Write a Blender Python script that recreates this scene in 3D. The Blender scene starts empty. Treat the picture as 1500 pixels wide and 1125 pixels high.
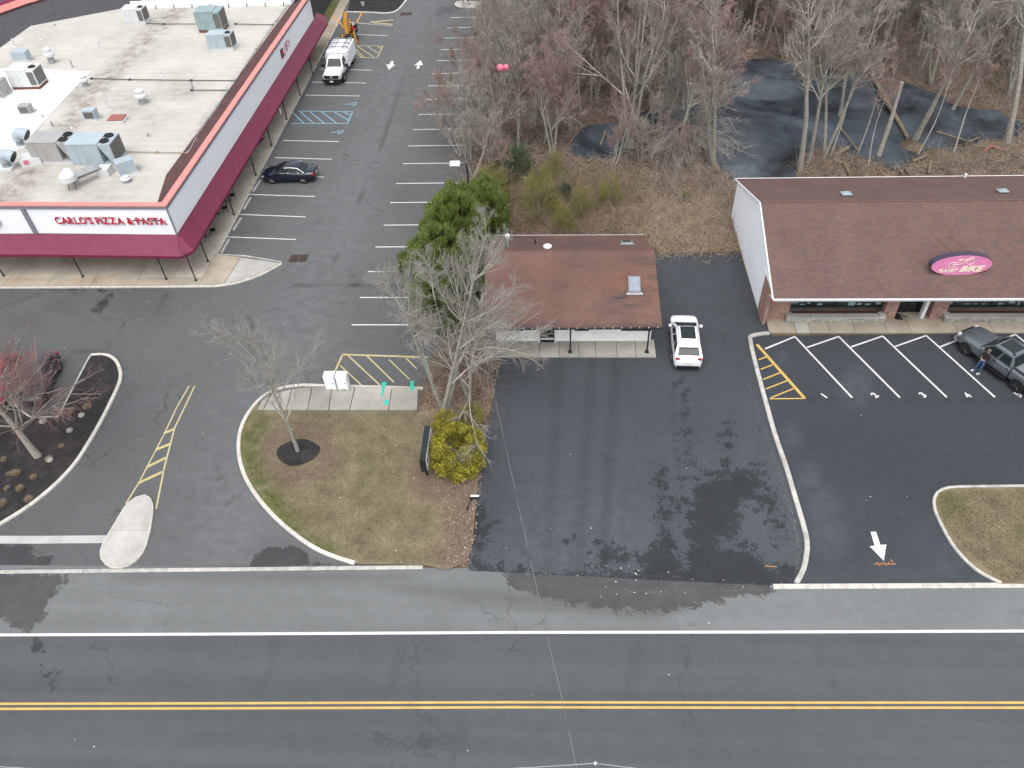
import bpy, bmesh, math, random
import numpy as np
from mathutils import Vector, Matrix
R_ = math.radians
rng = np.random.default_rng(7)
random.seed(7)
sc = bpy.context.scene
COL = sc.collection

# ------------------------------------------------------------------ camera, world, sun, exposure
CX, CY, F, H = 750.0, 562.5, 1139.586, 35.0
_p, _r, _y = np.radians([44.79249, -2.83231, -4.29372])
_cp, _sp = np.cos(_p), np.sin(_p)
M = (np.array([[np.cos(_r), -np.sin(_r), 0], [np.sin(_r), np.cos(_r), 0], [0, 0, 1]])
     @ np.array([[1, 0, 0], [0, -_sp, -_cp], [0, _cp, -_sp]])
     @ np.array([[np.cos(_y), -np.sin(_y), 0], [np.sin(_y), np.cos(_y), 0], [0, 0, 1]]))
camd = bpy.data.cameras.new('camera')
cam = bpy.data.objects.new('camera', camd)
COL.objects.link(cam)
camd.sensor_width = 36.0
camd.lens = 36.0 * F / 1500.0
camd.clip_end = 2000
mw = Matrix.Identity(4)
for i in range(3):
    mw[i][0] = M[0][i]; mw[i][1] = -M[1][i]; mw[i][2] = -M[2][i]
mw[0][3], mw[1][3], mw[2][3] = 0, 0, H
cam.matrix_world = mw
sc.camera = cam

world = bpy.data.worlds.new('World'); sc.world = world
world.use_nodes = True
wn = world.node_tree; wn.nodes.clear()
sky = wn.nodes.new('ShaderNodeTexSky'); sky.sky_type = 'NISHITA'; sky.sun_disc = False
SUN_EL, SUN_AZ = 66.0, 182.0          # the veiled sun, high behind the camera
sky.sun_elevation = R_(SUN_EL); sky.sun_rotation = R_(SUN_AZ)
sky.air_density = 1.0; sky.dust_density = 3.0; sky.ozone_density = 1.0
hs = wn.nodes.new('ShaderNodeHueSaturation'); hs.inputs['Saturation'].default_value = 0.28
bg = wn.nodes.new('ShaderNodeBackground'); bg.inputs['Strength'].default_value = 0.15
wo = wn.nodes.new('ShaderNodeOutputWorld')
wn.links.new(sky.outputs[0], hs.inputs['Color']); wn.links.new(hs.outputs[0], bg.inputs[0]); wn.links.new(bg.outputs[0], wo.inputs[0])
sund = bpy.data.lights.new('sun', 'SUN'); sund.energy = 0.5; sund.angle = R_(60); sund.color = (1.0, 0.975, 0.94)
sun = bpy.data.objects.new('sun', sund); COL.objects.link(sun)
sun.rotation_euler = (R_(90 - SUN_EL), 0, R_(180 - SUN_AZ))
sc.view_settings.view_transform = 'Standard'; sc.view_settings.look = 'None'
sc.view_settings.exposure = 1.06; sc.view_settings.gamma = 1.0; sc.view_settings.use_curve_mapping = False
sc.cycles.max_bounces = 5; sc.cycles.diffuse_bounces = 2; sc.cycles.glossy_bounces = 2
sc.cycles.transmission_bounces = 2; sc.cycles.use_denoising = True

# ------------------------------------------------------------------ helpers
def at(px, py, z=0.0):
    w = M.T @ np.array([px - CX, py - CY, F])
    return (float(w[0] / -w[2] * (H - z)), float(w[1] / -w[2] * (H - z)))
def at3(px, py, z=0.0):
    a = at(px, py, z); return (a[0], a[1], z)
def proj(P):
    P = np.asarray(P, float).reshape(-1, 3)
    c = (P - [0, 0, H]) @ M.T
    return np.c_[CX + F * c[:, 0] / c[:, 2], CY + F * c[:, 1] / c[:, 2]]

class MB:
    def __init__(s): s.v = []; s.f = []; s.m = []; s.mi = 0
    def add(s, vs, fs, mi=None):
        o = len(s.v); s.v.extend([tuple(map(float, q)) for q in vs])
        for f in fs: s.f.append(tuple(o + i for i in f)); s.m.append(s.mi if mi is None else mi)
    def box(s, c, size, rz=0, mi=None, taper=1.0):
        x, y, z = (k / 2 for k in size); vs = []
        for dz, t in ((-z, 1), (z, taper)):
            for dx, dy in ((-x, -y), (x, -y), (x, y), (-x, y)):
                dx *= t; dy *= t
                vs.append((c[0] + dx * math.cos(rz) - dy * math.sin(rz), c[1] + dx * math.sin(rz) + dy * math.cos(rz), c[2] + dz))
        s.add(vs, [(3, 2, 1, 0), (4, 5, 6, 7), (0, 1, 5, 4), (1, 2, 6, 5), (2, 3, 7, 6), (3, 0, 4, 7)], mi)
    def prism(s, poly, z0, z1, mi=None, bev=0):
        n = len(poly)
        a = sum(poly[i][0] * poly[(i + 1) % n][1] - poly[(i + 1) % n][0] * poly[i][1] for i in range(n))
        if a < 0: poly = poly[::-1]
        if bev:
            c = np.mean(np.array(poly), axis=0)
            ins = [tuple(np.array(q) + (c - q) / max(1e-6, np.linalg.norm(c - q)) * bev) for q in poly]
            vs = [(x, y, z0) for x, y in poly] + [(x, y, z1 - bev) for x, y in poly] + [(x, y, z1) for x, y in ins]
            fs = [tuple(range(2 * n, 3 * n)), tuple(reversed(range(n)))]
            for k in (0, 1):
                fs += [(k * n + i, k * n + (i + 1) % n, (k + 1) * n + (i + 1) % n, (k + 1) * n + i) for i in range(n)]
        else:
            vs = [(x, y, z0) for x, y in poly] + [(x, y, z1) for x, y in poly]
            fs = [tuple(range(n, 2 * n)), tuple(reversed(range(n)))] + [(i, (i + 1) % n, n + (i + 1) % n, n + i) for i in range(n)]
        s.add(vs, fs, mi)
    def tube(s, pts, rad, n=6, mi=None, cap=True):
        pts = [Vector(q) for q in pts]; k = len(pts)
        if not hasattr(rad, '__len__'): rad = [rad] * k
        vs = []
        for i, q in enumerate(pts):
            d = (pts[min(i + 1, k - 1)] - pts[max(i - 1, 0)]).normalized()
            u = d.cross(Vector((0, 0, 1)))
            if u.length < 1e-3: u = Vector((1, 0, 0))
            u.normalize(); w = d.cross(u)
            for j in range(n):
                a = 2 * math.pi * j / n; vs.append(tuple(q + (u * math.cos(a) + w * math.sin(a)) * rad[i]))
        fs = [(i * n + j, (i + 1) * n + j, (i + 1) * n + (j + 1) % n, i * n + (j + 1) % n) for i in range(k - 1) for j in range(n)]
        if cap: fs += [tuple(range(n)), tuple(reversed(range((k - 1) * n, k * n)))]
        s.add(vs, fs, mi)
    def lathe(s, prof, c=(0, 0, 0), n=14, axis='z', mi=None):
        vs = []; k = len(prof)
        for r, h in prof:
            for j in range(n):
                a = 2 * math.pi * j / n; x, y = r * math.cos(a), r * math.sin(a)
                q = (x, y, h) if axis == 'z' else ((x, h, y) if axis == 'y' else (h, x, y))
                vs.append((q[0] + c[0], q[1] + c[1], q[2] + c[2]))
        fs = [(i * n + j, i * n + (j + 1) % n, (i + 1) * n + (j + 1) % n, (i + 1) * n + j) for i in range(k - 1) for j in range(n)]
        fs += [tuple(reversed(range(n))), tuple(range((k - 1) * n, k * n))]
        s.add(vs, fs, mi)
    def panel(s, quad, inset=0.0, off=0.01, th=0.02, mi=None):
        q = [Vector(a) for a in quad]; c = sum(q, Vector()) / len(q)
        nrm = (q[1] - q[0]).cross(q[-1] - q[0]).normalized()
        q = [a + (c - a).normalized() * inset for a in q]
        n = len(q)
        s.add([tuple(a + nrm * (off - th)) for a in q] + [tuple(a + nrm * off) for a in q],
              [tuple(range(n, 2 * n)), tuple(reversed(range(n)))] + [(i, (i + 1) % n, n + (i + 1) % n, n + i) for i in range(n)], mi)
    def mesh(s, name, mats, smooth=False):
        me = bpy.data.meshes.new(name); me.from_pydata(s.v, [], s.f)
        for m in (mats if isinstance(mats, (list, tuple)) else [mats]): me.materials.append(m)
        me.polygons.foreach_set('material_index', s.m)
        if smooth:
            me.polygons.foreach_set('use_smooth', [True] * len(s.f)); me.set_sharp_from_angle(angle=smooth if smooth is not True else 0.7)
        me.update(); return me

def link(name, data, parent=None, loc=None, rz=None, **props):
    o = bpy.data.objects.new(name, data); COL.objects.link(o)
    if parent is not None: o.parent = parent
    if loc is not None: o.location = loc
    if rz is not None: o.rotation_euler = (0, 0, rz)
    for k, v in props.items(): o[k] = v
    return o
def obj(name, mb, mats, parent=None, smooth=False, **kw):
    return link(name, mb.mesh(name, mats, smooth), parent, **kw)
def thing(name, label, cat, loc=(0, 0, 0), rz=0, group=None):
    o = link(name, None, None, loc, rz, label=label, category=cat)
    o.empty_display_size = 0.3
    if group: o['group'] = group
    return o
def setting(name, loc=(0, 0, 0)):
    return link(name, None, None, loc, 0, kind='structure')
def dup(root, loc, rz, label=None, scale=None, group=None):
    r = root.copy(); COL.objects.link(r); r.location = loc; r.rotation_euler = (0, 0, rz)
    if scale: r.scale = scale if hasattr(scale, '__len__') else (scale,) * 3
    if label: r['label'] = label
    if group: r['group'] = group
    for ch in list(root.children):
        c = ch.copy(); COL.objects.link(c); c.parent = r
        for g in list(ch.children):
            d = g.copy(); COL.objects.link(d); d.parent = c
    return r
def fastmesh(name, verts, tris, mats, mi=None, smooth=False):
    verts = np.asarray(verts, np.float32); faces = np.asarray(tris, np.int32)
    k = faces.shape[1]
    me = bpy.data.meshes.new(name)
    me.vertices.add(len(verts)); me.vertices.foreach_set('co', verts.ravel())
    me.loops.add(faces.size); me.loops.foreach_set('vertex_index', faces.ravel())
    me.polygons.add(len(faces)); me.polygons.foreach_set('loop_start', np.arange(0, faces.size, k, dtype=np.int32))
    for m in (mats if isinstance(mats, (list, tuple)) else [mats]): me.materials.append(m)
    if mi is not None: me.polygons.foreach_set('material_index', np.asarray(mi, np.int32))
    if smooth: me.polygons.foreach_set('use_smooth', [True] * len(faces))
    me.update(calc_edges=True); return me
def segs_mesh(name, A, B, ra, rb, mats, mi=None, n=3):
    """tapered n-sided sticks from A to B"""
    A = np.asarray(A, float); B = np.asarray(B, float); k = len(A)
    d = B - A; L = np.linalg.norm(d, axis=1, keepdims=True) + 1e-9; d = d / L
    ref = np.where(np.abs(d[:, 2:3]) > 0.9, [[1.0, 0, 0]], [[0, 0, 1.0]])
    u = np.cross(d, ref); u /= np.linalg.norm(u, axis=1, keepdims=True) + 1e-9; w = np.cross(d, u)
    ph = rng.uniform(0, 6.28, k)
    V = np.zeros((k, 2 * n, 3))
    ra = np.broadcast_to(np.asarray(ra, float), (k,)); rb = np.broadcast_to(np.asarray(rb, float), (k,))
    for j in range(n):
        a = ph + 2 * np.pi * j / n; e = u * np.cos(a)[:, None] + w * np.sin(a)[:, None]
        V[:, j] = A + e * ra[:, None]; V[:, n + j] = B + e * rb[:, None]
    fs = []
    base = np.arange(k)[:, None] * 2 * n
    for j in range(n): fs.append(base + np.array([[j, (j + 1) % n, n + (j + 1) % n, n + j]]))
    Fc = np.stack(fs, 1).reshape(-1, 4)
    return fastmesh(name, V.reshape(-1, 3), Fc, mats, None if mi is None else np.repeat(mi, n))

def catmull(P, step=0.5):
    P = [np.array(p, float) for p in P]; out = []
    for i in range(len(P) - 1):
        p0 = P[max(i - 1, 0)]; p1 = P[i]; p2 = P[i + 1]; p3 = P[min(i + 2, len(P) - 1)]
        n = max(1, int(np.linalg.norm(p2 - p1) / step))
        for k in range(n):
            t = k / n
            out.append(0.5 * ((2 * p1) + (-p0 + p2) * t + (2 * p0 - 5 * p1 + 4 * p2 - p3) * t * t + (-p0 + 3 * p1 - 3 * p2 + p3) * t ** 3))
    out.append(P[-1]); return out

# ------------------------------------------------------------------ materials
class NT:
    def __init__(s, name):
        s.m = bpy.data.materials.new(name); s.m.use_nodes = True; s.t = s.m.node_tree
        s.b = s.t.nodes['Principled BSDF']; s.n = s.t.nodes
    def L(s, a, b): s.t.links.new(a, b)
    def coord(s, scale=(1, 1, 1), kind='Object', rot=(0, 0, 0)):
        c = s.n.new('ShaderNodeTexCoord'); mp = s.n.new('ShaderNodeMapping')
        mp.inputs['Scale'].default_value = scale; mp.inputs['Rotation'].default_value = rot
        s.L(c.outputs[kind], mp.inputs[0]); return mp.outputs[0]
    def noise(s, scale, detail=4, vec=None, rough=0.55, dist=0.0):
        n = s.n.new('ShaderNodeTexNoise'); n.inputs['Scale'].default_value = scale; n.inputs['Detail'].default_value = detail
        n.inputs['Roughness'].default_value = rough; n.inputs['Distortion'].default_value = dist
        s.L(vec if vec is not None else s.coord(), n.inputs['Vector']); return n.outputs['Fac']
    def ramp(s, fac, stops):
        r = s.n.new('ShaderNodeValToRGB'); e = r.color_ramp.elements
        while len(e) < len(stops): e.new(0.5)
        for el, (p, c) in zip(e, stops):
            el.position = p; el.color = (c, c, c, 1) if not hasattr(c, '__len__') else (*c, 1)
        s.L(fac, r.inputs[0]); return r.outputs[0]
    def mix(s, f, a, b, mode='MIX'):
        m = s.n.new('ShaderNodeMix'); m.data_type = 'RGBA'; m.blend_type = mode
        for ii, val in ((0, f), (6, a), (7, b)):
            sock = m.inputs[ii]
            if isinstance(val, (int, float)): sock.default_value = val if ii == 0 else (val, val, val, 1)
            elif isinstance(val, tuple): sock.default_value = (*val, 1)
            else: s.L(val, sock)
        return m.outputs[2]
    def math(s, op, a, b=0.0):
        m = s.n.new('ShaderNodeMath'); m.operation = op
        for sock, val in ((m.inputs[0], a), (m.inputs[1], b)):
            if isinstance(val, (int, float)): sock.default_value = val
            else: s.L(val, sock)
        return m.outputs[0]
    def attr(s, name):
        a = s.n.new('ShaderNodeAttribute'); a.attribute_name = name; return a.outputs['Fac']
    def bump(s, h, dist=0.01, st=0.6):
        b = s.n.new('ShaderNodeBump'); b.inputs['Distance'].default_value = dist; b.inputs['Strength'].default_value = st
        s.L(h, b.inputs['Height']); s.L(b.outputs[0], s.b.inputs['Normal'])
    def out(s, col=None, rough=0.8, metal=0.0, spec=0.4):
        if col is not None:
            if isinstance(col, tuple): s.b.inputs['Base Color'].default_value = (*col, 1)
            else: s.L(col, s.b.inputs['Base Color'])
        if isinstance(rough, (int, float)): s.b.inputs['Roughness'].default_value = rough
        else: s.L(rough, s.b.inputs['Roughness'])
        s.b.inputs['Metallic'].default_value = metal; s.b.inputs['Specular IOR Level'].default_value = spec
        return s.m
def simple(name, c, rough=0.7, var=0.18, scale=3.0, metal=0.0, spec=0.4, bump=0.0, rnd=0.0):
    t = NT(name); n = t.noise(scale, 6)
    a = tuple(k * (1 - var) for k in c); b = tuple(min(1, k * (1 + var)) for k in c)
    col = t.mix(t.ramp(n, [(0.3, 0.0), (0.7, 1.0)]), a, b)
    if rnd:
        oi = t.n.new('ShaderNodeObjectInfo')
        col = t.mix(1.0, col, t.ramp(oi.outputs['Random'], [(0, 1 - rnd), (1, 1 + rnd)]), 'MULTIPLY')
    if bump: t.bump(t.noise(scale * 8, 4), bump)
    return t.out(col, rough, metal, spec)

def asphalt(name, c, cracks=0.5, var=0.1, streak=0.0, spk=0.22, crack_scale=0.16):
    t = NT(name)
    big = t.ramp(t.noise(0.12, 5, dist=0.6), [(0.32, 1 - var), (0.68, 1 + var)])
    med = t.ramp(t.noise(1.3, 6), [(0.3, 0.95), (0.7, 1.05)])
    fine = t.ramp(t.noise(16, 6, rough=0.85), [(0.32, 1 - spk), (0.68, 1 + spk)])
    col = t.mix(1.0, c, big, 'MULTIPLY'); col = t.mix(1.0, col, med, 'MULTIPLY'); col = t.mix(1.0, col, fine, 'MULTIPLY')
    if streak:
        st = t.ramp(t.noise(1.0, 3, t.coord((0.02, 1.3, 1))), [(0.3, 1 - streak), (0.7, 1 + streak)])
        col = t.mix(1.0, col, st, 'MULTIPLY')
    if cracks:
        wob = t.n.new('ShaderNodeTexNoise'); wob.inputs['Scale'].default_value = 0.9; wob.inputs['Detail'].default_value = 6
        t.L(t.coord(), wob.inputs['Vector'])
        vm = t.n.new('ShaderNodeVectorMath'); vm.operation = 'MULTIPLY_ADD'
        t.L(wob.outputs['Color'], vm.inputs[0]); vm.inputs[1].default_value = (2.2, 2.2, 0); t.L(t.coord(), vm.inputs[2])
        vo = t.n.new('ShaderNodeTexVoronoi'); vo.feature = 'DISTANCE_TO_EDGE'; vo.inputs['Scale'].default_value = crack_scale
        t.L(vm.outputs[0], vo.inputs['Vector'])
        ck = t.ramp(vo.outputs['Distance'], [(0.0, 1.0), (0.008, 0.0)])
        msk = t.ramp(t.noise(0.2, 5), [(0.46, 0.0), (0.58, 1.0)])
        f = t.math('MULTIPLY', t.math('MULTIPLY', ck, msk), cracks)
        col = t.mix(f, col, (0.02, 0.02, 0.021))
    n1 = t.noise(1.4, 10, rough=0.72)
    pale = t.math('MULTIPLY', t.math('MULTIPLY', t.attr('pale'), t.ramp(n1, [(0.35, 0.2), (0.65, 1.0)])), 1.0)
    col = t.mix(pale, col, tuple(min(1, k * 2.1) for k in c))
    n2 = t.noise(6.5, 6, rough=0.7)
    w = t.math('ADD', t.attr('wet'), t.math('ADD', t.math('MULTIPLY', t.math('SUBTRACT', n1, 0.5), 2.3), t.math('MULTIPLY', t.math('SUBTRACT', n2, 0.5), 1.1)))
    wet = t.ramp(w, [(0.51, 0.0), (0.54, 1.0)])
    soft = t.attr('damp')
    col = t.mix(t.math('MULTIPLY', soft, 0.6), col, tuple(k * 0.45 for k in c))
    dk = t.mix(1.0, t.mix(0.85, col, tuple(k * 0.36 for k in c)), t.ramp(t.noise(0.9, 6), [(0.3, 0.8), (0.75, 1.15)]), 'MULTIPLY')
    col = t.mix(wet, col, dk)
    ro = t.math('SUBTRACT', 0.88, t.math('MULTIPLY', wet, 0.42))
    t.bump(t.noise(60, 2), 0.004, 0.35)
    return t.out(col, ro, 0, 0.35)

def ground_mat(name, cols, scale=0.6, rough=0.95, green=None, fine=14):
    t = NT(name)
    n = t.noise(scale, 8, rough=0.7)
    col = t.ramp(n, [(0.25 + 0.5 * i / (len(cols) - 1), c) for i, c in enumerate(cols)])
    f = t.ramp(t.noise(fine, 6, rough=0.8), [(0.3, 0.6), (0.7, 1.35)])
    col = t.mix(1.0, col, f, 'MULTIPLY')
    if green:
        g = t.math('MULTIPLY', t.attr('green'), t.ramp(t.noise(1.7, 6), [(0.3, 0.15), (0.6, 1.0)]))
        col = t.mix(g, col, t.mix(t.noise(6, 5), tuple(k * 0.7 for k in green), tuple(k * 1.4 for k in green)))
    b = t.attr('bare'); col = t.mix(t.math('MULTIPLY', b, t.ramp(t.noise(2.2, 6), [(0.3, 0.3), (0.6, 1)])), col, (0.15, 0.105, 0.085))
    t.bump(t.noise(fine * 1.6, 5), 0.05, 0.8)
    return t.out(col, rough, 0, 0.15)

MAT = {}
MAT['road'] = asphalt('road_asphalt', (0.072, 0.077, 0.080), 0.35, 0.07, 0.08, crack_scale=0.11)
MAT['shoulder'] = asphalt('shoulder_asphalt', (0.14, 0.145, 0.144), 0.35, 0.09, 0.06)
MAT['lot_old'] = asphalt('old_lot_asphalt', (0.088, 0.090, 0.091), 0.7, 0.11, 0.0)
MAT['lot_mid'] = asphalt('sealed_lot_asphalt', (0.046, 0.0505, 0.057), 0.45, 0.12, 0.0)
MAT['lot_new'] = asphalt('new_lot_asphalt', (0.037, 0.0415, 0.0475), 0.25, 0.10, 0.0)
def paint(name, c, wear=0.5):
    t = NT(name)
    n = t.noise(5, 8, rough=0.75)
    col = t.mix(t.ramp(n, [(0.6 + (1 - wear) * 0.18, 0.0), (0.78 + (1 - wear) * 0.18, 0.75)]), c, (0.10, 0.10, 0.10))
    col = t.mix(1.0, col, t.ramp(t.noise(1.2, 4), [(0.3, 0.82), (0.7, 1.05)]), 'MULTIPLY')
    return t.out(col, 0.6)
MAT['white_paint'] = paint('white_paint', (0.62, 0.62, 0.61), 0.25)
MAT['worn_white'] = paint('worn_white_paint', (0.42, 0.42, 0.41), 0.8)
MAT['yellow_paint'] = paint('yellow_paint', (0.52, 0.35, 0.10), 0.3)
MAT['pale_yellow'] = paint('faded_yellow_paint', (0.47, 0.40, 0.20), 0.75)
MAT['blue_paint'] = paint('blue_paint', (0.22, 0.42, 0.52), 0.6)
MAT['orange_paint'] = paint('orange_paint', (0.45, 0.20, 0.07), 0.7)
MAT['teal_paint'] = paint('teal_paint', (0.02, 0.46, 0.33), 0.35)
MAT['kerb'] = simple('kerb_concrete', (0.40, 0.385, 0.35), 0.85, 0.25, 2.5, bump=0.004, rnd=0.08)
MAT['kerb_white'] = simple('pale_kerb_concrete', (0.50, 0.47, 0.42), 0.85, 0.2, 2.5, bump=0.004, rnd=0.07)
def concrete(name, c, rnd=0.09, stain=(0.25, 0.17, 0.09), st=0.25):
    t = NT(name)
    col = t.mix(t.ramp(t.noise(0.5, 7, rough=0.65), [(0.3, 0.0), (0.7, 1.0)]), tuple(k * 0.72 for k in c), tuple(k * 1.12 for k in c))
    col = t.mix(t.math('MULTIPLY', t.ramp(t.noise(0.35, 5, t.coord((1, 1.7, 1))), [(0.56, 0.0), (0.7, 1.0)]), st), col, stain)
    col = t.mix(1.0, col, t.ramp(t.noise(25, 3), [(0.3, 0.92), (0.7, 1.08)]), 'MULTIPLY')
    oi = t.n.new('ShaderNodeObjectInfo')
    col = t.mix(1.0, col, t.ramp(oi.outputs['Random'], [(0, 1 - rnd), (1, 1 + rnd)]), 'MULTIPLY')
    t.bump(t.noise(30, 4), 0.003, 0.4)
    return t.out(col, 0.88, 0, 0.3)
MAT['slab'] = concrete('sidewalk_concrete', (0.47, 0.425, 0.355))
MAT['slab_beige'] = concrete('beige_walk_concrete', (0.38, 0.325, 0.26), 0.07, (0.36, 0.22, 0.09), 0.4)
MAT['slab_grey'] = concrete('grey_walk_concrete', (0.33, 0.315, 0.275))
MAT['slab_pale'] = concrete('pale_concrete', (0.42, 0.405, 0.375))
MAT['soil'] = ground_mat('forest_floor', [(0.035, 0.030, 0.022), (0.085, 0.063, 0.046), (0.15, 0.115, 0.085), (0.095, 0.085, 0.048)], 0.35, fine=5)
MAT['soil2'] = ground_mat('leafy_soil', [(0.05, 0.038, 0.028), (0.125, 0.09, 0.066), (0.21, 0.165, 0.125)], 0.8, fine=9)
MAT['mulch'] = ground_mat('dark_mulch', [(0.016, 0.0155, 0.0165), (0.033, 0.031, 0.032), (0.062, 0.056, 0.055)], 1.2, fine=16)
MAT['lawn'] = ground_mat('dormant_lawn', [(0.115, 0.090, 0.055), (0.185, 0.150, 0.095), (0.250, 0.210, 0.135)], 0.75, green=(0.085, 0.10, 0.032))
MAT['far_grass'] = ground_mat('far_grass', [(0.06, 0.055, 0.03), (0.10, 0.09, 0.045)], 0.1)

def water():
    t = NT('pond_water')
    col = t.ramp(t.noise(0.16, 5, dist=0.8), [(0.33, (0.010, 0.012, 0.015)), (0.50, (0.045, 0.056, 0.068)), (0.72, (0.11, 0.135, 0.16))])  # paler blue-grey patches put the sky's reflection into the water colour
    t.bump(t.noise(2.5, 5), 0.02, 0.25)
    return t.out(col, 0.16, 0, 0.5)
MAT['water'] = water()

def shingle(name, c1, c2, rust=False, sx=1.0, contrast=1.0):
    t = NT(name)
    br = t.n.new('ShaderNodeTexBrick'); br.inputs['Scale'].default_value = 1.0
    br.inputs['Brick Width'].default_value = 0.30 * sx; br.inputs['Row Height'].default_value = 0.14
    br.inputs['Mortar Size'].default_value = 0.004; br.inputs['Mortar Smooth'].default_value = 0.6; br.inputs['Bias'].default_value = 0.0
    br.inputs['Color1'].default_value = (*c1, 1); br.inputs['Color2'].default_value = (*c2, 1)
    br.inputs['Mortar'].default_value = (*(k * 0.6 for k in c1), 1); br.offset = 0.43; br.squash_frequency = 3; br.squash = 0.7
    t.L(t.coord(), br.inputs['Vector'])
    col = t.mix(1.0, br.outputs['Color'], t.ramp(t.noise(0.35, 6, rough=0.65), [(0.3, 1 - 0.16 * contrast), (0.7, 1 + 0.16 * contrast)]), 'MULTIPLY')
    wv = t.n.new('ShaderNodeTexWave'); wv.bands_direction = 'Y'; wv.wave_profile = 'SAW'; wv.inputs['Scale'].default_value = 1 / (0.14 * 2 * math.pi) * 3.14159 * 1.0
    wv.inputs['Distortion'].default_value = 0.15; t.L(t.coord(), wv.inputs[0])
    col = t.mix(1.0, col, t.ramp(wv.outputs['Fac'], [(0.0, 0.72), (0.16, 1.0), (1.0, 1.06)]), 'MULTIPLY')  # shadow line of each shingle row, put into the colour
    col = t.mix(1.0, col, t.ramp(t.noise(9, 6, t.coord((0.5, 2.6, 1)), rough=0.85), [(0.3, 0.72), (0.7, 1.28)]), 'MULTIPLY')
    if rust:
        r = t.math('MULTIPLY', t.attr('rust'), t.ramp(t.noise(3, 6, t.coord((0.5, 2.5, 1)), rough=0.75), [(0.46, 0.0), (0.66, 0.85)]))
        col = t.mix(r, col, (0.21, 0.088, 0.045))
        d = t.math('MULTIPLY', t.attr('grime'), t.ramp(t.noise(2, 6, t.coord((0.4, 2.0, 1)), rough=0.75), [(0.38, 0.0), (0.6, 1.0)]))
        col = t.mix(d, col, (0.05, 0.045, 0.047))
    t.bump(br.outputs['Fac'], 0.02, 0.5)
    return t.out(col, 0.95, 0, 0.15)
MAT['shingle'] = shingle('brown_shingle', (0.150, 0.089, 0.073), (0.112, 0.080, 0.074), contrast=0.6)
MAT['shingle_old'] = shingle('old_red_brown_shingle', (0.150, 0.086, 0.070), (0.135, 0.080, 0.068), True)
MAT['shingle_grey'] = shingle('grey_shingle', (0.075, 0.075, 0.08), (0.05, 0.05, 0.055))
MAT['brown_slope'] = shingle('dark_brown_shingle', (0.12, 0.06, 0.055), (0.07, 0.045, 0.045))
def brickm():
    t = NT('red_brick')
    br = t.n.new('ShaderNodeTexBrick'); br.inputs['Scale'].default_value = 1.0
    br.inputs['Brick Width'].default_value = 0.22; br.inputs['Row Height'].default_value = 0.075; br.inputs['Mortar Size'].default_value = 0.010
    br.inputs['Color1'].default_value = (0.36, 0.19, 0.145, 1); br.inputs['Color2'].default_value = (0.25, 0.13, 0.10, 1); br.inputs['Mortar'].default_value = (0.32, 0.27, 0.24, 1)
    c = t.n.new('ShaderNodeTexCoord'); sep = t.n.new('ShaderNodeSeparateXYZ'); comb = t.n.new('ShaderNodeCombineXYZ')
    t.L(c.outputs['Object'], sep.inputs[0]); t.L(t.math('ADD', sep.outputs[0], sep.outputs[1]), comb.inputs[0]); t.L(sep.outputs[2], comb.inputs[1])
    t.L(comb.outputs[0], br.inputs['Vector'])
    col = t.mix(1.0, br.outputs['Color'], t.ramp(t.noise(4, 5), [(0.3, 0.7), (0.7, 1.3)]), 'MULTIPLY')
    t.bump(br.outputs['Fac'], -0.01, 0.5)
    return t.out(col, 0.9, 0, 0.2)
MAT['brick'] = brickm()
def roofm(name, c, dirt=True):
    t = NT(name)
    col = t.mix(t.ramp(t.noise(0.25, 7, rough=0.7), [(0.3, 0.0), (0.7, 1.0)]), tuple(k * 0.84 for k in c), tuple(min(1, k * 1.1) for k in c))
    seam = t.n.new('ShaderNodeTexWave'); seam.bands_direction = 'Y'; seam.inputs['Scale'].default_value = 0.33; seam.inputs['Distortion'].default_value = 0.3
    t.L(t.coord(), seam.inputs[0])
    col = t.mix(t.math('MULTIPLY', t.ramp(seam.outputs['Fac'], [(0.0, 1.0), (0.05, 0.0)]), 0.25), col, tuple(k * 0.6 for k in c))
    col = t.mix(1.0, col, t.ramp(t.noise(2.2, 8, t.coord((0.35, 1.6, 1)), rough=0.75), [(0.3, 0.9), (0.7, 1.06)]), 'MULTIPLY')
    if dirt:
        d = t.math('MULTIPLY', t.attr('grime'), t.ramp(t.noise(1.1, 8, rough=0.75), [(0.36, 0.0), (0.62, 1.0)]))
        col = t.mix(t.math('MULTIPLY', d, 0.85), col, (0.16, 0.135, 0.11))
    return t.out(col, 0.75, 0, 0.3)
MAT['roof'] = roofm('cream_membrane', (0.47, 0.445, 0.40))
MAT['roof_new'] = roofm('white_membrane', (0.80, 0.80, 0.79), False)
MAT['roof_dark'] = simple('dark_gravel_roof', (0.055, 0.055, 0.06), 0.95, 0.35, 4, bump=0.01)
MAT['white_panel'] = simple('white_fascia_panel', (0.84, 0.86, 0.88), 0.5, 0.03, 0.6)
MAT['maroon'] = simple('maroon_awning', (0.155, 0.016, 0.048), 0.5, 0.13, 1.6)
MAT['salmon'] = simple('salmon_coping', (0.62, 0.22, 0.19), 0.6, 0.12, 1.5)
MAT['grey_trim'] = simple('grey_trim', (0.20, 0.20, 0.23), 0.6, 0.1)
MAT['beige_wall'] = simple('beige_wall', (0.50, 0.42, 0.27), 0.85, 0.08)
MAT['white_wall'] = simple('white_siding', (0.89, 0.91, 0.93), 0.7, 0.04, 0.8)
MAT['cream_wall'] = simple('off_white_wall', (0.80, 0.78, 0.76), 0.8, 0.08, 1.5)
MAT['white_trim'] = simple('white_trim', (0.70, 0.70, 0.70), 0.55, 0.05)
MAT['dark_metal'] = simple('dark_metal', (0.022, 0.026, 0.028), 0.5, 0.2, metal=0.2)
MAT['black'] = simple('black_plastic', (0.012, 0.012, 0.014), 0.45, 0.2)
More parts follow.
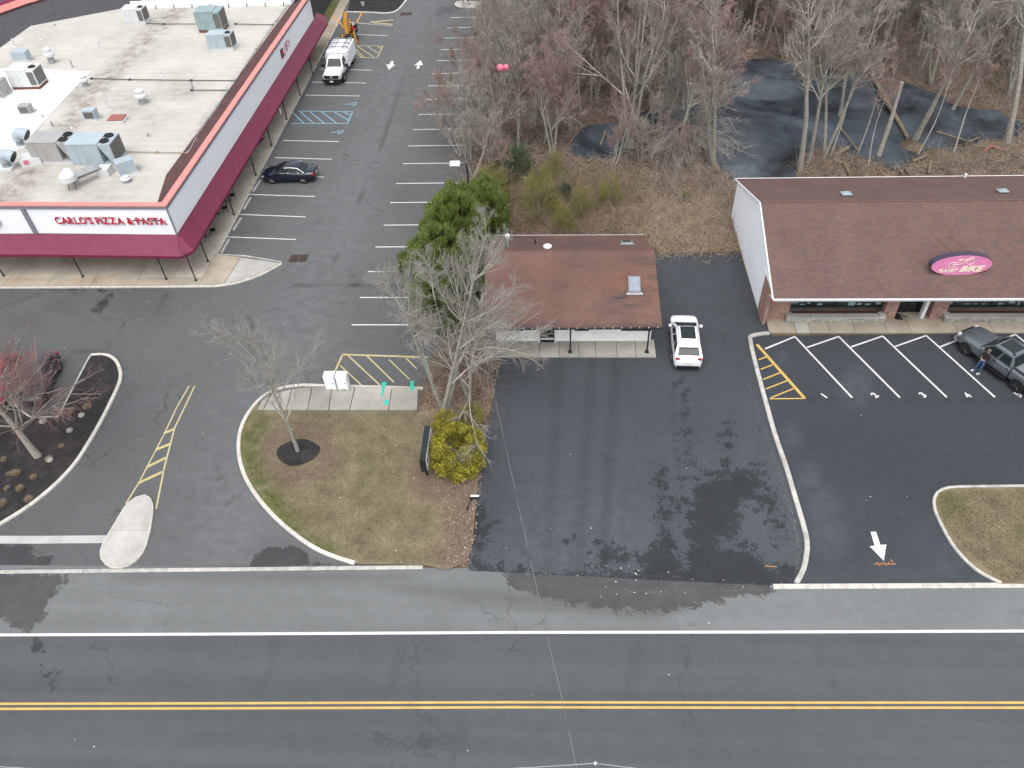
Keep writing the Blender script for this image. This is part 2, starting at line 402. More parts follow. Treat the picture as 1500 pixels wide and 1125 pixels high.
MAT['galv'] = simple('galvanised_metal', (0.33, 0.34, 0.34), 0.45, 0.2, 2, metal=0.35)
MAT['hvac_blue'] = simple('blue_grey_casing', (0.34, 0.40, 0.43), 0.5, 0.08, 1.2)
MAT['hvac_green'] = simple('green_grey_casing', (0.24, 0.31, 0.32), 0.5, 0.12, 1.2)
MAT['hvac_grey'] = simple('warm_grey_casing', (0.32, 0.31, 0.30), 0.5, 0.1, 1.2)
MAT['hvac_cream'] = simple('cream_casing', (0.55, 0.56, 0.55), 0.5, 0.08, 1.2)
MAT['coil'] = simple('coil_fins', (0.12, 0.115, 0.105), 0.6, 0.35, 9)
MAT['rustbrown'] = simple('rusty_brown_frame', (0.16, 0.06, 0.045), 0.8, 0.25)
MAT['hatch'] = simple('red_brown_hatch', (0.30, 0.10, 0.085), 0.7, 0.1)
MAT['glass'] = simple('dark_glass', (0.012, 0.016, 0.016), 0.08, 0.2, spec=0.6)
MAT['shopglass'] = simple('shop_glass', (0.034, 0.040, 0.036), 0.12, 0.45, 0.8, spec=0.5)
MAT['carglass'] = simple('car_glass', (0.014, 0.020, 0.020), 0.10, 0.2, spec=0.35)
MAT['skylight'] = simple('skylight_glazing', (0.22, 0.25, 0.30), 0.15, 0.1)
MAT['stone'] = simple('pale_stone', (0.31, 0.30, 0.26), 0.9, 0.3, 5, bump=0.02, rnd=0.22)
MAT['red_ledge'] = simple('maroon_brick_ledge', (0.10, 0.03, 0.028), 0.8, 0.2, 6)
MAT['bark'] = simple('grey_bark', (0.25, 0.24, 0.20), 0.95, 0.35, 5, bump=0.02)
MAT['bark_pale'] = simple('pale_bark', (0.30, 0.28, 0.24), 0.95, 0.3, 6, bump=0.01)
MAT['bark_mid'] = simple('mid_bark', (0.40, 0.375, 0.33), 0.95, 0.3, 5)
MAT['twig'] = simple('grey_brown_twig', (0.29, 0.255, 0.215), 0.95, 0.3, 0.5)
MAT['twig_pale'] = simple('pale_grey_twig', (0.36, 0.335, 0.30), 0.95, 0.2, 0.5)
MAT['twig_red'] = simple('red_budded_twig', (0.32, 0.215, 0.185), 0.95, 0.3, 0.5)
MAT['twig_maroon'] = simple('maroon_budded_twig', (0.25, 0.145, 0.14), 0.95, 0.3, 0.5)
MAT['twig_ash'] = simple('ash_grey_twig', (0.30, 0.28, 0.25), 0.95, 0.25, 0.5)
MAT['bramble'] = simple('brown_bramble', (0.32, 0.235, 0.18), 0.95, 0.4, 0.8)
MAT['straw'] = simple('dry_straw', (0.46, 0.36, 0.25), 0.95, 0.3, 1)
def leafm(name, a, b, c):
    t = NT(name)
    col = t.ramp(t.noise(1.6, 5, rough=0.7), [(0.3, a), (0.5, b), (0.72, c)])
    col = t.mix(1.0, col, t.ramp(t.noise(11, 3), [(0.3, 0.6), (0.7, 1.4)]), 'MULTIPLY')
    t.out(col, 0.6, 0, 0.25)
    t.b.inputs['Subsurface Weight'].default_value = 0.0
    return t.m
MAT['juniper'] = leafm('juniper_green', (0.055, 0.078, 0.020), (0.135, 0.18, 0.042), (0.23, 0.28, 0.07))
MAT['cedar'] = leafm('cedar_olive', (0.10, 0.10, 0.030), (0.20, 0.19, 0.055), (0.30, 0.27, 0.085))
MAT['holly'] = leafm('dark_evergreen', (0.03, 0.05, 0.024), (0.065, 0.10, 0.045), (0.11, 0.15, 0.065))
MAT['golden'] = leafm('golden_foliage', (0.08, 0.080, 0.014), (0.23, 0.21, 0.025), (0.44, 0.38, 0.045))
MAT['tyre'] = simple('tyre_rubber', (0.012, 0.012, 0.013), 0.85, 0.1)
MAT['rim'] = simple('alloy', (0.30, 0.30, 0.31), 0.3, 0.1, metal=0.7)
MAT['darkrim'] = simple('dark_alloy', (0.06, 0.06, 0.065), 0.35, 0.1, metal=0.6)
def carpaint(name, c, rough=0.25, metal=0.0):
    t = NT(name); t.out(t.mix(t.noise(1.5, 3), tuple(k * 0.95 for k in c), tuple(min(1, k * 1.05) for k in c)), rough, metal, 0.5)
    t.b.inputs['Coat Weight'].default_value = 0.7; t.b.inputs['Coat Roughness'].default_value = 0.06
    return t.m
MAT['car_white'] = carpaint('white_car_paint', (0.74, 0.75, 0.77))
MAT['car_navy'] = carpaint('navy_car_paint', (0.006, 0.010, 0.026), 0.22, 0.2)
MAT['car_grey'] = carpaint('grey_car_paint', (0.145, 0.165, 0.18), 0.28, 0.45)
MAT['car_red'] = carpaint('red_car_paint', (0.38, 0.008, 0.016))
MAT['car_dark'] = carpaint('dark_grey_car_paint', (0.035, 0.036, 0.045), 0.25, 0.3)
MAT['tail'] = simple('red_lens', (0.30, 0.01, 0.015), 0.2, 0.1)
MAT['lens'] = simple('clear_lens', (0.55, 0.56, 0.58), 0.1, 0.1)
MAT['plate'] = simple('plate', (0.60, 0.59, 0.52), 0.5, 0.1)
MAT['chrome'] = simple('chrome', (0.6, 0.6, 0.6), 0.15, 0.05, metal=0.9)
MAT['tonneau'] = simple('grey_bed_cover', (0.15, 0.165, 0.175), 0.45, 0.1)
MAT['boom'] = simple('yellow_orange_steel', (0.52, 0.23, 0.02), 0.5, 0.15)
MAT['skin'] = simple('skin', (0.42, 0.25, 0.18), 0.6, 0.08)
MAT['jeans'] = simple('blue_denim', (0.035, 0.085, 0.18), 0.9, 0.25, 8)
MAT['jacket'] = simple('dark_brown_jacket', (0.022, 0.018, 0.016), 0.85, 0.2, 8)
MAT['red_shirt'] = simple('red_shirt', (0.38, 0.012, 0.028), 0.85, 0.15, 8)
MAT['hair'] = simple('grey_brown_hair', (0.16, 0.13, 0.11), 0.8, 0.2, 20)
MAT['shoe'] = simple('pale_shoe', (0.55, 0.55, 0.55), 0.6, 0.1)
MAT['helmet'] = simple('white_helmet', (0.72, 0.72, 0.70), 0.4, 0.05)
MAT['grate'] = simple('rusty_iron', (0.075, 0.045, 0.036), 0.8, 0.3, 8)
MAT['sign_red'] = simple('red_letter_face', (0.48, 0.012, 0.045), 0.4, 0.05)
MAT['sign_edge'] = simple('white_letter_edge', (0.70, 0.66, 0.66), 0.4, 0.05)
MAT['pink'] = simple('pink_sign_face', (0.62, 0.21, 0.38), 0.45, 0.12, 2.5)
MAT['cream_print'] = simple('cream_lettering', (0.75, 0.70, 0.52), 0.5, 0.05)
MAT['purple_edge'] = simple('dark_purple_frame', (0.045, 0.035, 0.06), 0.5, 0.1)
MAT['pink_cloth'] = simple('pink_rubber', (0.52, 0.14, 0.20), 0.4, 0.1)
MAT['log'] = simple('peeling_log', (0.20, 0.155, 0.105), 0.95, 0.35, 4, bump=0.02)
MAT['litter'] = simple('white_litter', (0.75, 0.75, 0.75), 0.7, 0.1)
MAT['wire'] = simple('dark_cable', (0.035, 0.035, 0.035), 0.6, 0.2)
MAT['wire_pale'] = simple('pale_cable', (0.35, 0.35, 0.35), 0.5, 0.1)
MAT['timber'] = simple('weathered_timber', (0.30, 0.26, 0.18), 0.9, 0.2, 4)

# ------------------------------------------------------------------ ground sheets
def sdf(poly, Q):
    """signed distance, positive inside, in the polygon's own units"""
    P = np.asarray(poly, float); n = len(P); d = np.full(len(Q), 1e9); ins = np.zeros(len(Q), bool)
    for i in range(n):
        a, b = P[i], P[(i + 1) % n]; e = b - a; w = Q - a
        t = np.clip((w @ e) / (e @ e + 1e-9), 0, 1); d = np.minimum(d, np.linalg.norm(w - t[:, None] * e, axis=1))
        c = ((a[1] > Q[:, 1]) != (b[1] > Q[:, 1]))
        with np.errstate(divide='ignore', invalid='ignore'):
            xi = (b[0] - a[0]) * (Q[:, 1] - a[1]) / (b[1] - a[1]) + a[0]
        ins ^= c & (Q[:, 0] < xi)
    return np.where(ins, d, -d)
def stroke(path, Q):
    P = np.asarray(path, float); d = np.full(len(Q), 1e9)
    for a, b in zip(P[:-1], P[1:]):
        e = b - a; w = Q - a; t = np.clip((w @ e) / (e @ e + 1e-9), 0, 1); d = np.minimum(d, np.linalg.norm(w - t[:, None] * e, axis=1))
    return d
def set_attr(me, name, vals):
    a = me.attributes.get(name) or me.attributes.new(name, 'FLOAT', 'POINT'); a.data.foreach_set('value', np.asarray(vals, np.float32))
def coords(me):
    v = np.zeros(len(me.vertices) * 3, np.float32); me.vertices.foreach_get('co', v); return v.reshape(-1, 3)
def sheet(name, poly, z, mat, res=0.5, attrs=None, jitter=0, **kw):
    """a flat sheet: grid clipped to a convex polygon"""
    P = np.array(poly, float); x0, y0 = P.min(0) - res; x1, y1 = P.max(0) + res
    nx, ny = int((x1 - x0) / res) + 1, int((y1 - y0) / res) + 1
    bm = bmesh.new(); bmesh.ops.create_grid(bm, x_segments=nx, y_segments=ny, size=0.5)
    for v in bm.verts: v.co.x = x0 + (v.co.x + 0.5) * (x1 - x0); v.co.y = y0 + (v.co.y + 0.5) * (y1 - y0); v.co.z = z
    area = sum(P[i][0] * P[(i + 1) % len(P)][1] - P[(i + 1) % len(P)][0] * P[i][1] for i in range(len(P)))
    if area < 0: P = P[::-1]
    for i in range(len(P)):
        a, b = P[i], P[(i + 1) % len(P)]; e = b - a
        bmesh.ops.bisect_plane(bm, geom=bm.verts[:] + bm.edges[:] + bm.faces[:], plane_co=(a[0], a[1], 0), plane_no=(e[1], -e[0], 0), clear_outer=True)
    me = bpy.data.meshes.new(name); bm.to_mesh(me); bm.free(); me.materials.append(mat)
    for p in me.polygons:
        pass
    V = coords(me)
    if len(me.polygons) and me.polygons[0].normal.z < 0: me.flip_normals()
    Q = proj(V)
    for k, fn in (attrs or {}).items(): set_attr(me, k, fn(V, Q))
    return link(name, me, **kw)
def flat(name, poly, z, mat, attrs=None, parent=None, res=None, **kw):
    """a flat polygon of any outline, triangulated, optionally refined"""
    bm = bmesh.new(); vs = [bm.verts.new((x, y, z)) for x, y in poly]; f = bm.faces.new(vs); f.normal_update()
    if f.normal.z < 0: f.normal_flip()
    bmesh.ops.triangulate(bm, faces=[f])
    if res:
        for _ in range(7):
            ed = [e for e in bm.edges if e.calc_length() > res]
            if not ed: break
            bmesh.ops.subdivide_edges(bm, edges=ed, cuts=1); bmesh.ops.triangulate(bm, faces=bm.faces[:])
    me = bpy.data.meshes.new(name); bm.to_mesh(me); bm.free(); me.materials.append(mat)
    V = coords(me); Q = proj(V)
    for k, fn in (attrs or {}).items(): set_attr(me, k, fn(V, Q))
    return link(name, me, parent, **kw)
def pix(*pts, z=0.0): return [at(a, b, z) for a, b in pts]
def clampf(v, s): return np.clip(0.5 + v / s * 0.5, 0, 1)
def union(polys, Q, s): return np.max([clampf(sdf(p, Q), s) for p in polys], axis=0)

# terrain
sheet('ground', [(-400, -60), (400, -60), (400, 600), (-400, 600)], -0.03, MAT['soil'], 20, kind='structure')
flat('far_verge', [(-400, -60), (400, -60), (400, 6.2), (-400, 6.2)], -0.015, MAT['far_grass'], kind='structure')

WET_ROAD = [[(-60, 836), (60, 838), (100, 843), (88, 862), (72, 878), (68, 902), (50, 918), (32, 930), (12, 910), (-60, 904)],
            [(44, 933), (62, 935), (62, 950), (54, 962), (48, 952)], [(55, 968), (68, 985), (86, 1012), (80, 1015), (62, 990)], [(80, 976), (92, 980), (86, 990)],
            [(740, 834), (900, 834), (1135, 850), (1138, 868), (1090, 874), (1030, 886), (985, 896), (930, 896), (850, 888), (790, 874), (740, 858)]]
DAMP_ROAD = [[(540, 852), (700, 866), (800, 872), (930, 890), (1010, 888), (940, 905), (820, 890), (700, 878), (600, 868)], [(170, 842), (500, 838), (600, 846), (500, 852), (180, 848)]]
def road_wet(V, Q): return union(WET_ROAD, Q, 14)
def road_damp(V, Q):
    d = union(DAMP_ROAD, Q, 12)
    for x in (-13.5, 3.7, 12.5, -7.5):
        d = np.maximum(d, 0.28 * np.exp(-((V[:, 0] - x - 0.25 * np.sin(V[:, 1] * 1.3 + x)) / 0.22) ** 2) * (V[:, 1] > 14.8) * (V[:, 1] < 17.8))
    return d
YK = 21.55
sheet('road', [(-60, 6.2), (60, 6.2), (60, 19.9), (-60, 16.8)], 0.0, MAT['road'], 0.28, {'wet': road_wet, 'damp': road_damp,
      'pale': lambda V, Q: 0.12 * np.exp(-((V[:, 1] - 16.2) / 0.5) ** 2) + 0.10 * np.exp(-((V[:, 1] - 12.2) / 0.5) ** 2)}, kind='structure')
sheet('road_shoulder', [(-60, 16.58), (60, 19.76), (60, YK + .1), (-60, YK + .1)], 0.004, MAT['shoulder'], 0.22, {'wet': road_wet, 'damp': road_damp,
      'pale': lambda V, Q: np.where(V[:, 0] > 6, 0.12, 0.0)}, kind='structure')
sheet('far_road', [(-400, 6.2), (-60, 6.2), (-60, YK), (-400, YK)], 0.0, MAT['road'], 30, kind='structure')
sheet('far_road', [(60, 6.2), (400, 6.2), (400, YK), (60, YK)], 0.0, MAT['road'], 30, kind='structure')

WET_L = [[(-60, 797), (55, 797), (40, 812), (78, 815), (72, 836), (-60, 842)], [(372, 816), (380, 806), (400, 800), (415, 806), (425, 800), (445, 806), (455, 818), (490, 828), (370, 831)],
         [(505, 418), (520, 403), (514, 401), (512, 416), (560, 418), (600, 420), (600, 417)], [(640, 12), (680, 5), (668, 20), (640, 24)],
         [(135, 455), (160, 428), (168, 432), (150, 460)], [(60, 424), (170, 424), (150, 428)]]
def lot_damp(V, Q):
    d = 0.8 * np.clip(1 - stroke([(0, 620), (95, 500), (190, 520), (240, 450)], Q) / 3, 0, 1) * 0
    for pth, w in (([(318, 668), (322, 700), (335, 740), (360, 775), (385, 800)], 1.6), ([(430, 418), (500, 417), (640, 418)], 0.7), ([(480, 405), (496, 370), (560, 210), (600, 90)], .7),
                   ([(0, 450), (60, 430)], 1.5), ([(205, 505), (245, 430)], 1.6), ([(60, 640), (75, 600)], 1), ([(0, 842), (200, 838), (420, 832)], 4), ([(110, 515), (150, 515), (180, 535), (182, 560)], 2.5)):
        d = np.maximum(d, 0.9 * np.clip(1.4 - stroke(pth, Q) / w, 0, 1))
    for c, r in (((468, 325), 9), ((373, 335), 20), ((365, 445), 8), ((500, 444), 6), ((585, 138), 8), ((545, 162), 6), ((700, 190), 0), ((660, 470), 20), ((35, 470), 25), ((95, 450), 20)):
        if r: d = np.maximum(d, 0.45 * np.clip(1.3 - np.linalg.norm((Q - c) * [0.7, 1.6], axis=1) / r, 0, 1))
    return d
sheet('parking_lot', [(-75, YK - .5), (-7.4, YK), (-7.4, 125), (-75, 125)], 0.008, MAT['lot_old'], 0.35, {'wet': lambda V, Q: union(WET_L, Q, 10), 'damp': lot_damp,
      'pale': lambda V, Q: 0.35 * np.exp(-np.abs(V[:, 0] + 17) / 3.5) * 0.5 + 0.25 * (V[:, 1] > 20) * np.exp(-((V[:, 0] + 18) / 5) ** 2)}, kind='structure')
sheet('far_parking_lot', [(-250, YK - .5), (-75, YK - .5), (-75, 125), (-250, 125)], 0.008, MAT['lot_old'], 25, kind='structure')

WET_M = [[(1018, 712), (1036, 690), (1060, 688), (1067, 660), (1060, 625), (1066, 622), (1076, 690), (1108, 684), (1118, 705), (1128, 740), (1112, 748), (1105, 735), (1092, 738), (1085, 770),
          (1060, 800), (1085, 795), (1110, 812), (1130, 825), (1168, 832), (1168, 862), (1130, 866), (1000, 874), (870, 868), (868, 850), (872, 838), (960, 835), (1000, 828), (1004, 790), (1002, 750)],
         [(960, 700), (972, 692), (982, 705), (977, 720), (984, 740), (982, 765), (968, 772), (962, 762), (970, 745), (962, 722)],
         [(993, 735), (1000, 748), (1005, 770), (996, 770), (990, 755)],
         [(872, 795), (895, 800), (930, 812), (918, 828), (895, 830), (880, 822)],
         [(684, 828), (720, 828), (760, 838), (870, 836), (928, 834), (940, 812), (958, 792), (975, 782), (988, 795), (985, 812), (1005, 812), (1005, 870), (870, 866), (760, 846), (684, 842)],
         [(692, 740), (722, 765), (710, 800), (706, 836), (684, 832)], [(832, 788), (840, 792), (836, 797)], [(1105, 700), (1120, 690), (1133, 725), (1148, 790), (1138, 800), (1126, 750)],
         [(1000, 560), (1008, 640), (1006, 700), (1003, 700), (1003, 640)]]
def mid_damp(V, Q):
    d = np.zeros(len(Q))
    for x in (808, 855, 890): d = np.maximum(d, 0.4 * np.clip(1.4 - stroke([(x + 12, 530), (x, 700), (x - 6, 830)], Q) / 9, 0, 1))
    d = np.maximum(d, 0.8 * np.clip(1.4 - stroke([(985, 560), (987, 640), (994, 690), (1003, 740)], Q) / 1.6, 0, 1))
    d = np.maximum(d, 0.5 * clampf(sdf([(690, 700), (760, 700), (750, 800), (690, 800)], Q), 40))
    return d
def mid_pale(V, Q):
    return 0.42 * np.clip((Q[:, 1] - 560) / 240, 0, 1) + 0.5 * np.clip(1.5 - np.linalg.norm((Q - [1062, 390]) * [1, .5], axis=1) / 10, 0, 1) * 0.4 + 0.35 * (Q[:, 0] < 960) * np.clip((Q[:, 1] - 700) / 200, 0, 1)
mp = pix((690, 840), (700, 700), (738, 525), (700, 400), (940, 365), (1092, 370), (1135, 480), (1190, 780), (1180, 859))
mp[0] = (mp[0][0], YK - 0.35)
flat('building_lot', pix((686, 836), (700, 690), (728, 522), (718, 470), (962, 470), (962, 373), (1092, 370), (1130, 488), (1190, 780), (1172, 860)), 0.012, MAT['lot_mid'],
     {'wet': lambda V, Q: union(WET_M, Q, 32), 'damp': mid_damp, 'pale': mid_pale}, res=0.45, kind='structure')
def new_pale(V, Q):
    d = np.zeros(len(Q))
    for c, r, a in (((1255, 565), 22, 0.8), ((1185, 700), 16, 0.8), ((1205, 745), 22, 0.9), ((1215, 790), 26, 0.8), ((1145, 522), 9, .5), ((1265, 562), 9, 1), ((1360, 800), 30, .3), ((1385, 830), 26, .7), ((1160, 640), 14, .6)):
        d = np.maximum(d, a * np.clip(1.5 - np.linalg.norm((Q - c) * [1, .8], axis=1) / r, 0, 1))
    d = np.maximum(d, 0.5 * np.clip((Q[:, 1] - 815) / 30, 0, 1))
    return d * 0.75
flat('shop_lot', pix((1125, 492), (1099, 494), (1110, 550), (1182, 800), (1168, 858), (1530, 856), (1640, 856), (1640, 489), (1500, 489)), 0.018, MAT['lot_new'],
     {'pale': new_pale, 'damp': lambda V, Q: 0.6 * np.clip(1.5 - stroke([(1135, 584), (1240, 584), (1500, 588)], Q) / 1.3, 0, 1), 'wet': lambda V, Q: 0.5 * clampf(sdf([(1226, 822), (1300, 818), (1290, 850), (1230, 850)], Q), 30)}, res=0.45, kind='structure')
sheet('far_shop_lot', [(at(1640, 856)[0], YK - .4), (110, YK - .4), (110, 40), (at(1640, 856)[0], 40)], 0.010, MAT['lot_new'], 8, kind='structure')

# soil strip between the lots
flat('planting_strip', [(-8.45, 33.2), (-8.1, 37.5), (-7.35, 40), (-7.35, 60), (-7.6, 125), (-7.0, 125), (60, 125), (60, 43.6), (14.2, 43.6), (14.0, 49.5)] + pix((1092, 369), (963, 371), (962, 360))
     + [(6.6, 48.0), (-3.9, 47.9), (-3.9, 37.0), (-3.75, 34.0), (-4.1, 30.5), (-4.4, 28.0), (-8.3, 30.0)], 0.024, MAT['soil2'],
     {'bare': lambda V, Q: 0.7 * clampf(sdf([(950, 330), (1090, 330), (1092, 372), (955, 372)], Q), 40)}, res=1.5, kind='structure')

# ------------------------------------------------------------------ kerbs
def kerb(path, w=0.18, h=0.13, z0=0.0, mat='kerb_white', step=3.0, name='kerb', smooth=True, gap=0.02, root=None):
    """a kerb of separate stones along a path"""
    root = root or setting(name)
    P = catmull(path, 0.3) if smooth else [np.array(p, float) for p in path]
    P = [np.array(p) for p in P]
    seg = [0.0]
    for a, b in zip(P[:-1], P[1:]): seg.append(seg[-1] + np.linalg.norm(b - a))
    tot = seg[-1]; n = max(1, round(tot / step)); S = np.array(seg); A = np.array(P)
    def pt(s):
        return np.array([np.interp(s, S, A[:, 0]), np.interp(s, S, A[:, 1])])
    for k in range(n):
        s0, s1 = tot * k / n + gap / 2, tot * (k + 1) / n - gap / 2
        m = max(1, int((s1 - s0) / 0.4)); vs = []
        for i in range(m + 1):
            s = s0 + (s1 - s0) * i / m; c = pt(s); d = pt(min(s + .05, tot)) - pt(max(s - .05, 0)); d /= np.linalg.norm(d) + 1e-9; nn = np.array([-d[1], d[0]])
            for o, zz in ((-w / 2, z0), (-w / 2, z0 + h - .02), (-w / 2 + .025, z0 + h), (w / 2 - .025, z0 + h), (w / 2, z0 + h - .02), (w / 2, z0)):
                q = c + nn * o; vs.append((q[0], q[1], zz))
        fs = [(i * 6 + j, (i + 1) * 6 + j, (i + 1) * 6 + j + 1, i * 6 + j + 1) for i in range(m) for j in range(5)]
        fs += [tuple(range(5, -1, -1)), tuple(range(m * 6, m * 6 + 6))]
        mb = MB(); mb.add(vs, fs); obj('kerb_stone', mb, MAT[mat], root)
    return root
K_ISLAND = pix((520, 826), (470, 808), (430, 782), (395, 750), (370, 718), (356, 690), (350, 660), (353, 630), (365, 605), (385, 582), (410, 570), (440, 565.5), (475, 566), (620, 570))
kerb(K_ISLAND, 0.22, name='grass_island_kerb')
K_MULCH = pix((-120, 840), (-60, 806), (0, 769), (40, 744), (80, 712), (110, 680), (130, 650), (150, 615), (165, 585), (176, 560), (177, 545), (171, 530), (160, 522), (148, 520), (134, 521))
kerb(K_MULCH, 0.22, name='mulch_bed_kerb')
kerb(pix((134, 521), (128, 531), (105, 575), (86, 612)), 0.12, mat='kerb', name='bay_kerb', smooth=False)
kerb(pix((86, 612), (46, 613), (24, 596), (14, 575), (16, 556)), 0.12, mat='kerb', name='bay_kerb', smooth=False)
K_RIGHT = pix((1126, 489), (1110, 490.5), (1098, 494), (1101, 512), (1111, 552), (1133, 632), (1150, 682), (1162, 722), (1180, 785), (1181, 812), (1176, 836), (1166, 855))
kerb(K_RIGHT[:3], 0.26, 0.15, mat='kerb', name='shop_lot_kerb', smooth=False)
kerb(K_RIGHT[2:], 0.26, 0.15, mat='kerb', name='shop_lot_kerb')
K_RG = pix((1560, 712), (1500, 713), (1400, 714.5), (1380, 718), (1369, 727), (1368, 745), (1381, 775), (1400, 806), (1430, 836), (1466, 855))
kerb(K_RG, 0.16, name='lawn_kerb', mat='kerb')
kerb(pix((0, 838), (310, 834.5), (620, 831)), 0.22, 0.05, name='gutter_strip', mat='kerb', step=4.2, smooth=False)
kerb(pix((-160, 839), (0, 838)), 0.22, 0.05, name='gutter_strip', mat='kerb', step=4.2, smooth=False)
kerb(pix((1132, 859.5), (1500, 857.5)), 0.28, 0.06, name='gutter_strip', mat='kerb_white', step=2.6, smooth=False)
kerb([(-60, 45.2), (-41.8, 45.25), (-27.5, 45.3), (-24.6, 45.45), (-23.0, 46.1), (-21.9, 46.95), (-20.9, 48.1)], 0.16, name='walk_kerb')
kerb(pix((318, 374), (360, 376), (413, 385)), 0.10, name='walk_kerb', mat='kerb', smooth=False)
kerb([(-26.35, 49.3), (-26.35, 86.0), (-26.4, 100.2)], 0.16, name='walk_kerb', mat='kerb', smooth=False)
kerb(pix((508, 18), (545, 19), (565, 20), (579, 17.5), (588, 10), (597, -2), (606, -18)), 0.22, name='bed_kerb')
kerb(pix((704, 11), (684, 11.5), (671, 10), (667.5, 6.5), (672, 3.5), (684, 2.5)), 0.25, name='small_island_kerb')

# lawns, beds, medians
def island_green(V, Q):
    return np.clip(1.25 - stroke([(372, 622), (366, 660), (380, 710), (405, 750), (440, 790), (480, 812)], Q) / 24, 0, 1) + 0.35 * np.clip(1.2 - np.linalg.norm(Q - [540, 690], axis=1) / 90, 0, 1) * (np.sin(Q[:, 0] * .06) > 0)
def island_bare(V, Q):
    return np.clip(1.6 - stroke([(640, 700), (700, 700), (690, 770), (680, 820)], Q) / 30, 0, 1) + 0.7 * np.clip(1.4 - np.abs(np.linalg.norm((Q - [437, 664]) * [1, 1.2], axis=1) - 42) / 14, 0, 1)
G_IS = pix((520, 827), (470, 809), (430, 783), (396, 751), (371, 718), (357, 690), (351.5, 660), (354, 630), (366, 605), (380, 590), (381, 603.5), (612, 604), (640, 600), (712, 640), (702, 690), (697, 745), (692, 800), (684, 826), (655, 836), (620, 829))
flat('lawn', G_IS, 0.085, MAT['lawn'], {'green': island_green, 'bare': island_bare}, res=0.5, kind='structure')
flat('lawn', pix((1600, 713), (1500, 714), (1402, 715.5), (1382, 719), (1371, 728), (1370, 745), (1383, 775), (1402, 806), (1432, 836), (1466, 856), (1600, 858)), 0.085, MAT['lawn'],
     {'green': lambda V, Q: 0.9 * np.clip(1.3 - np.linalg.norm(Q - [1395, 740], axis=1) / 26, 0, 1) + 0.8 * np.clip(1.3 - np.linalg.norm(Q - [1498, 778], axis=1) / 12, 0, 1)}, res=0.6, kind='structure')
MB_P = pix((-120, 842), (-60, 808), (0, 771), (39, 746), (79, 714), (109, 681), (129, 651), (149, 616), (164, 586), (175, 560), (176, 545), (170, 531), (159, 523), (148, 521), (135, 522), (129, 532), (106, 576), (87, 613), (46, 614), (24, 598), (13, 576), (-30, 570), (-120, 640))
flat('mulch_bed', MB_P, 0.09, MAT['mulch'], {'bare': lambda V, Q: 0.12 * np.clip(1.3 - np.linalg.norm(Q - [70, 640], axis=1) / 60, 0, 1)}, res=1.2, kind='structure')
rg = [at(437, 664)]
flat('mulch_ring', [(rg[0][0] + 1.28 * math.cos(a) * (1 + .05 * math.sin(3 * a)), rg[0][1] + 1.0 * math.sin(a) * (1 + .06 * math.cos(4 * a))) for a in np.linspace(0, 6.28, 40)[:-1]], 0.11, MAT['mulch'], res=0.6, kind='structure')
flat('mulch_bed', pix((510, 17), (545, 18), (565, 19), (578, 16.5), (587, 9.5), (596, -2), (604, -20), (540, -28), (516, -20)), 0.09, MAT['mulch'], res=1.2, kind='structure')
mb = MB(); mb.prism(pix((670, 9.5), (667.8, 6.5), (672, 4), (684, 3), (705, 3.5), (704, 10.5), (684, 10.8)), 0.01, 0.14); obj('small_island', mb, MAT['slab_pale'], kind='structure')
med = pix((213, 726.7), (198.7, 730.7), (185, 742.7), (170.7, 766.7), (154.7, 793.3), (148.5, 809.3), (150.7, 822.7), (160, 830.7), (176, 832.8), (192, 828), (206.7, 814.7), (214.7, 798.7), (220, 777.3), (224, 753.3), (224, 740), (220, 730), (213, 726.7))
kerb(med, 0.10, 0.14, name='median_kerb', mat='kerb_white', step=2.2)
mm = np.array(catmull(med, 0.3))[:-1]; mc = mm.mean(0)
msplit = at(185, 779)[1]
r_ = setting('median')
for lo, hi in ((-99, msplit - .01), (msplit + .01, 99)):
    q = [tuple(p + (mc - p) * 0.03) for p in mm]
    q = [(x, min(max(y, lo), hi)) for x, y in q]
    out = []
    for p in q:
        if not out or np.hypot(p[0] - out[-1][0], p[1] - out[-1][1]) > .02: out.append(p)
    # keep only the extreme points on the cut line
    cut = lo if lo > 0 else hi
    on = [p for p in out if abs(p[1] - cut) < 1e-6]
    if len(on) > 2:
        xs = sorted(on)[0], sorted(on)[-1]; out = [p for p in out if abs(p[1] - cut) >= 1e-6 or p in xs]
    mb = MB(); mb.prism(out, 0.01, 0.15); obj('paving_slab', mb, MAT['slab_pale'], r_)

# ------------------------------------------------------------------ pavements of separate slabs
def slab(root, poly, mat, top=0.14, z0=0.0):
    mb = MB(); mb.prism([tuple(p) for p in poly], z0, top + random.uniform(-.004, .004), bev=0.008); return obj('paving_slab', mb, MAT[mat], root)
g_ = 0.012
r_ = setting('sidewalk')
xs = [-60, -56, -52, -48, -44.9, -41.6, -38.2, -34.8, -31.4, -28.8, -26.5]
for a, b in zip(xs[:-1], xs[1:]):
    slab(r_, [(a + g_, 45.38), (b - g_, 45.38), (b - g_, 46.35), (a + g_, 46.35)], 'slab_beige')
    slab(r_, [(a + g_, 46.37), (b - g_, 46.37), (b - g_, 49.25), (a + g_, 49.25)], 'slab')
slab(r_, [(-26.48, 45.38), (-24.62, 45.5), (-24.3, 48.9), (-26.3, 49.2), (-26.48, 49.2)], 'slab_beige')
slab(r_, [(-24.58, 45.5), (-23.1, 46.15), (-22.0, 47.0), (-21.0, 48.1), (-24.27, 48.85)], 'slab_pale')
ys = [49.27] + [49.3 + 3.05 * k for k in range(1, 13)]
for a, b in zip(ys[:-1], ys[1:]): slab(r_, [(-29.25, a + g_), (-26.43, a + g_), (-26.43, b - g_), (-29.25, b - g_)], 'slab')
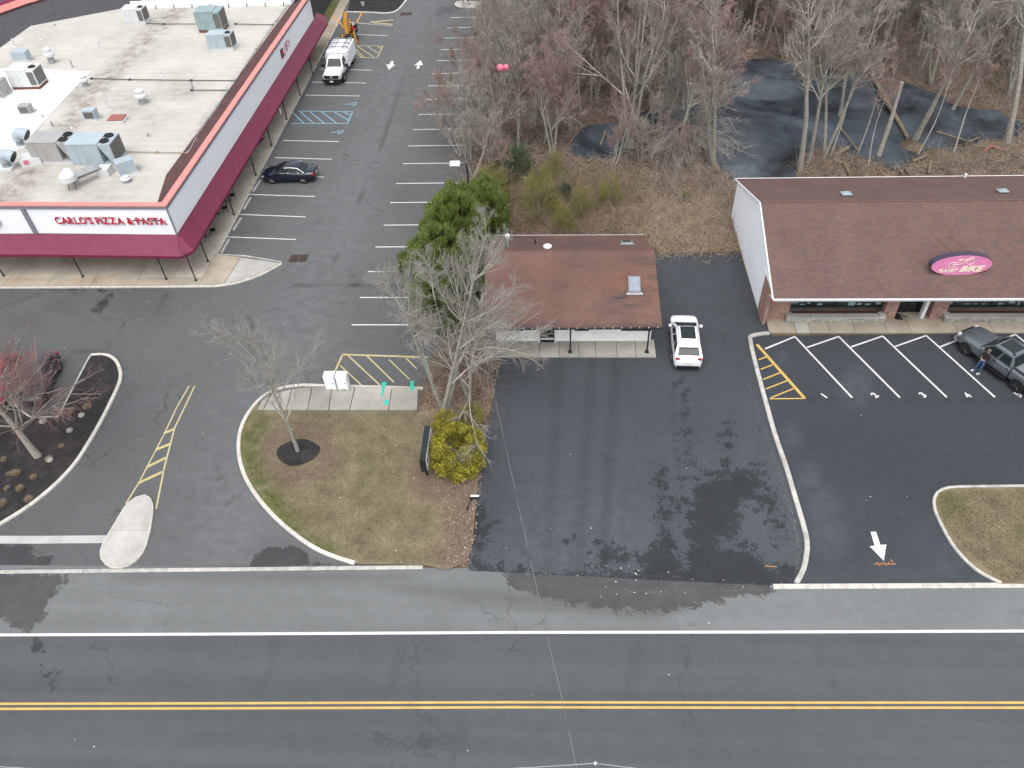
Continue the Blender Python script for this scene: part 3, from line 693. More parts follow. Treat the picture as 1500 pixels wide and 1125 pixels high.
for k in range(10): slab(r_, [(-27.6, 86.0 + 2.2 * k + g_), (-26.45, 86.0 + 2.2 * k + g_), (-26.45, 88.2 + 2.2 * k - g_), (-27.6, 88.2 + 2.2 * k - g_)], 'slab_beige')
flat('lawn', [(-29.2, 86), (-27.62, 86), (-27.62, 108), (-29.2, 108)], 0.09, MAT['lawn'], {'green': lambda V, Q: 1.0 + 0 * V[:, 0]}, res=2, kind='structure')
# walkway inside the grass island
r_ = setting('walkway')
top = lambda x: 568.5 + (0 if x > 470 else (470 - x) ** 2 * 0.0022)
jx = [(398, 386), (428, 420), (458, 451), (487.2, 482), (520.6, 512.7), (575, 569.3), (613, 612)]
slab(r_, pix((384, 589), (397, 579), (397.5, 577), (386, 602.5), (378, 602.5)), 'slab_grey')
for (a, b), (c, d) in zip(jx[:-1], jx[1:]):
    slab(r_, pix((a + .5, top(a)), (c - .5, top(c)), (d - .5, 602.5), (b + .5, 602.5)), 'slab_grey')
# apron of the small building
r_ = setting('apron')
jj = [708, 735.5, 763.7, 790.7, 819, 847.5, 872.5, 903, 930.7, 959.5]
for a, b in zip(jj[:-1], jj[1:]):
    xa, xb = at(a, 512)[0], at(b, 512)[0]
    slab(r_, [(xa + g_, 37.62), (xb - g_, 37.62), (xb - g_, 39.3), (xa + g_, 39.3)], 'slab_grey', 0.12)
# walk of the bike shop
r_ = setting('shop_walk')
jj = [1124, 1164, 1184, 1212, 1250, 1296, 1330, 1398, 1450, 1500, 1560, 1640]
for i, (a, b) in enumerate(zip(jj[:-1], jj[1:])):
    xa, xb = at(a, 480)[0], at(b, 480)[0]
    slab(r_, [(xa + g_, 40.05), (xb - g_, 40.05), (xb - g_, 43.2), (xa + g_, 43.2)], 'slab_pale' if i == 1 else 'slab_beige', 0.13)

# ------------------------------------------------------------------ painted markings
def stripe(root, pts, w, mat, z=0.016, name='stripe', world=False):
    P = [np.array(p if world else at(*p)) for p in pts]
    mb = MB(); n = len(P); Lf = []; Rt = []
    for i in range(n):
        d = P[min(i + 1, n - 1)] - P[max(i - 1, 0)]; d /= np.linalg.norm(d); nn = np.array([-d[1], d[0]]) * w / 2
        Lf.append(P[i] + nn); Rt.append(P[i] - nn)
    vs = [(q[0], q[1], z) for q in Rt + Lf]
    mb.add(vs, [(i, i + 1, n + i + 1, n + i) for i in range(n - 1)]); return obj(name, mb, MAT[mat], root)
r_ = setting('road_markings')
stripe(r_, [(-200, 929.5), (10, 930.2), (300, 929), (750, 926.5), (1100, 926), (1500, 924.5), (1700, 923)], 0.15, 'white_paint', 0.010)
for yy in (1031.3, 1038.7):
    stripe(r_, [(-200, yy + 1), (10, yy - .3), (300, yy - 1), (750, yy - 2.6), (1100, yy - 2), (1500, yy - 2), (1700, yy - 2)], 0.115, 'yellow_paint', 0.005)
r_ = setting('parking_markings')
ST = [(515, 476), (527, 436), (539, 398), (550, 362), (562, 330), (572, 297), (580, 269), (590, 240), (598, 214), (605, 190), (613, 168), (620, 146), (627, 126), (633, 108), (639, 89), (645, 73), (650, 56), (655, 41), (660, 26)]
for i, p in enumerate(ST):
    a = at(*p); stripe(r_, [a, (min(a[0] + 5.4, -7.5), a[1] + (0.02 * (i - 3)) * .12)], 0.11, 'white_paint', world=True)
for a, b in (((325, 347), (434, 351)), ((347, 314), (448, 318)), ((365, 285), (461, 288)), ((384, 258), (474.5, 259.5)), ((403, 231), (486, 233.5)), ((415, 206), (497, 207.5)),
             ((448, 139.5), (527, 140.8)), ((458, 120.5), (536, 121.7)), ((468, 101), (544.5, 103)), ((521, 50.5), (568, 52.5)), ((512, 33), (575, 38)), ((466, 83.5), (500, 84))):
    stripe(r_, [a, b], 0.11, 'white_paint')
for q in ([(427, 181), (510, 181)], [(437, 163), (517, 163.5)], [(509, 181), (516.5, 164)], [(429, 165.5), (445, 180.5)], [(440, 164), (459, 180.5)], [(454, 164), (475, 180.5)], [(471, 164), (493, 180.5)], [(489, 164), (510, 176)], [(503, 164), (515, 170)]):
    stripe(r_, q, 0.10, 'blue_paint')
for q in ([(500, 83.5), (553, 85)], [(512, 67), (561, 67.5)], [(552.5, 85), (561, 67.5)], [(517, 68), (533, 84)], [(524, 68), (548, 84)], [(538, 68), (556, 79)], [(553, 68), (559, 71.5)], [(514, 73), (530, 84)]):
    stripe(r_, q, 0.11, 'pale_yellow')
for q, w in (([(502, 519.5), (487, 552)], .13), ([(501, 519.5), (627, 523.5)], .16), ([(509.4, 520.5), (556.7, 564.5)], .10), ([(538, 522), (577, 560)], .10), ([(570, 527), (600, 556)], .09), ([(594, 524), (611, 541)], .09), ([(498.6, 535.7), (529.7, 564.5)], .10)):
    stripe(r_, q, w, 'pale_yellow')
stripe(r_, [(602, 477), (640, 478)], 0.1, 'worn_white')
def arrow(root, cx_, cy_, ang, s, mat='white_paint', z=0.016):
    pts = [(-.09, -1), (.09, -1), (.09, .05), (.42, .05), (0, 1), (-.42, .05), (-.09, .05)]
    mb = MB(); a = at(cx_, cy_); ca, sa = math.cos(ang), math.sin(ang)
    vs = [(a[0] + (x * ca - y * sa) * s, a[1] + (x * sa + y * ca) * s, z) for x, y in pts]
    mb.add(vs, [(0, 1, 2, 6), (3, 4, 5)]); mb.add([vs[6], vs[2], vs[3], vs[5]], [(0, 1, 2, 3)] if 0 else []); return obj('arrow', mb, MAT[mat], root)
def fat_arrow(root, poly, mat, z):
    mb = MB(); P = pix(*poly); mb.add([(x, y, z) for x, y in P], [tuple(range(len(P)))]); o = obj('arrow', mb, MAT[mat], root)
    bm = bmesh.new(); bm.from_mesh(o.data); bmesh.ops.triangulate(bm, faces=bm.faces[:]); bmesh.ops.recalc_face_normals(bm, faces=bm.faces[:])
    if bm.faces[0].normal.z < 0: bmesh.ops.reverse_faces(bm, faces=bm.faces[:])
    bm.to_mesh(o.data); bm.free()
fat_arrow(r_, [(573, 89.5), (577, 90), (575.5, 94), (578.7, 95), (569.5, 102.5), (565.8, 94.5), (570, 94.8)], 'white_paint', 0.016)
fat_arrow(r_, [(610, 101), (614, 101), (615.5, 95.5), (620, 95.6), (616, 88.3), (606.5, 96.5), (611.5, 95.5)], 'white_paint', 0.016)
fat_arrow(r_, [(1275, 779.5), (1283, 779), (1289.5, 798.4), (1298.3, 798), (1294.5, 822), (1273.5, 800.5), (1281, 799.5)], 'white_paint', 0.024)
for cx_, cy_ in ((515, 152), (495.5, 193)):
    o = setting('wheelchair_symbol')
    for q in ([(-11, 1), (-4, 1), (0, -1), (3, 1)], [(0, -1), (6, -2.5), (6, 2), (1, 3), (-1, 1.5)], [(6, -2.5), (8.5, -1)], [(3, 1), (7, 1.5)]):
        stripe(o, [(cx_ + a, cy_ + b) for a, b in q], 0.09, 'blue_paint', 0.016)
r_ = setting('driveway_markings')
stripe(r_, [(277.3, 565.3), (259, 597), (241.3, 634.7), (204, 706.7), (184, 738.7)], 0.09, 'pale_yellow')
stripe(r_, [(285.3, 565.3), (270, 598), (256, 626.7), (241.3, 682.7), (228.8, 745.3)], 0.10, 'pale_yellow')
for a, b in (((240, 635.2), (256, 628.5)), ((228, 659.2), (248.8, 650.7)), ((214.7, 684.8), (243.2, 670.7)), ((202.7, 708), (238.1, 691.5))): stripe(r_, [a, b], 0.20, 'pale_yellow', 0.020)
stripe(r_, [(-120, 790.5), (60, 790.8), (156, 790)], 0.50, 'worn_white')
r_ = setting('shop_markings')
Z2 = 0.024
for q in ([(1164, 493.2), (1248, 582.8)], [(1228.4, 493.2), (1318, 582.8)], [(1292.8, 492.6), (1386.6, 582.2)], [(1356.6, 491.8), (1457, 582)], [(1421, 491), (1528, 582)], [(1487, 490), (1600, 582)]):
    stripe(r_, q, 0.125, 'white_paint', Z2)
for q in ([(1165, 493.2), (1120.6, 511.4)], [(1229, 493.2), (1182, 509.4)], [(1293, 492.6), (1246.6, 508.6)], [(1357, 491.8), (1311, 508)], [(1422, 491), (1376.8, 508.6)], [(1488, 490), (1443, 507)]):
    stripe(r_, q, 0.12, 'white_paint', Z2 + .003)
stripe(r_, [(1108.8, 505), (1179, 584.4)], 0.20, 'yellow_paint', Z2 + .003)
for q in ([(1127, 584.5), (1177, 584)], [(1110.8, 527.4), (1123.4, 522.6)], [(1114, 541.4), (1131.8, 534.6)], [(1117.8, 556.2), (1143.8, 545.8)], [(1122, 570), (1154, 557.6)], [(1129, 583), (1162.6, 569.4)]):
    stripe(r_, q, 0.10, 'yellow_paint', Z2)
def text_mesh(body, size, extrude=0.0, offset=0.0, shear=0.0, align='CENTER', spacing=1.0):
    cu = bpy.data.curves.new('t', 'FONT'); cu.body = body; cu.size = size; cu.extrude = extrude; cu.offset = offset; cu.shear = shear
    cu.align_x = align; cu.align_y = 'CENTER'; cu.space_character = spacing; cu.resolution_u = 3
    o = bpy.data.objects.new('t', cu); COL.objects.link(o)
    dg = bpy.context.evaluated_depsgraph_get(); me = bpy.data.meshes.new_from_object(o.evaluated_get(dg))
    bpy.data.objects.remove(o); bpy.data.curves.remove(cu); return me
for ch, (x, y) in zip('12345', ((1207.5, 580.5), (1281.5, 579.5), (1352, 579), (1417.5, 579.8), (1491.5, 578.5))):
    me = text_mesh(ch, 0.62, 0.0, 0.022); me.name = 'painted_number'; me.materials.clear(); me.materials.append(MAT['white_paint'])
    a = at(x, y); link('painted_number', me, r_, (a[0], a[1], Z2 + .004), R_(38))
r_ = setting('utility_paint_marks')
for q in ([(1280, 826.5), (1312, 826.5)], [(1285, 824), (1288, 829), (1292, 824.5)], [(1295, 824), (1298, 829), (1302, 824)], [(1304, 820), (1308, 824)], [(1120, 829.5), (1138, 830.5)]):
    stripe(r_, q, 0.05, 'orange_paint', Z2 + .004)
def blob(root, pts, mat, z):
    mb = MB(); P = pix(*pts); mb.add([(x, y, z) for x, y in P], [tuple(range(len(P)))]); o = obj('paint_mark', mb, MAT[mat], root)
    if o.data.polygons[0].normal.z < 0: o.data.flip_normals()
blob(r_, [(560, 562.5), (566, 562), (567, 565), (564.5, 569), (563, 576), (560.5, 584), (558.5, 583), (560, 574), (559.5, 567)], 'teal_paint', 0.152)
blob(r_, [(601.5, 561), (605, 559.5), (607, 562), (606.5, 571), (603.5, 576), (601, 574)], 'teal_paint', 0.152)
blob(r_, [(563.5, 588.5), (567, 587.5), (569.5, 590), (569, 595), (565.5, 597), (563.5, 593)], 'teal_paint', 0.152)

# ------------------------------------------------------------------ pond
PND = [(1068, 262), (1052, 240), (1040, 214), (1042, 160), (1030, 110), (1048, 76), (1100, 84), (1160, 92), (1210, 100), (1262, 108), (1300, 128), (1330, 122), (1380, 140), (1400, 158), (1440, 158), (1480, 170), (1500, 190), (1440, 210), (1420, 214), (1400, 222), (1352, 222),
       (1350, 236), (1330, 246), (1305, 250), (1285, 240), (1268, 236), (1252, 236), (1240, 216), (1215, 215), (1196, 218), (1180, 232), (1165, 256), (1130, 268)]
def ragged(P, a=.32):
    P = np.array(P); t_ = np.arange(len(P)); return [tuple(p + a * np.array([math.sin(i * 1.7) + math.sin(i * .61 + 1), math.cos(i * 1.3) + math.sin(i * .83)]) * .7 + rng.normal(0, .10, 2)) for i, p in enumerate(P)]
flat('pond', ragged([tuple(p) for p in catmull(pix(*PND) + pix(PND[0]), .8)][:-1]), 0.034, MAT['water'], kind='structure')
PND2 = [(838, 205), (850, 190), (872, 182), (905, 178), (960, 160), (1000, 150), (1030, 160), (1024, 190), (985, 208), (950, 214), (915, 226), (880, 234), (852, 234), (838, 224)]
flat('pond', ragged([tuple(p) for p in catmull(pix(*PND2) + pix(PND2[0]), .8)][:-1]), 0.034, MAT['water'], kind='structure')

# ================================================================== BUILDINGS
# ---- shopping centre with the flat roof
sb = thing('shopping_centre', 'large shopping centre with cream flat roof, white fascia and maroon wrap-around awning', 'building', (-28, 48, 0))
def P_(*q): return [(x + 28, y - 48) for x, y in q]
def S(name, mb, mats, parent=None, **kw):   # world-coordinates mesh parented to sb
    mb.v = [(x + 28, y - 48, z) for x, y, z in mb.v]; return obj(name, mb, mats, parent or sb, **kw)
ZR, ZT, ZP, ZA = 5.2, 5.95, 3.6, 2.55
XW, XF, YF = -29.3, -27.47, 46.87          # wall line, fascia plane, front fascia plane
YB = 88.6
mb = MB(); mb.box((-55, 49.35, ZP / 2), (51.4, 0.3, ZP)); S('front_wall', mb, MAT['beige_wall'])
mb = MB(); mb.box((XW - .15, 68.8, ZP / 2), (0.3, 38.6, ZP)); S('side_wall', mb, MAT['beige_wall'])
mb = MB(); mb.box((-43, YB - .2, 2.5), (27, 0.3, 5.0)); S('rear_wall', mb, MAT['beige_wall'])
# roof membrane with stains traced from its drainage line
def grime(V, Q):
    d = np.clip(1.3 - stroke([(262, 15), (240, 30), (215, 55), (165, 105), (130, 145), (95, 190), (60, 235), (10, 285), (-20, 300)], Q) / 16, 0, 1)
    for c, r, a in (((35, 262), 26, 1), ((120, 140), 26, .8), ((190, 150), 30, .45), ((265, 133), 22, .6), ((90, 190), 16, .8), ((230, 170), 22, .4), ((15, 285), 26, 1), ((250, 125), 30, .3), ((130, 280), 40, .35), ((180, 250), 30, .35), ((70, 55), 40, .15), ((200, 70), 40, .25)):
        d = np.maximum(d, a * np.clip(1.4 - np.linalg.norm((Q - c) * [.8, 1.3], axis=1) / r, 0, 1))
    d = np.maximum(d, 0.5 * np.clip(1.3 - stroke([(240, 290), (290, 190), (380, 70), (430, 0)], Q) / 7, 0, 1))
    return d
o = flat('roof_membrane', [(-28.2, 47.2), (-27.8, YB), (-46.9, 89.5), (-56.2, 84.2), (-56.6, 77.2), (-75, 70), (-75, 49.3), (-42.5, 48.0)], ZR, MAT['roof'], {'grime': grime}, res=0.7)
o.parent = sb; o.location = (28, -48, 0)
o = flat('roof_patch', pix((-90, 98), (67, 102), (134, 104.5), (122, 115), (10, 237), (-90, 300), z=ZR + .03), ZR + .03, MAT['roof_new'], {}); o.parent = sb; o.location = (28, -48, 0)
mb = MB(); mb.prism([(-47.0, 89.6), (-28.8, 88.9), (-28.8, 112), (-80, 112), (-80, 66), (-75, 70.1), (-56.7, 77.3), (-56.3, 84.3)], 0, ZR - .05); S('rear_roof', mb, MAT['roof_dark'])
mb = MB()
a, b = at(-60, 35, 5.6), at(35, 1, 5.6); c_ = at(60, -10, 5.6)
mb.tube([(a[0], a[1], 5.4), (b[0], b[1], 5.4), (c_[0] + 3, c_[1] + 2, 5.4)], 0.5, 4); S('rear_coping', mb, MAT['salmon'])
mb = MB(); mb.tube([(a[0] - .6, a[1] + 1.4, 5.0), (b[0] - .6, b[1] + 1.4, 5.0), (c_[0] + 2.5, c_[1] + 3, 5.0)], 0.9, 4); S('rear_awning', mb, MAT['maroon'])
# rear parapet with braces
mb = MB(); mb.box((-37.8, YB + .25, ZR + .35), (18.0, .25, .7)); S('parapet', mb, MAT['white_panel'])
mb = MB(); mb.box((-37.8, YB + 2.6, ZR - .1), (18.0, 4.4, .25)); S('rear_deck', mb, MAT['galv'])
for k in range(9):
    x = -46.2 + 2.05 * k; mb = MB(); mb.tube([(x, YB + .95, ZR + .85), (x + .2, YB - .25, ZR + .05)], .045, 4); S('brace', mb, MAT['dark_metal'])
# fascia (front, side), trims, coping, awning
xs = [-80, -66, -52, -38.0]
mb = MB(); mb.box((-61, 47.25, (ZP + ZT) / 2), (45.5, .2, ZT - ZP)); S('fascia_panel', mb, MAT['white_panel'])
mb = MB(); q = [(XF, YF), (-38.3, YF + .3), (-38.3, YF + .5), (XF - .2, YF + .2)]; mb.prism(q, ZP, ZT); S('fascia_panel', mb, MAT['white_panel'])
q = [(XF, YF), (-26.75, 89.0), (-26.95, 89.0), (XF - .2, YF + .2)]; mb = MB(); mb.prism(q, ZP, ZT); S('fascia_panel', mb, MAT['white_panel'])
mb = MB(); mb.box((-38.2, 47.12, (ZP + ZT) / 2), (.32, .16, ZT - ZP - .02)); S('fascia_joint', mb, MAT['grey_trim'])
mb = MB(); mb.box((XF + .01, YF - .01, (ZP + ZT) / 2), (.09, .09, ZT - ZP)); S('corner_trim', mb, MAT['grey_trim'])
def offs(z0, z1, o0, o1, mat, name):
    """band that follows the fascia outside face between two outward offsets"""
    mb = MB()
    for pa, pb, na, nb in (((-84, 47.2 + .0), (-38.3, 47.12), (0, -1), (0, -1)), ((-38.3, 47.12), (XF, YF), (0, -1), (.7, -.7)), ((XF, YF), (-26.75, 89.0), (.7, -.7), (1, 0))):
        def pt(p, n, o): l = 1.414 if abs(n[0]) > .5 and abs(n[1]) > .5 else 1; return (p[0] + n[0] * o * l, p[1] + n[1] * o * l)
        vs = []
        for z in (z0, z1):
            for p, n in ((pa, na), (pb, nb)):
                for oo in (o0, o1): x, y = pt(p, n, oo); vs.append((x, y, z))
        mb.add(vs, [(0, 1, 3, 2), (4, 6, 7, 5), (0, 2, 6, 4), (1, 5, 7, 3), (0, 4, 5, 1), (2, 3, 7, 6)])
    return S(name, mb, MAT[mat])
offs(ZT - .22, ZT + .03, .005, .06, 'grey_trim', 'drip_edge')
offs(ZT + .03, ZT + .10, -.42, .09, 'salmon', 'coping')
# sloped back of the side parapet
mb = MB()
for dz in (0, -.1):
    q_ = [(-27.8, YF + .4, ZT + dz), (-27.05, 88.9, ZT + dz), (-28.9, 88.9, ZR + .02 + dz), (-29.75, 52.5, ZR + .02 + dz), (-28.95, YF + 1.6, ZR + .02 + dz)]
    mb.add(q_, [(0, 1, 2, 3, 4)] if dz == 0 else [(4, 3, 2, 1, 0)])
o = S('parapet_back', mb, MAT['brown_slope'])
# awning: outer lower edge further out than the panel foot, chamfered corner
inn = [(-84, 47.15), (-38.3, 47.1), (XF, YF), (XF + .02, YF + .1), (-26.75, 89.0), (-26.9, 91.0)]
out = [(-84, 46.05), (-38.3, 45.98), (-27.1, 45.62), (-26.42, 46.35), (-25.75, 90.6), (-26.3, 92.6)]
for i in range(5):
    a, b, c, d = inn[i], inn[i + 1], out[i + 1], out[i]
    mb = MB()
    mb.add([(d[0], d[1], ZA), (c[0], c[1], ZA), (b[0], b[1], ZP), (a[0], a[1], ZP)], [(0, 1, 2, 3)])
    mb.add([(d[0], d[1], ZA - .22), (c[0], c[1], ZA - .22), (c[0], c[1], ZA), (d[0], d[1], ZA)], [(0, 1, 2, 3)])
    mb.add([(d[0], d[1], ZA - .22), (c[0], c[1], ZA - .22), (b[0], b[1] , ZA - .1), (a[0], a[1], ZA - .1)], [(3, 2, 1, 0)])
    S('awning', mb, MAT['maroon'])
mb = MB(); mb.prism([(-84, 46.6), (-27.4, 46.3), (-26.9, 46.8), (-26.3, 90), (-29.3, 90), (-29.3, 49.2), (-84, 49.2)], ZA - .02, ZA + .08); S('soffit', mb, MAT['beige_wall'])
for x, y in ((-26.85, 45.92), (-29.2, 46.1), (-35.85, 46.45), (-42.2, 46.6), (-48.6, 46.6), (-26.72, 48.35), (-26.62, 54.9), (-26.55, 61.3), (-26.5, 66.6), (-26.4, 72.0), (-26.35, 77.4), (-26.2, 82.6)):
    mb = MB(); mb.tube([(x, y, .12), (x, y, ZA + .02)], .055, 6); mb.box((x, y, .15), (.2, .2, .03)); S('awning_post', mb, MAT['dark_metal'])
# openings
def opening(x, w, z0, z1, y=49.2, nm='door'):
    mb = MB(); mb.box((x, y - .02, (z0 + z1) / 2), (w, .08, z1 - z0)); f = S(nm, mb, MAT['dark_metal'])
    n = max(1, round(w / 1.1)); mb = MB()
    for k in range(n): mb.box((x - w / 2 + w * (k + .5) / n, y - .07, (z0 + z1) / 2), (w / n - .09, .03, z1 - z0 - .12))
    S('pane', mb, MAT['glass'], f).matrix_parent_inverse = Matrix.Identity(4)
opening(-38.0, 1.0, .14, 2.3); opening(-30.1, 1.9, .14, 2.3, nm='window'); opening(-46, 5, .5, 2.3, nm='window'); opening(-55, 6, .5, 2.3, nm='window')
for k in range(9):
    y = 52 + k * 4.0; mb = MB(); mb.box((XW + .04, y, 1.35), (.06, 2.9, 2.2)); f = S('window', mb, MAT['dark_metal'])
    mb = MB(); mb.box((XW + .09, y - .7, 1.35), (.03, 1.3, 2.05)); mb.box((XW + .09, y + .7, 1.35), (.03, 1.3, 2.05)); S('pane', mb, MAT['glass'], f)
# roof piping along the edge and across the membrane
def rpipe(pts, r=.05, mat='galv', name='roof_conduit', label='thin conduit running across the cream roof'):
    mb = MB(); mb.tube([at3(x, y, ZR + .12) for x, y in pts], r, 5)
    for x, y in pts:
        q = at3(x, y, ZR + .06); mb.box(q, (.22, .22, .12))
    return mb
for pts, m_ in (([(277, 222), (290, 196), (318, 155), (345, 118), (375, 72), (405, 30), (425, 2)], 'galv'), ([(134, 115), (190, 116.5), (280, 117.5), (346, 118)], 'dark_metal'), ([(281, 132), (341, 132)], 'dark_metal'),
                ([(180, 222), (230, 223), (275, 224)], 'timber'), ([(345, 35), (400, 36)], 'dark_metal'), ([(205, 34), (240, 35), (295, 35)], 'dark_metal'), ([(284, 215), (300, 186), (330, 138)], 'galv')):
    S('roof_conduit', rpipe(pts, .04), MAT[m_])

# ---- shop signs
def sign_letters(root, body, size, ext, off, spacing=1.0, shear=0.0, back='sign_edge', face='sign_red', name='letter'):
    """raised letters one by one along local X, facing -Y"""
    x = 0; outp = []
    for ch in body:
        if ch == ' ': x += size * .32; continue
        me = text_mesh(ch, size, ext, off, shear, 'LEFT'); me.name = name
        V = coords(me); w = V[:, 0].max(); V0 = V[:, 0].min()
        me.materials.clear(); me.materials.append(MAT[back]); me.materials.append(MAT[face])
        mi = [1 if p.normal.z > .9 else 0 for p in me.polygons]; me.polygons.foreach_set('material_index', mi)
        o = link(name, me, root); o.rotation_euler = (R_(90), 0, 0); o.location = (x - V0, 0, 0); outp.append(o); x += (w - V0) + size * .10 * spacing
    for o in outp: o.location.x -= x / 2
    return x
t = thing('shop_sign', "red raised letters reading CARLO'S PIZZA & PASTA on the white fascia above the awning", 'shop sign', (0, 0, 0))
L_ = sign_letters(t, "CARLO'S PIZZA & PASTA", 0.78, .07, .030, 0.7)
a, b = at3(84, 318, 4.85), at3(244, 325.5, 4.75)
t.location = ((a[0] + b[0]) / 2 - .02, 46.93, 4.78); sx = (b[0] - a[0]) / L_; t.scale = (sx, 1, 1.05); t.rotation_euler = (0, 0, R_(-1.6))
mb = MB(); mb.box((0, .09, 0), (L_ * .98, .05, .10)); obj('raceway', mb, MAT['dark_metal'], t)
t = thing('shop_sign', 'small red and white raised letters on the long side fascia of the shopping centre', 'shop sign', (0, 0, 0))
a, b = at3(418, 78, 4.9), at3(440, 47, 4.9)
t.location = (-26.98, (a[1] + b[1]) / 2, 4.75); t.rotation_euler = (0, 0, R_(91)); L_ = b[1] - a[1]
for k in range(8):                       # too small to read in the photograph: only their strokes are built
    x = -L_ / 2 + L_ * (k + .5) / 8; w = L_ / 8 * .68; mb = MB()
    for dx, dz, sx_, sz_ in (((-w / 2, 0, .13, .85), (w / 2, 0, .13, .85), (0, .1, w, .13)), ((-w / 2, 0, .14, .85), (0, .37, w, .13), (0, -.02, w * .8, .12)), ((0, 0, .14, .85), (0, .37, w, .13)), ((-w / 2, 0, .13, .85), (w / 2, 0, .13, .85), (0, -.36, w, .13)))[(k * 3) % 4]:
        mb.box((x + dx, 0, dz), (sx_, .14, sz_), mi=0); mb.box((x + dx, -.075, dz), (sx_ * .8, .012, sz_ * .95), mi=1)
    obj('letter', mb, [MAT['dark_metal' if k % 3 == 0 else 'sign_edge'], MAT['sign_red']], t)
mb = MB(); mb.box((0, .09, 0), (L_ * .98, .05, .10)); obj('raceway', mb, MAT['dark_metal'], t)
t = thing('shop_sign', 'round magenta logo disc on the white front fascia at the photo edge', 'shop sign')
a = at3(-3, 318, 4.7); mb = MB(); mb.lathe([(.45, 0), (.45, .08)], axis='y', n=20); obj('disc', mb, MAT['maroon'], t); t.location = (a[0], 46.95, 4.75)

# ---- rooftop equipment (stands on the flat roof, each a thing)
def roof_unit(px, py, w, d, h, mat, label, fans=2, curb='hvac_cream', rz=0, coil='right', sloped=False, group=None):
    x, y = at(px, py, ZR); t = thing('rooftop_unit', label, 'air conditioner', (x, y, ZR), rz, group)
    mb = MB(); mb.box((0, 0, .14), (w * .98, d * .95, .28)); obj('curb', mb, MAT[curb], t)
    mb = MB(); mb.box((-w * .14, 0, .28 + h / 2), (w * .72, d, h)); mb.box((-w * .14, -d / 2 - .012, .28 + h * .5), (.04, .02, h * .9)); mb.box((-w * .32, -d / 2 - .012, .28 + h * .5), (.03, .02, h * .9))
    mb.box((-w * .14, 0, .28 + h + .015), (w * .74, d * 1.03, .03)); obj('casing', mb, MAT[mat], t)
    mb = MB()
    if sloped:
        q = [(w * .22, .28 + h * .98), (w * .5, .28 + h * .98), (w * .5, .28 + .05), (w * .42, .28 + .05)]
        vs = [(a, -d / 2 * .98, b) for a, b in q] + [(a, d / 2 * .98, b) for a, b in q]
        mb.add(vs, [(0, 1, 2, 3)[::-1], (4, 5, 6, 7), (0, 4, 5, 1)[::-1], (1, 5, 6, 2)[::-1], (2, 6, 7, 3)[::-1], (3, 7, 4, 0)[::-1]])
        mb2 = MB(); mb2.prism([(w * .2, -d / 2), (w * .5, -d / 2), (w * .5, d / 2), (w * .2, d / 2)], .28, .34); obj('base_pan', mb2, MAT[mat], t)
    else: mb.box((w * .36, 0, .28 + h / 2), (w * .28, d * .98, h * .98))
    c = obj('condenser_section', mb, MAT[mat], t)
    mb = MB(); mb.box((w * .5 + .008, 0, .28 + h / 2), (.02, d * .86, h * .84)); 
    for k in range(5): mb.box((w * .5 + .022, -d * .4 + d * .2 * k, .28 + h / 2), (.012, .03, h * .84))
    obj('coil', mb, MAT['coil'], t)
    if not sloped:
        mb = MB(); mb.box((w * .36, -d / 2 - .004, .28 + h * .5), (w * .22, .02, h * .78)); obj('coil', mb, MAT['coil'], t)
    for k in range(fans):
        yy = 0 if fans == 1 else (-d * .22 + d * .44 * k); xx = w * .34; r = min(.36, d * .19)
        mb = MB(); mb.lathe([(r, 0), (r, .06), (r * .9, .06), (r * .9, .02)], (xx, yy, .28 + h), 16); f = obj('fan_ring', mb, MAT['black'], t)
        mb = MB()
        for q in range(4): mb.box((xx + math.cos(q * .785) * 0, yy, .28 + h + .07), (r * 1.9, .014, .014), q * .785)
        mb.lathe([(r * .25, .05), (r * .2, .09)], (xx, yy, .28 + h), 8); obj('fan_grille', mb, MAT['dark_metal'], f)
    return t
roof_unit(203, 33, 2.2, 1.5, 1.3, 'hvac_cream', 'pale cream air conditioner near the far edge of the flat roof', 1)
roof_unit(314, 43, 2.6, 1.9, 1.75, 'hvac_green', 'green-grey air conditioner on a rust brown frame at the far side of the roof', 0, 'rustbrown')
roof_unit(328, 71, 2.4, 1.4, 1.25, 'hvac_blue', 'blue-grey air conditioner beside the green-grey one on the rust frame', 1)
roof_unit(46, 126, 2.6, 1.7, 1.5, 'hvac_cream', 'pale air conditioner on a rusty brown curb on the bright white roof patch', 1, 'rustbrown')
roof_unit(90, 232, 3.4, 1.9, 1.55, 'hvac_grey', 'warm grey double-fan air conditioner with slanted end, near the front roof edge', 2, 'hvac_cream', sloped=True)
roof_unit(149, 236, 3.5, 2.0, 1.65, 'hvac_blue', 'largest light blue double-fan air conditioner with slanted end', 2, 'hvac_cream', sloped=True)
def small_unit(px, py, w, d, h, mat, label, open_front=True, rz=0, cat='roof vent'):
    x, y = at(px, py, ZR); t = thing('vent_box', label, cat, (x, y, ZR), rz)
    mb = MB(); mb.box((0, 0, h / 2 + .12), (w, d, h)); mb.box((w * .5 + .2, .1, .25), (.4, .12, .12)); obj('casing', mb, MAT[mat], t)
    mb = MB(); mb.box((0, 0, .06), (w * 1.1, d * 1.1, .12)); obj('curb', mb, MAT['hvac_cream'], t)
    if open_front:
        mb = MB(); mb.box((-.0, -d / 2 - .01, h / 2 + .12), (w * .8, .03, h * .7))
        for k in range(4): mb.box((0, -d / 2 - .03, .2 + h * .2 * (k + .5)), (w * .8, .02, .02))
        obj('louvre', mb, MAT['coil'], t)
    return t
small_unit(41, 166, .95, .75, .7, 'hvac_grey', 'small grey condenser box standing on the bright white roof patch')
small_unit(136, 174, 1.0, .8, .75, 'hvac_blue', 'small blue-grey condenser box left of the red-brown roof hatch')
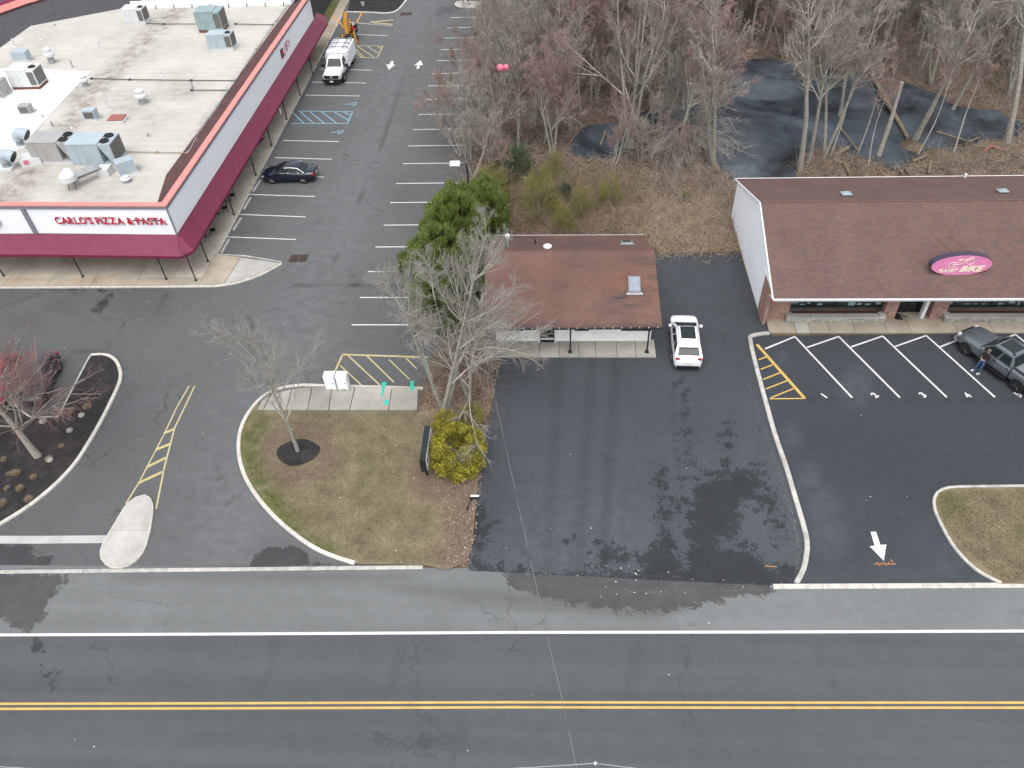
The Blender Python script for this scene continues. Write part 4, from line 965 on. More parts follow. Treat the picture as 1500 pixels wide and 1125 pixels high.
small_unit(188, 253, 1.3, .95, 1.0, 'hvac_blue', 'blue-grey intake hood box right of the largest air conditioner', False, .6)
small_unit(34, 88, 1.5, .9, .8, 'hvac_blue', 'pale blue-grey exhaust box with side duct on the far left of the roof', False)
t = small_unit(3, 140, 1.2, 1.6, 1.3, 'hvac_grey', 'grey louvred box cut off by the left photo edge on the roof')
def mushroom(px, py, r, h, label):
    x, y = at(px, py, ZR); t = thing('roof_fan', label, 'roof vent', (x, y, ZR))
    mb = MB(); mb.lathe([(r * .62, 0), (r * .62, h * .45)], n=10); obj('curb', mb, MAT['galv'], t, smooth=.7)
    mb = MB(); mb.lathe([(r * .4, h * .45), (r, h * .5), (r * 1.02, h * .68), (r * .7, h * .78), (r * .72, h), (r * .4, h * 1.08)], n=16); obj('hood', mb, MAT['hvac_cream'], t, smooth=.7)
    mb = MB(); mb.lathe([(r * .66, h * .985), (r * .5, h * 1.03)], n=12); obj('outlet', mb, MAT['dark_metal'], t)
mushroom(77, 92, .5, 1.35, 'tall upblast fan on the pale roof, far left')
mushroom(126, 126, .42, .95, 'short round vent at the corner of the bright white roof patch')
mushroom(210, 151, .55, 1.15, 'double-spouted upblast fan in the middle of the cream roof')
mushroom(106, 266, .45, 1.0, 'small upblast fan left of the long duct near the front coping')
mushroom(186, 266, .38, .45, 'low white vent cap below the blue intake hood')
for px, py, lab in ((38, 214, 'round galvanised elbow duct with black mouth left of the grey air conditioner'), (18, 246, 'round galvanised gooseneck duct opening left, beside the grey air conditioner')):
    x, y = at(px, py, ZR); t = thing('gooseneck_duct', lab, 'duct', (x, y, ZR))
    pts = [(-.35, 0, 0), (-.35, 0, .6), (-.28, 0, .95), (-.05, 0, 1.15), (.3, 0, 1.1), (.55, 0, .95)]
    mb = MB(); mb.tube(pts, [.42, .42, .43, .44, .46, .5], 14); obj('duct', mb, MAT['hvac_blue'], t, smooth=.6)
    mb = MB(); mb.tube([(.55, 0, .95), (.60, 0, .925)], [.44, .44], 14); obj('mouth', mb, MAT['black'], t)
    mb = MB(); mb.box((-.35, 0, .08), (1.1, 1.1, .16)); obj('curb', mb, MAT['hvac_cream'], t)
t = thing('long_duct', 'long slanting galvanised duct on thin legs near the front coping', 'duct', (*at(128, 268, ZR), ZR))
mb = MB(); mb.tube([(-.6, -.7, .9), (.7, 1.1, .75)], .34, 4); obj('duct', mb, MAT['galv'], t)
mb = MB(); mb.lathe([(.62, .75), (.6, 1.15), (.45, 1.3)], (-.75, -.8, 0), 14); obj('fan_housing', mb, MAT['hvac_cream'], t, smooth=.6)
for dx, dy in ((-.9, -1.1), (-.4, -1.0)):
    mb = MB(); mb.tube([(dx, dy, 0), (dx + .1, dy + .1, .8)], .025, 4); obj('leg', mb, MAT['dark_metal'], t)
mb = MB(); mb.box((.95, 1.3, .3), (.9, .9, .6)); obj('curb', mb, MAT['hvac_cream'], t)
t = thing('roof_hatch', 'square red-brown roof hatch in the middle of the cream roof', 'roof hatch', (*at(173, 177, ZR), ZR))
mb = MB(); mb.box((0, 0, .12), (1.45, 1.15, .24)); obj('curb', mb, MAT['hvac_cream'], t)
mb = MB(); mb.box((0, 0, .29), (1.3, 1.05, .12)); obj('lid', mb, MAT['hatch'], t)
t = thing('roof_curb', 'low pale equipment curb with a pink tag left of the grey air conditioner', 'roof curb', (*at(50, 238, ZR), ZR))
mb = MB(); mb.box((0, 0, .3), (1.5, 1.3, .6), .3); obj('box', mb, MAT['hvac_cream'], t); mb = MB(); mb.box((-.1, -.72, .4), (.35, .05, .35), .3); obj('tag', mb, MAT['pink_cloth'], t)
t = None
VP = ((147, 72, .8, 'pale vent pipe alone in the upper middle of the cream roof'), (107, 99, .7, 'thin vent pipe just above the corner of the bright white patch'), (160, 160, 1.0, 'tall thin vent pipe just above the red-brown roof hatch'), (78, 186, .5, 'short vent pipe on the grey strip beside the bright white patch'),
      (22, 68, .8, 'thin vent pipe near the slanting back edge of the roof'), (218, 200, .3, 'tiny vent stub in the cream area right of the hatch'), (105, 187, .4, 'low pipe stub on the stained drainage line above the big air conditioners'), (63, 172, .3, 'vent stub on the bright white patch beside the small grey condenser'),
      (236, 110, .3, 'tiny vent stub just above the long dark conduit'), (283, 130, .6, 'upright pipe at the left end of the short conduit'), (60, 57, .3, 'low stub near the far slanted edge of the cream roof'), (81, 38, .2, 'lowest stub beside the dark rear roof'))
for k, (px, py, h, lab) in enumerate(VP):
    mb = MB(); x, y = at(px, py, ZR); mb.tube([(0, 0, 0), (0, 0, h)], .07, 8); mb.lathe([(.16, 0), (.12, .06)], n=8)
    obj('vent_pipe', mb, MAT['galv' if k % 2 else 'hvac_cream'], loc=(x, y, ZR), label=lab, category='vent pipe', group='vent pipes on the flat roof')

# ---- small building with the red-brown shingle roof
hb = thing('small_building', 'small white building with a faded red-brown shingle roof and skylight', 'building', (1.0, 43, 0))
def HB(name, mb, mats, parent=None, **kw):
    mb.v = [(x - 1.0, y - 43, z) for x, y, z in mb.v]; return obj(name, mb, mats, parent or hb, **kw)
ZE, ZG = 2.62, 4.85
eFL, eFR = (*at(709, 481, ZE),), (*at(970, 478.7, ZE),); eBL, eBR = (*at(712, 345, ZE),), (*at(943, 344, ZE),)
rL, rR = (*at(711, 368, ZG),), (*at(958.7, 367, ZG),)
mb = MB()
mb.prism([(-3.85, 39.15), (6.45, 39.15), (6.25, 47.3), (-3.85, 47.3)], 0.0, 2.5); HB('wall', mb, MAT['cream_wall'])
for x in (-3.86, 6.3):
    mb = MB(); mb.add([(x, 39.2, 2.5), (x, 47.3, 2.5), (x, 43, 4.3), (x + .12, 39.2, 2.5), (x + .12, 47.3, 2.5), (x + .12, 43, 4.3)], [(0, 2, 1), (3, 4, 5), (0, 3, 5, 2), (1, 2, 5, 4)]); HB('gable', mb, MAT['cream_wall'])
def rustf(V, Q):
    d = np.zeros(len(Q))
    for c, r, a in (((925, 415), 34, 1), ((905, 405), 14, 1), ((955, 398), 14, 1), ((860, 412), 10, .8), ((965, 440), 12, .9), ((918, 436), 14, .6), ((800, 395), 25, .3), ((940, 398), 20, 1), ((905, 425), 14, 1)):
        d = np.maximum(d, a * np.clip(1.4 - np.linalg.norm((Q - c) * [.8, 1.5], axis=1) / r, 0, 1))
    return d
def grimef(V, Q):
    d = np.zeros(len(Q))
    for c, r, a in (((920, 440), 22, 1), ((945, 425), 12, 1), ((940, 385), 22, .6), ((850, 385), 20, .4), ((780, 352), 26, .6), ((855, 355), 30, .4), ((816, 420), 14, .3), ((960, 405), 10, .8), ((900, 455), 20, .5), ((740, 352), 22, .4)):
        d = np.maximum(d, a * np.clip(1.4 - np.linalg.norm((Q - c) * [.7, 1.6], axis=1) / r, 0, 1))
    return np.maximum(d, 0.7 * np.clip(1.3 - np.abs(Q[:, 1] - 477) / 5, 0, 1))
def roof_plane(name, a, b, c, d, za, zb, mat, th=.12, attrs=None, n=(40, 24), parent=None, org=(0, 0)):
    """slope: a,b low edge, c,d high edge"""
    nx, ny = n; vs = []
    A, B, C, D = np.array([*a, za]), np.array([*b, za]), np.array([*c, zb]), np.array([*d, zb])
    for j in range(ny + 1):
        for i in range(nx + 1):
            u, v = i / nx, j / ny; vs.append((A * (1 - u) + B * u) * (1 - v) + (D * (1 - u) + C * u) * v)
    fs = [(j * (nx + 1) + i, j * (nx + 1) + i + 1, (j + 1) * (nx + 1) + i + 1, (j + 1) * (nx + 1) + i) for j in range(ny) for i in range(nx)]
    V = np.array(vs); k = len(vs)
    e = [A, B, C, D]; lo = [q - [0, 0, th] for q in e]; vs = list(V) + e + lo
    fs += [(k + 7, k + 6, k + 5, k + 4), (k + 4, k + 5, k + 1, k), (k + 5, k + 6, k + 2, k + 1), (k + 6, k + 7, k + 3, k + 2), (k + 7, k + 4, k, k + 3)]
    mb = MB(); mb.add([(q[0] - org[0], q[1] - org[1], q[2]) for q in vs], fs)
    o = obj(name, mb, mat, parent); VW = coords(o.data) + [org[0], org[1], 0]; Q = proj(VW)
    for kk, fn in (attrs or {}).items(): set_attr(o.data, kk, fn(VW, Q))
    if o.data.polygons[0].normal.z < 0: o.data.flip_normals()
    return o
roof_plane('roof', eFL, eFR, rR, rL, ZE, ZG, MAT['shingle_old'], attrs={'rust': rustf, 'grime': grimef}, parent=hb, org=(1, 43), n=(80, 44))
roof_plane('roof', eBR, eBL, rL, rR, ZE, ZG, MAT['shingle_old'], attrs={'rust': rustf, 'grime': grimef}, parent=hb, org=(1, 43), n=(60, 30))
mb = MB(); mb.tube([(eBL[0], eBL[1] + .02, ZE + .0), (eBR[0], eBR[1] + .02, ZE + .0)], .025, 4); HB('rear_gutter', mb, MAT['galv'])
mb = MB(); mb.box(((eFL[0] + eFR[0]) / 2, (eFL[1] + eFR[1]) / 2 - .07, ZE - .05), (eFR[0] - eFL[0] + .1, .10, .07), math.atan2(eFR[1] - eFL[1], eFR[0] - eFL[0])); HB('front_gutter', mb, MAT['dark_metal'])
for k in range(20):
    u = (k + .5) / 20; x = eFL[0] * (1 - u) + eFR[0] * u; y = eFL[1] * (1 - u) + eFR[1] * u
    mb = MB(); mb.box((x, y - .07, ZE - .0), (.025, .12, .02)); HB('gutter_strap', mb, MAT['white_trim'])
mb = MB(); mb.box((1.3, 39.6, 2.42), (10.6, 3.3, .06)); HB('soffit', mb, MAT['white_trim'])
mb = MB(); mb.box((1.2, 38.05, 2.33), (10.6, .14, .16)); HB('beam', mb, MAT['white_trim'])
for px in (725, 835, 947):
    x = at(px, 516)[0]; mb = MB(); mb.box((x, 38.05, 1.22), (.10, .10, 2.2)); mb.box((x, 38.05, .14), (.26, .26, .04)); HB('post', mb, MAT['dark_metal'])
for pa, pb in ((728, 768), (841, 861), (907, 950)):
    xa, xb = at(pa, 488)[0], at(pb, 488)[0]; mb = MB(); mb.box(((xa + xb) / 2, 39.10, 1.16), (xb - xa, .08, .15)); f = HB('window', mb, MAT['glass'])
x0, x1 = at(791, 500)[0], at(812, 500)[0]
mb = MB(); mb.box(((x0 + x1) / 2, 39.08, 1.2), (x1 - x0, .14, 2.15)); HB('door', mb, MAT['glass'])
mb = MB()
for x in (x0 - .05, x1 + .05): mb.box((x, 39.07, 1.2), (.08, .2, 2.2))
mb.box(((x0 + x1) / 2, 39.07, .45), (x1 - x0 - .06, .2, .10)); HB('door_frame', mb, MAT['white_trim'])
zz = lambda y: ZE + (y - eFL[1]) / (rL[1] - eFL[1]) * (ZG - ZE)
def on_slope(px, py, front=True):
    for z in np.linspace(ZE, ZG + .2, 80):
        x, y = at(px, py, z)
        zr = ZE + (y - 37.7) / (rL[1] - 37.7) * (ZG - ZE) if front else ZE + (eBL[1] - y) / (eBL[1] - rL[1]) * (ZG - ZE)
        if zr <= z + 1e-3 if front else zr <= z + 1e-3: return x, y, z
    return x, y, z
def sky_light(px, py, w, d, front, lab, mat):
    x, y, z = on_slope(px, py, front); sl = math.atan2(ZG - ZE, rL[1] - 37.7) * (1 if front else -1)
    f = link('skylight', None, hb); f.location = (x - 1, y - 43, z + .05); f.rotation_euler = (sl, 0, 0)
    mb = MB(); mb.box((0, 0, .03), (w, d, .14)); fr = obj('frame', mb, MAT['grey_trim' if front else 'hvac_green'], f)
    mb = MB(); mb.box((0, 0, .11), (w - .14, d - .14, .03)); obj('pane', mb, MAT[mat], f)
    mb = MB(); mb.box((0, -d / 2 - .08, 0), (w + .25, .16, .05)); obj('flashing', mb, MAT['galv'], f)
sky_light(929, 418, .78, 1.15, True, '', 'skylight'); sky_light(918, 356.5, .75, .8, False, '', 'shopglass')
x, y, z = on_slope(744, 362, False)
t = link('vent_pipe', None, hb); t.location = (x - 1, y - 43, z)
mb = MB(); mb.tube([(0, 0, -.1), (0, 0, .75)], .10, 10); obj('pipe', mb, MAT['galv'], t); mb = MB(); mb.lathe([(.1, .72), (.17, .8), (.17, .98), (.08, 1.06)], n=12); obj('cap', mb, MAT['white_trim'], t, smooth=.8)
x, y, z = on_slope(784, 357, False); mb = MB(); mb.tube([(x, y, z - .1), (x, y, z + .35)], .05, 8); HB('vent_pipe', mb, MAT['dark_metal'])
x, y, z = on_slope(802, 363, False); mb = MB(); mb.lathe([(.17, -.02), (.17, .09), (.30, .10), (.30, .15), (.18, .25), (.02, .28)], (x, y, z), 16); HB('roof_vent', mb, MAT['hvac_cream'], smooth=.7)

# ---- bike shop
bs = thing('bike_shop', 'long brown-shingled shop building with white gable wall and brick front', 'building', (14.2, 46.8, 0))
BO = (14.2, 46.8)
def BS(name, mb, mats, parent=None, **kw):
    mb.v = [(x - BO[0], y - BO[1], z) for x, y, z in mb.v]; return obj(name, mb, mats, parent or bs, **kw)
E1, RG = 3.3, 5.95; XE = 44.0
yF, yR, yB = 39.62, 46.75, 54.35
roof_plane('roof', (14.02, yF), (XE, yF - .02), (XE, yR - .05), (14.02, yR), E1, RG, MAT['shingle'], parent=bs, org=BO, n=(4, 2))
roof_plane('roof', (XE, yB), (14.02, yB), (14.02, yR), (XE, yR - .05), E1, RG, MAT['shingle'], parent=bs, org=BO, n=(4, 2))
mb = MB(); mb.tube([(14.02, yR, RG + .02), (XE, yR - .05, RG + .02)], .06, 4); BS('ridge_cap', mb, MAT['shingle'])
mb = MB(); gp = [(41.55, 0), (41.55, 3.85), (yR, RG - .16), (54.2, E1 - .1), (54.2, 0)]
mb.add([(14.15, y, z) for y, z in gp] + [(14.3, y, z) for y, z in gp], [(4, 3, 2, 1, 0)[::-1], (5, 6, 7, 8, 9)[::-1]] + [(i, (i + 1) % 5, 5 + (i + 1) % 5, 5 + i) for i in range(5)]); BS('gable_wall', mb, MAT['white_wall'])
mb = MB(); mb.prism([(14.13, 40.95), (14.33, 40.95), (14.33, 42.6), (14.13, 42.6)], 0, 3.0); mb.box((14.22, 41.0, 1.6), (.22, .12, 3.2)); BS('side_brick', mb, MAT['brick'])
mb = MB(); mb.box((14.6 + 14, 54.2, 1.6), (28.8, .25, 3.2)); BS('rear_wall', mb, MAT['white_wall'])
for pa, pb in (((13.98, yF - .02, E1 - .02), (13.98, yR, RG - .02)), ((13.98, yR, RG - .02), (13.98, yB, E1 - .02))):
    mb = MB(); mb.tube([pa, pb], .055, 4); BS('bargeboard', mb, MAT['white_trim'])
mb = MB(); mb.box(((13.95 + XE) / 2, yF - .05, E1 - .03), (XE - 13.95, .08, .09)); BS('gutter', mb, MAT['white_trim'])
mb = MB(); mb.tube([(14.0, yB + .04, E1 + .03), (XE, yB + .04, E1 + .03)], .03, 4); BS('rear_gutter', mb, MAT['white_trim'])
mb = MB(); mb.prism([(14.1, yF), (XE, yF), (XE, 43.2), (14.1, 43.2)], E1 - .22, E1 - .16); BS('soffit', mb, MAT['white_trim'])
mb = MB(); mb.tube([(14.18, 41.0, .1), (14.18, 41.0, 2.6), (14.05, yF + .15, 3.1)], .055, 6); BS('downpipe', mb, MAT['white_trim'])
def wx(px): return at(px, 466)[0]
PIER = [(1136, 1150), (1285, 1307), (1356, 1378)]
YW = 41.75
for a, b in ((14.3, wx(1151)), (wx(1289), wx(1307)), (wx(1357), wx(1379)), (38.5, XE)):
    mb = MB(); mb.box(((a + b) / 2, YW - .1, 1.6), (b - a, .5, 3.1)); BS('brick_pier', mb, MAT['brick'])
def shopwin(a, b, mull, z0=.75, y=YW + .25):
    mb = MB(); mb.box(((a + b) / 2, y, (z0 + 3.0) / 2), (b - a, .06, 3.0 - z0)); w = BS('shop_window', mb, MAT['shopglass'])
    mb = MB(); mb.box(((a + b) / 2, y - .05, z0 + .04), (b - a, .12, .08))
    for m in mull: mb.box((m, y - .05, (z0 + 3) / 2), (.09, .12, 3 - z0))
    BS('frame', mb, MAT['dark_metal'], w)
    mb = MB(); k = int((b - a) / .55)
    for i in range(k):
        if random.random() < .75: mb.box((a + .4 + i * .55 + random.uniform(-.1, .1), y - .045, z0 + random.uniform(.2, .35)), (random.uniform(.2, .5), .02, random.uniform(.04, .3)))
    BS('window_display', mb, MAT['hvac_green'], w)
shopwin(wx(1151), wx(1289), [wx(1185), wx(1221), wx(1274), wx(1288)])
shopwin(wx(1379), 38.5, [wx(1391), wx(1447), wx(1483), 33, 35.3])
mb = MB(); mb.box(((wx(1307) + wx(1357)) / 2, YW + .45, 1.6), (wx(1357) - wx(1307), .06, 3.0)); d = BS('entrance', mb, MAT['glass'])
mb = MB()
for px in (1309, 1329, 1346): mb.box((wx(px), YW + .40, 1.5), (.08, .08, 2.9))
mb.box(((wx(1307) + wx(1357)) / 2, YW + .4, .16), (wx(1357) - wx(1307), .08, .1)); BS('frame', mb, MAT['dark_metal'], d)
mb = MB(); mb.box((wx(1348), YW - .12, 1.55), (.22, .35, 3.0)); BS('door_jamb', mb, MAT['white_trim'])
mb = MB(); mb.box((wx(1398), YW + .19, 2.6), (.55, .03, .22)); BS('window_sticker', mb, MAT['litter'])
# stone planters under the windows
def planter(a, b, lab):
    t = thing('stone_planter', lab, 'planter', ((a + b) / 2, 41.3, .13)); w = b - a
    mb = MB(); mb.box((0, .0, .14), (w - .1, .38, .28)); obj('core', mb, MAT['stone'], t)
    mb = MB(); mb.box((0, .30, .34), (w - .7, .26, .16)); obj('ledge', mb, MAT['red_ledge'], t)
    x = -w / 2; me = []
    while x < w / 2 - .1:
        l = min(random.uniform(.25, .7), w / 2 - x); 
        for z in (.10, .27):
            mb = MB(); h = .16; mb.box((x + l / 2, -.22 - random.uniform(0, .02), z), (l - .02, .08, h)); obj('stone', mb, MAT['stone'], t)
        x += l
    k = max(2, int(w / 1.6))
    for i in range(k):
        mb = MB(); mb.box((-w / 2 + w * (i + .5) / k, -.06, .39), (w / k - .012, .48, .07)); obj('cap_stone', mb, MAT['slab_pale'], t)
    for s in (-1, 1):
        mb = MB(); mb.box((s * (w / 2 - .2), .02, .45), (.42, .5, .08)); obj('cap_stone', mb, MAT['slab_pale'], t)
planter(wx(1147), wx(1291), 'long low pale stone planter left of the bike shop entrance')
planter(wx(1376), 38.0, 'long low pale stone planter right of the bike shop entrance, behind the pickup')
# roof vents
def bslope(px, py, front):
    for z in np.linspace(E1, RG + .1, 90):
        x, y = at(px, py, z); zr = E1 + (y - yF) / (yR - yF) * (RG - E1) if front else E1 + (yB - y) / (yB - yR) * (RG - E1)
        if zr <= z + 1e-3: return x, y, z
    return x, y, z
for px, py in ((1239, 286), (1468, 282)):
    x, y, z = bslope(px, py, False); mb = MB(); mb.box((x, y, z + .08), (.45, .35, .2)); mb.add([(x - .35, y - .28, z + .18), (x + .35, y - .28, z + .18), (x + .35, y + .28, z + .14), (x - .35, y + .28, z + .14), (x, y, z + .34)], [(0, 1, 4), (1, 2, 4), (2, 3, 4), (3, 0, 4), (3, 2, 1, 0)]); BS('roof_vent', mb, MAT['hvac_green'])
x, y, z = bslope(1413, 260, False); mb = MB(); mb.tube([(x, y, z - .1), (x, y, z + .3)], .1, 8); BS('vent_pipe', mb, MAT['white_trim'])
# oval sign on the slope
sx_, sy_, sz_ = bslope(1401, 398, True)
t = thing('oval_sign', 'pink oval PLANET BIKE sign with bicycle drawing, braced above the brown shingles', 'shop sign', (sx_ + .05, sy_ - .15, sz_ + .62), R_(1.5))
el = lambda a, b, n=40: [(a * math.cos(q), b * math.sin(q)) for q in np.linspace(0, 2 * math.pi, n, endpoint=False)]
def upright(pts, y0, y1, mat, name, parent):
    n = len(pts); mb = MB(); mb.add([(x, y0, z) for x, z in pts] + [(x, y1, z) for x, z in pts], [tuple(range(n)), tuple(reversed(range(n, 2 * n)))] + [(i, n + i, n + (i + 1) % n, (i + 1) % n) for i in range(n)])
    return obj(name, mb, MAT[mat], parent)
SA, SB = 1.92, .80
upright(el(SA, SB), -.02, .38, 'purple_edge', 'cabinet', t)
upright(el(SA - .04, SB - .04), -.045, -.02, 'pink', 'face', t)
def flat_text(body, size, loc, shear, off, mat, parent, sx=1.0):
    me = text_mesh(body, size, .008, off, shear); me.materials.clear(); me.materials.append(MAT[mat]); me.name = 'lettering'
    o = link('lettering', me, parent); o.rotation_euler = (R_(90), 0, 0); o.location = loc; o.scale = (sx, 1, 1); return o
flat_text('PLANET', .34, (-.80, -.056, -.38), .35, .010, 'cream_print', t, .98)
flat_text('BIKE', .58, (.62, -.056, -.28), .35, .022, 'cream_print', t, 1.2)
mb = MB()
def ring(cx, cz, r): mb.tube([(cx + r * math.cos(q), -.056, cz + r * .85 * math.sin(q)) for q in np.linspace(0, 6.4, 26)], .017, 4)
ring(-.62, .06, .24); ring(.42, .30, .24)
for q in ([(-.62, .06), (-.25, .42), (.28, .50), (.42, .30)], [(-.25, .42), (-.05, .15), (.28, .50)], [(-.62, .06), (-.05, .15)], [(.28, .50), (.40, .62), (.55, .60)], [(-.35, .5), (-.15, .5)]):
    mb.tube([(a, -.056, b) for a, b in q], .017, 4)
obj('bicycle_drawing', mb, MAT['cream_print'], t)
for a, b in (((-.55, .35, .62), (-1.35, 1.9, .92)), ((.35, .35, .72), (-.45, 1.95, 1.0)), ((-1.2, .35, .3), (-1.55, .8, .45))):
    mb = MB(); mb.tube([a, b], .03, 5); obj('brace', mb, MAT['rustbrown'], t)
for x in (-1.2, -.25, 1.0):
    mb = MB(); mb.tube([(x, .15, -.55), (x, .15, -1.0)], .035, 5); obj('stand', mb, MAT['dark_metal'], t)

# ---- roadside cabinet sign by the golden shrub
a, b = at(618.5, 674.4, 2.0), at(626, 623.5, 2.0)
an = math.atan2(b[1] - a[1], b[0] - a[0]); ln = math.hypot(b[0] - a[0], b[1] - a[1])
t = thing('roadside_sign', 'black framed white sign box on posts standing edge-on beside the golden shrub', 'sign', ((a[0] + b[0]) / 2, (a[1] + b[1]) / 2, 0), an - R_(90))
mb = MB(); mb.box((0, 0, 1.5), (.36, ln, 1.0)); obj('cabinet', mb, MAT['dark_metal'], t)
mb = MB(); mb.box((.185, 0, 1.5), (.02, ln - .1, .9)); obj('face', mb, MAT['white_panel'], t)
mb = MB(); mb.box((-.185, 0, 1.5), (.02, ln - .1, .9)); obj('face', mb, MAT['white_panel'], t)
for k, (yy, zw) in enumerate(((-.95, .36), (-.82, .3), (-.45, .34), (-.1, .34), (.22, .36), (.42, .3), (.85, .1))):
    mb = MB(); mb.box((.2, yy, 1.52), (.012, .12 if k < 6 else .1, zw)); 
    if k in (0, 2, 4): mb.box((.2, yy + .1, 1.52 + zw / 2 - .04), (.012, .14, .07))
    obj('letter', mb, MAT['black'], t)
for yy in (-ln * .3, ln * .3):
    mb = MB(); mb.tube([(0, yy, 0.05), (0, yy, 1.0)], .07, 8); obj('post', mb, MAT['dark_metal'], t)

# ---- parking lot lamps
def lamp(x, y, h, lab, two=False, col='dark_metal', ang=math.pi):
    t = thing('lamp_post', lab, 'lamp post', (x, y, 0))
    mb = MB(); mb.tube([(0, 0, 0.2), (0, 0, h)], [.085, .06], 8); obj('pole', mb, MAT[col], t)
    mb = MB(); mb.lathe([(.22, 0), (.22, .5), (.18, .55)], n=12); obj('base', mb, MAT['slab_pale'], t)
    mb = MB(); mb.tube([(0, 0, h - .1), (math.cos(ang) * .5, math.sin(ang) * .5, h - .05)], .04, 6); obj('arm', mb, MAT[col], t)
    c, s = math.cos(ang), math.sin(ang); mb = MB(); mb.box((c * .85, s * .85, h + .02), (.75, .5, .16), ang, taper=.9); hd = obj('lamp_head', mb, MAT['white_panel'], t)
    mb = MB(); mb.box((c * .85, s * .85, h - .09), (.62, .4, .06), ang); obj('lens', mb, MAT['black'], hd)
x, y = at(683.5, 239.5, 7.0); lamp(x, y, 7.0, 'lamp post with white head rising behind the junipers at the lot edge')
x, y = at(686, 9); lamp(x, y, 7.0, 'dark lamp post on the small concrete island at the far end of the lot')
x, y = at(532, 9); lamp(x, y, 7.0, 'lamp post in the dark mulch bed beyond the utility truck', ang=0)

# ================================================================== VEHICLES
def wheel(parent, x, y, r, w, rimmat='rim', side=1):
    t = MB(); t.lathe([(r * .62, -w / 2), (r * .94, -w / 2), (r, -w * .36), (r, w * .36), (r * .94, w / 2), (r * .62, w / 2)], n=22, axis='y')
    o = obj('wheel', t, MAT['tyre'], parent, smooth=.6); o.location = (x, y, r)
    m = MB(); yy = side * w * .5; m.lathe([(r * .63, yy - side * .06), (r * .63, yy - side * .0), (r * .56, yy - side * .02)], n=20, axis='y')
    for k in range(5):
        a = k * 2 * math.pi / 5; m.tube([(math.cos(a) * r * .1, yy + side * .012, math.sin(a) * r * .1), (math.cos(a) * r * .6, yy, math.sin(a) * r * .6)], r * .075, 4)
    m.lathe([(r * .16, yy), (r * .12, yy + side * .03)], n=10, axis='y'); obj('rim', m, MAT[rimmat], o)
    return o
def body_loft(st, n_sec=None):
    """st: list of (x, half width, z bottom, z shoulder, z deck); returns MB"""
    mb = MB(); rings = []
    for x, w, zb, zs, zt in st:
        half = [(0.0, zb), (w * .86, zb), (w * .97, zb + .10), (w, zb + (zs - zb) * .5), (w * .985, zs - .05), (w * .94, zs + (zt - zs) * .35), (w * .80, zt - .012), (w * .40, zt + .012), (0.0, zt + .018)]
        rings.append([(x, y, z) for y, z in half] + [(x, -y, z) for y, z in reversed(half[1:-1])])
    n = len(rings[0]); vs = [q for r in rings for q in r]
    fs = [(i * n + j, i * n + (j + 1) % n, (i + 1) * n + (j + 1) % n, (i + 1) * n + j) for i in range(len(rings) - 1) for j in range(n)]
    fs += [tuple(reversed(range(n))), tuple(range((len(rings) - 1) * n, len(rings) * n))]
    mb.add(vs, fs); return mb
def quadlerp(q, u0, u1, v0, v1):
    q = [np.array(a, float) for a in q]
    f = lambda u, v: (q[0] * (1 - u) + q[1] * u) * (1 - v) + (q[3] * (1 - u) + q[2] * u) * v
    return [tuple(f(u0, v0)), tuple(f(u1, v0)), tuple(f(u1, v1)), tuple(f(u0, v1))]
def cabin(root, xs, wB, wT, zB, zT, paintm, glass='carglass', splits=(.5,), roofin=None, rear_glass=True):
    """xs = rear base, rear roof, front roof, front base (x); greenhouse with separate panes"""
    x0, x1, x2, x3 = xs
    B = [(x0, -wB), (x3, -wB), (x3, wB), (x0, wB)]; zb = zB
    mb = MB(); n = 5; vs = []
    prof = [(x0, zB, wB), (x1, zT - .02, wT), ((x1 * .7 + x2 * .3), zT + .02, wT * 1.01), ((x1 * .3 + x2 * .7), zT + .02, wT * 1.01), (x2, zT - .025, wT), (x3, zB, wB)]
    k = len(prof); vs = []
    for x, z, w in prof:
        vs += [(x, -w, z), (x, -w * .8, z + (.035 if z > zB + .1 else 0.0)), (x, 0, z + (.05 if z > zB + .1 else .01)), (x, w * .8, z + (.035 if z > zB + .1 else 0.0)), (x, w, z)]
    fs = [(i * 5 + j, (i + 1) * 5 + j, (i + 1) * 5 + j + 1, i * 5 + j + 1) for i in range(k - 1) for j in range(4)]
    fs += [(0, 5 * (k - 1), 20, 15, 10, 5), (4, 9, 14, 19, 24, 5 * k - 1)]
    mb.add(vs, fs); obj('cab', mb, MAT[paintm], root, smooth=.5)
    # windscreen, rear window
    mb = MB(); mb.panel(quadlerp([(x3, -wB, zB), (x3, wB, zB), (x2, wT, zT), (x2, -wT, zT)], .07, .93, .05, .93), 0, .022, .03); obj('windscreen', mb, MAT[glass], root)
    if rear_glass: mb = MB(); mb.panel(quadlerp([(x0, wB, zB), (x0, -wB, zB), (x1, -wT, zT), (x1, wT, zT)], .10, .90, .12, .9), 0, .022, .03); obj('rear_window', mb, MAT[glass], root)
    ss = [0.0] + list(splits) + [1.0]
    for sgn in (-1, 1):
        for a, b in zip(ss[:-1], ss[1:]):
            xb0, xb1 = x0 + (x3 - x0) * (.04 + .92 * a), x0 + (x3 - x0) * (.04 + .92 * b); xt0, xt1 = x1 + (x2 - x1) * (0.02 + .96 * a), x1 + (x2 - x1) * (0.02 + .96 * b)
            q = [(xb0 + .05, sgn * wB, zB), (xb1 - .05, sgn * wB, zB), (xt1 - .03, sgn * wT, zT), (xt0 + .03, sgn * wT, zT)]
            q = quadlerp(q, .02, .98, .08, .86)
            if sgn > 0: q = [q[1], q[0], q[3], q[2]]
            mb = MB(); mb.panel(q, 0, .014, .03); obj('side_window', mb, MAT[glass], root)
    return root
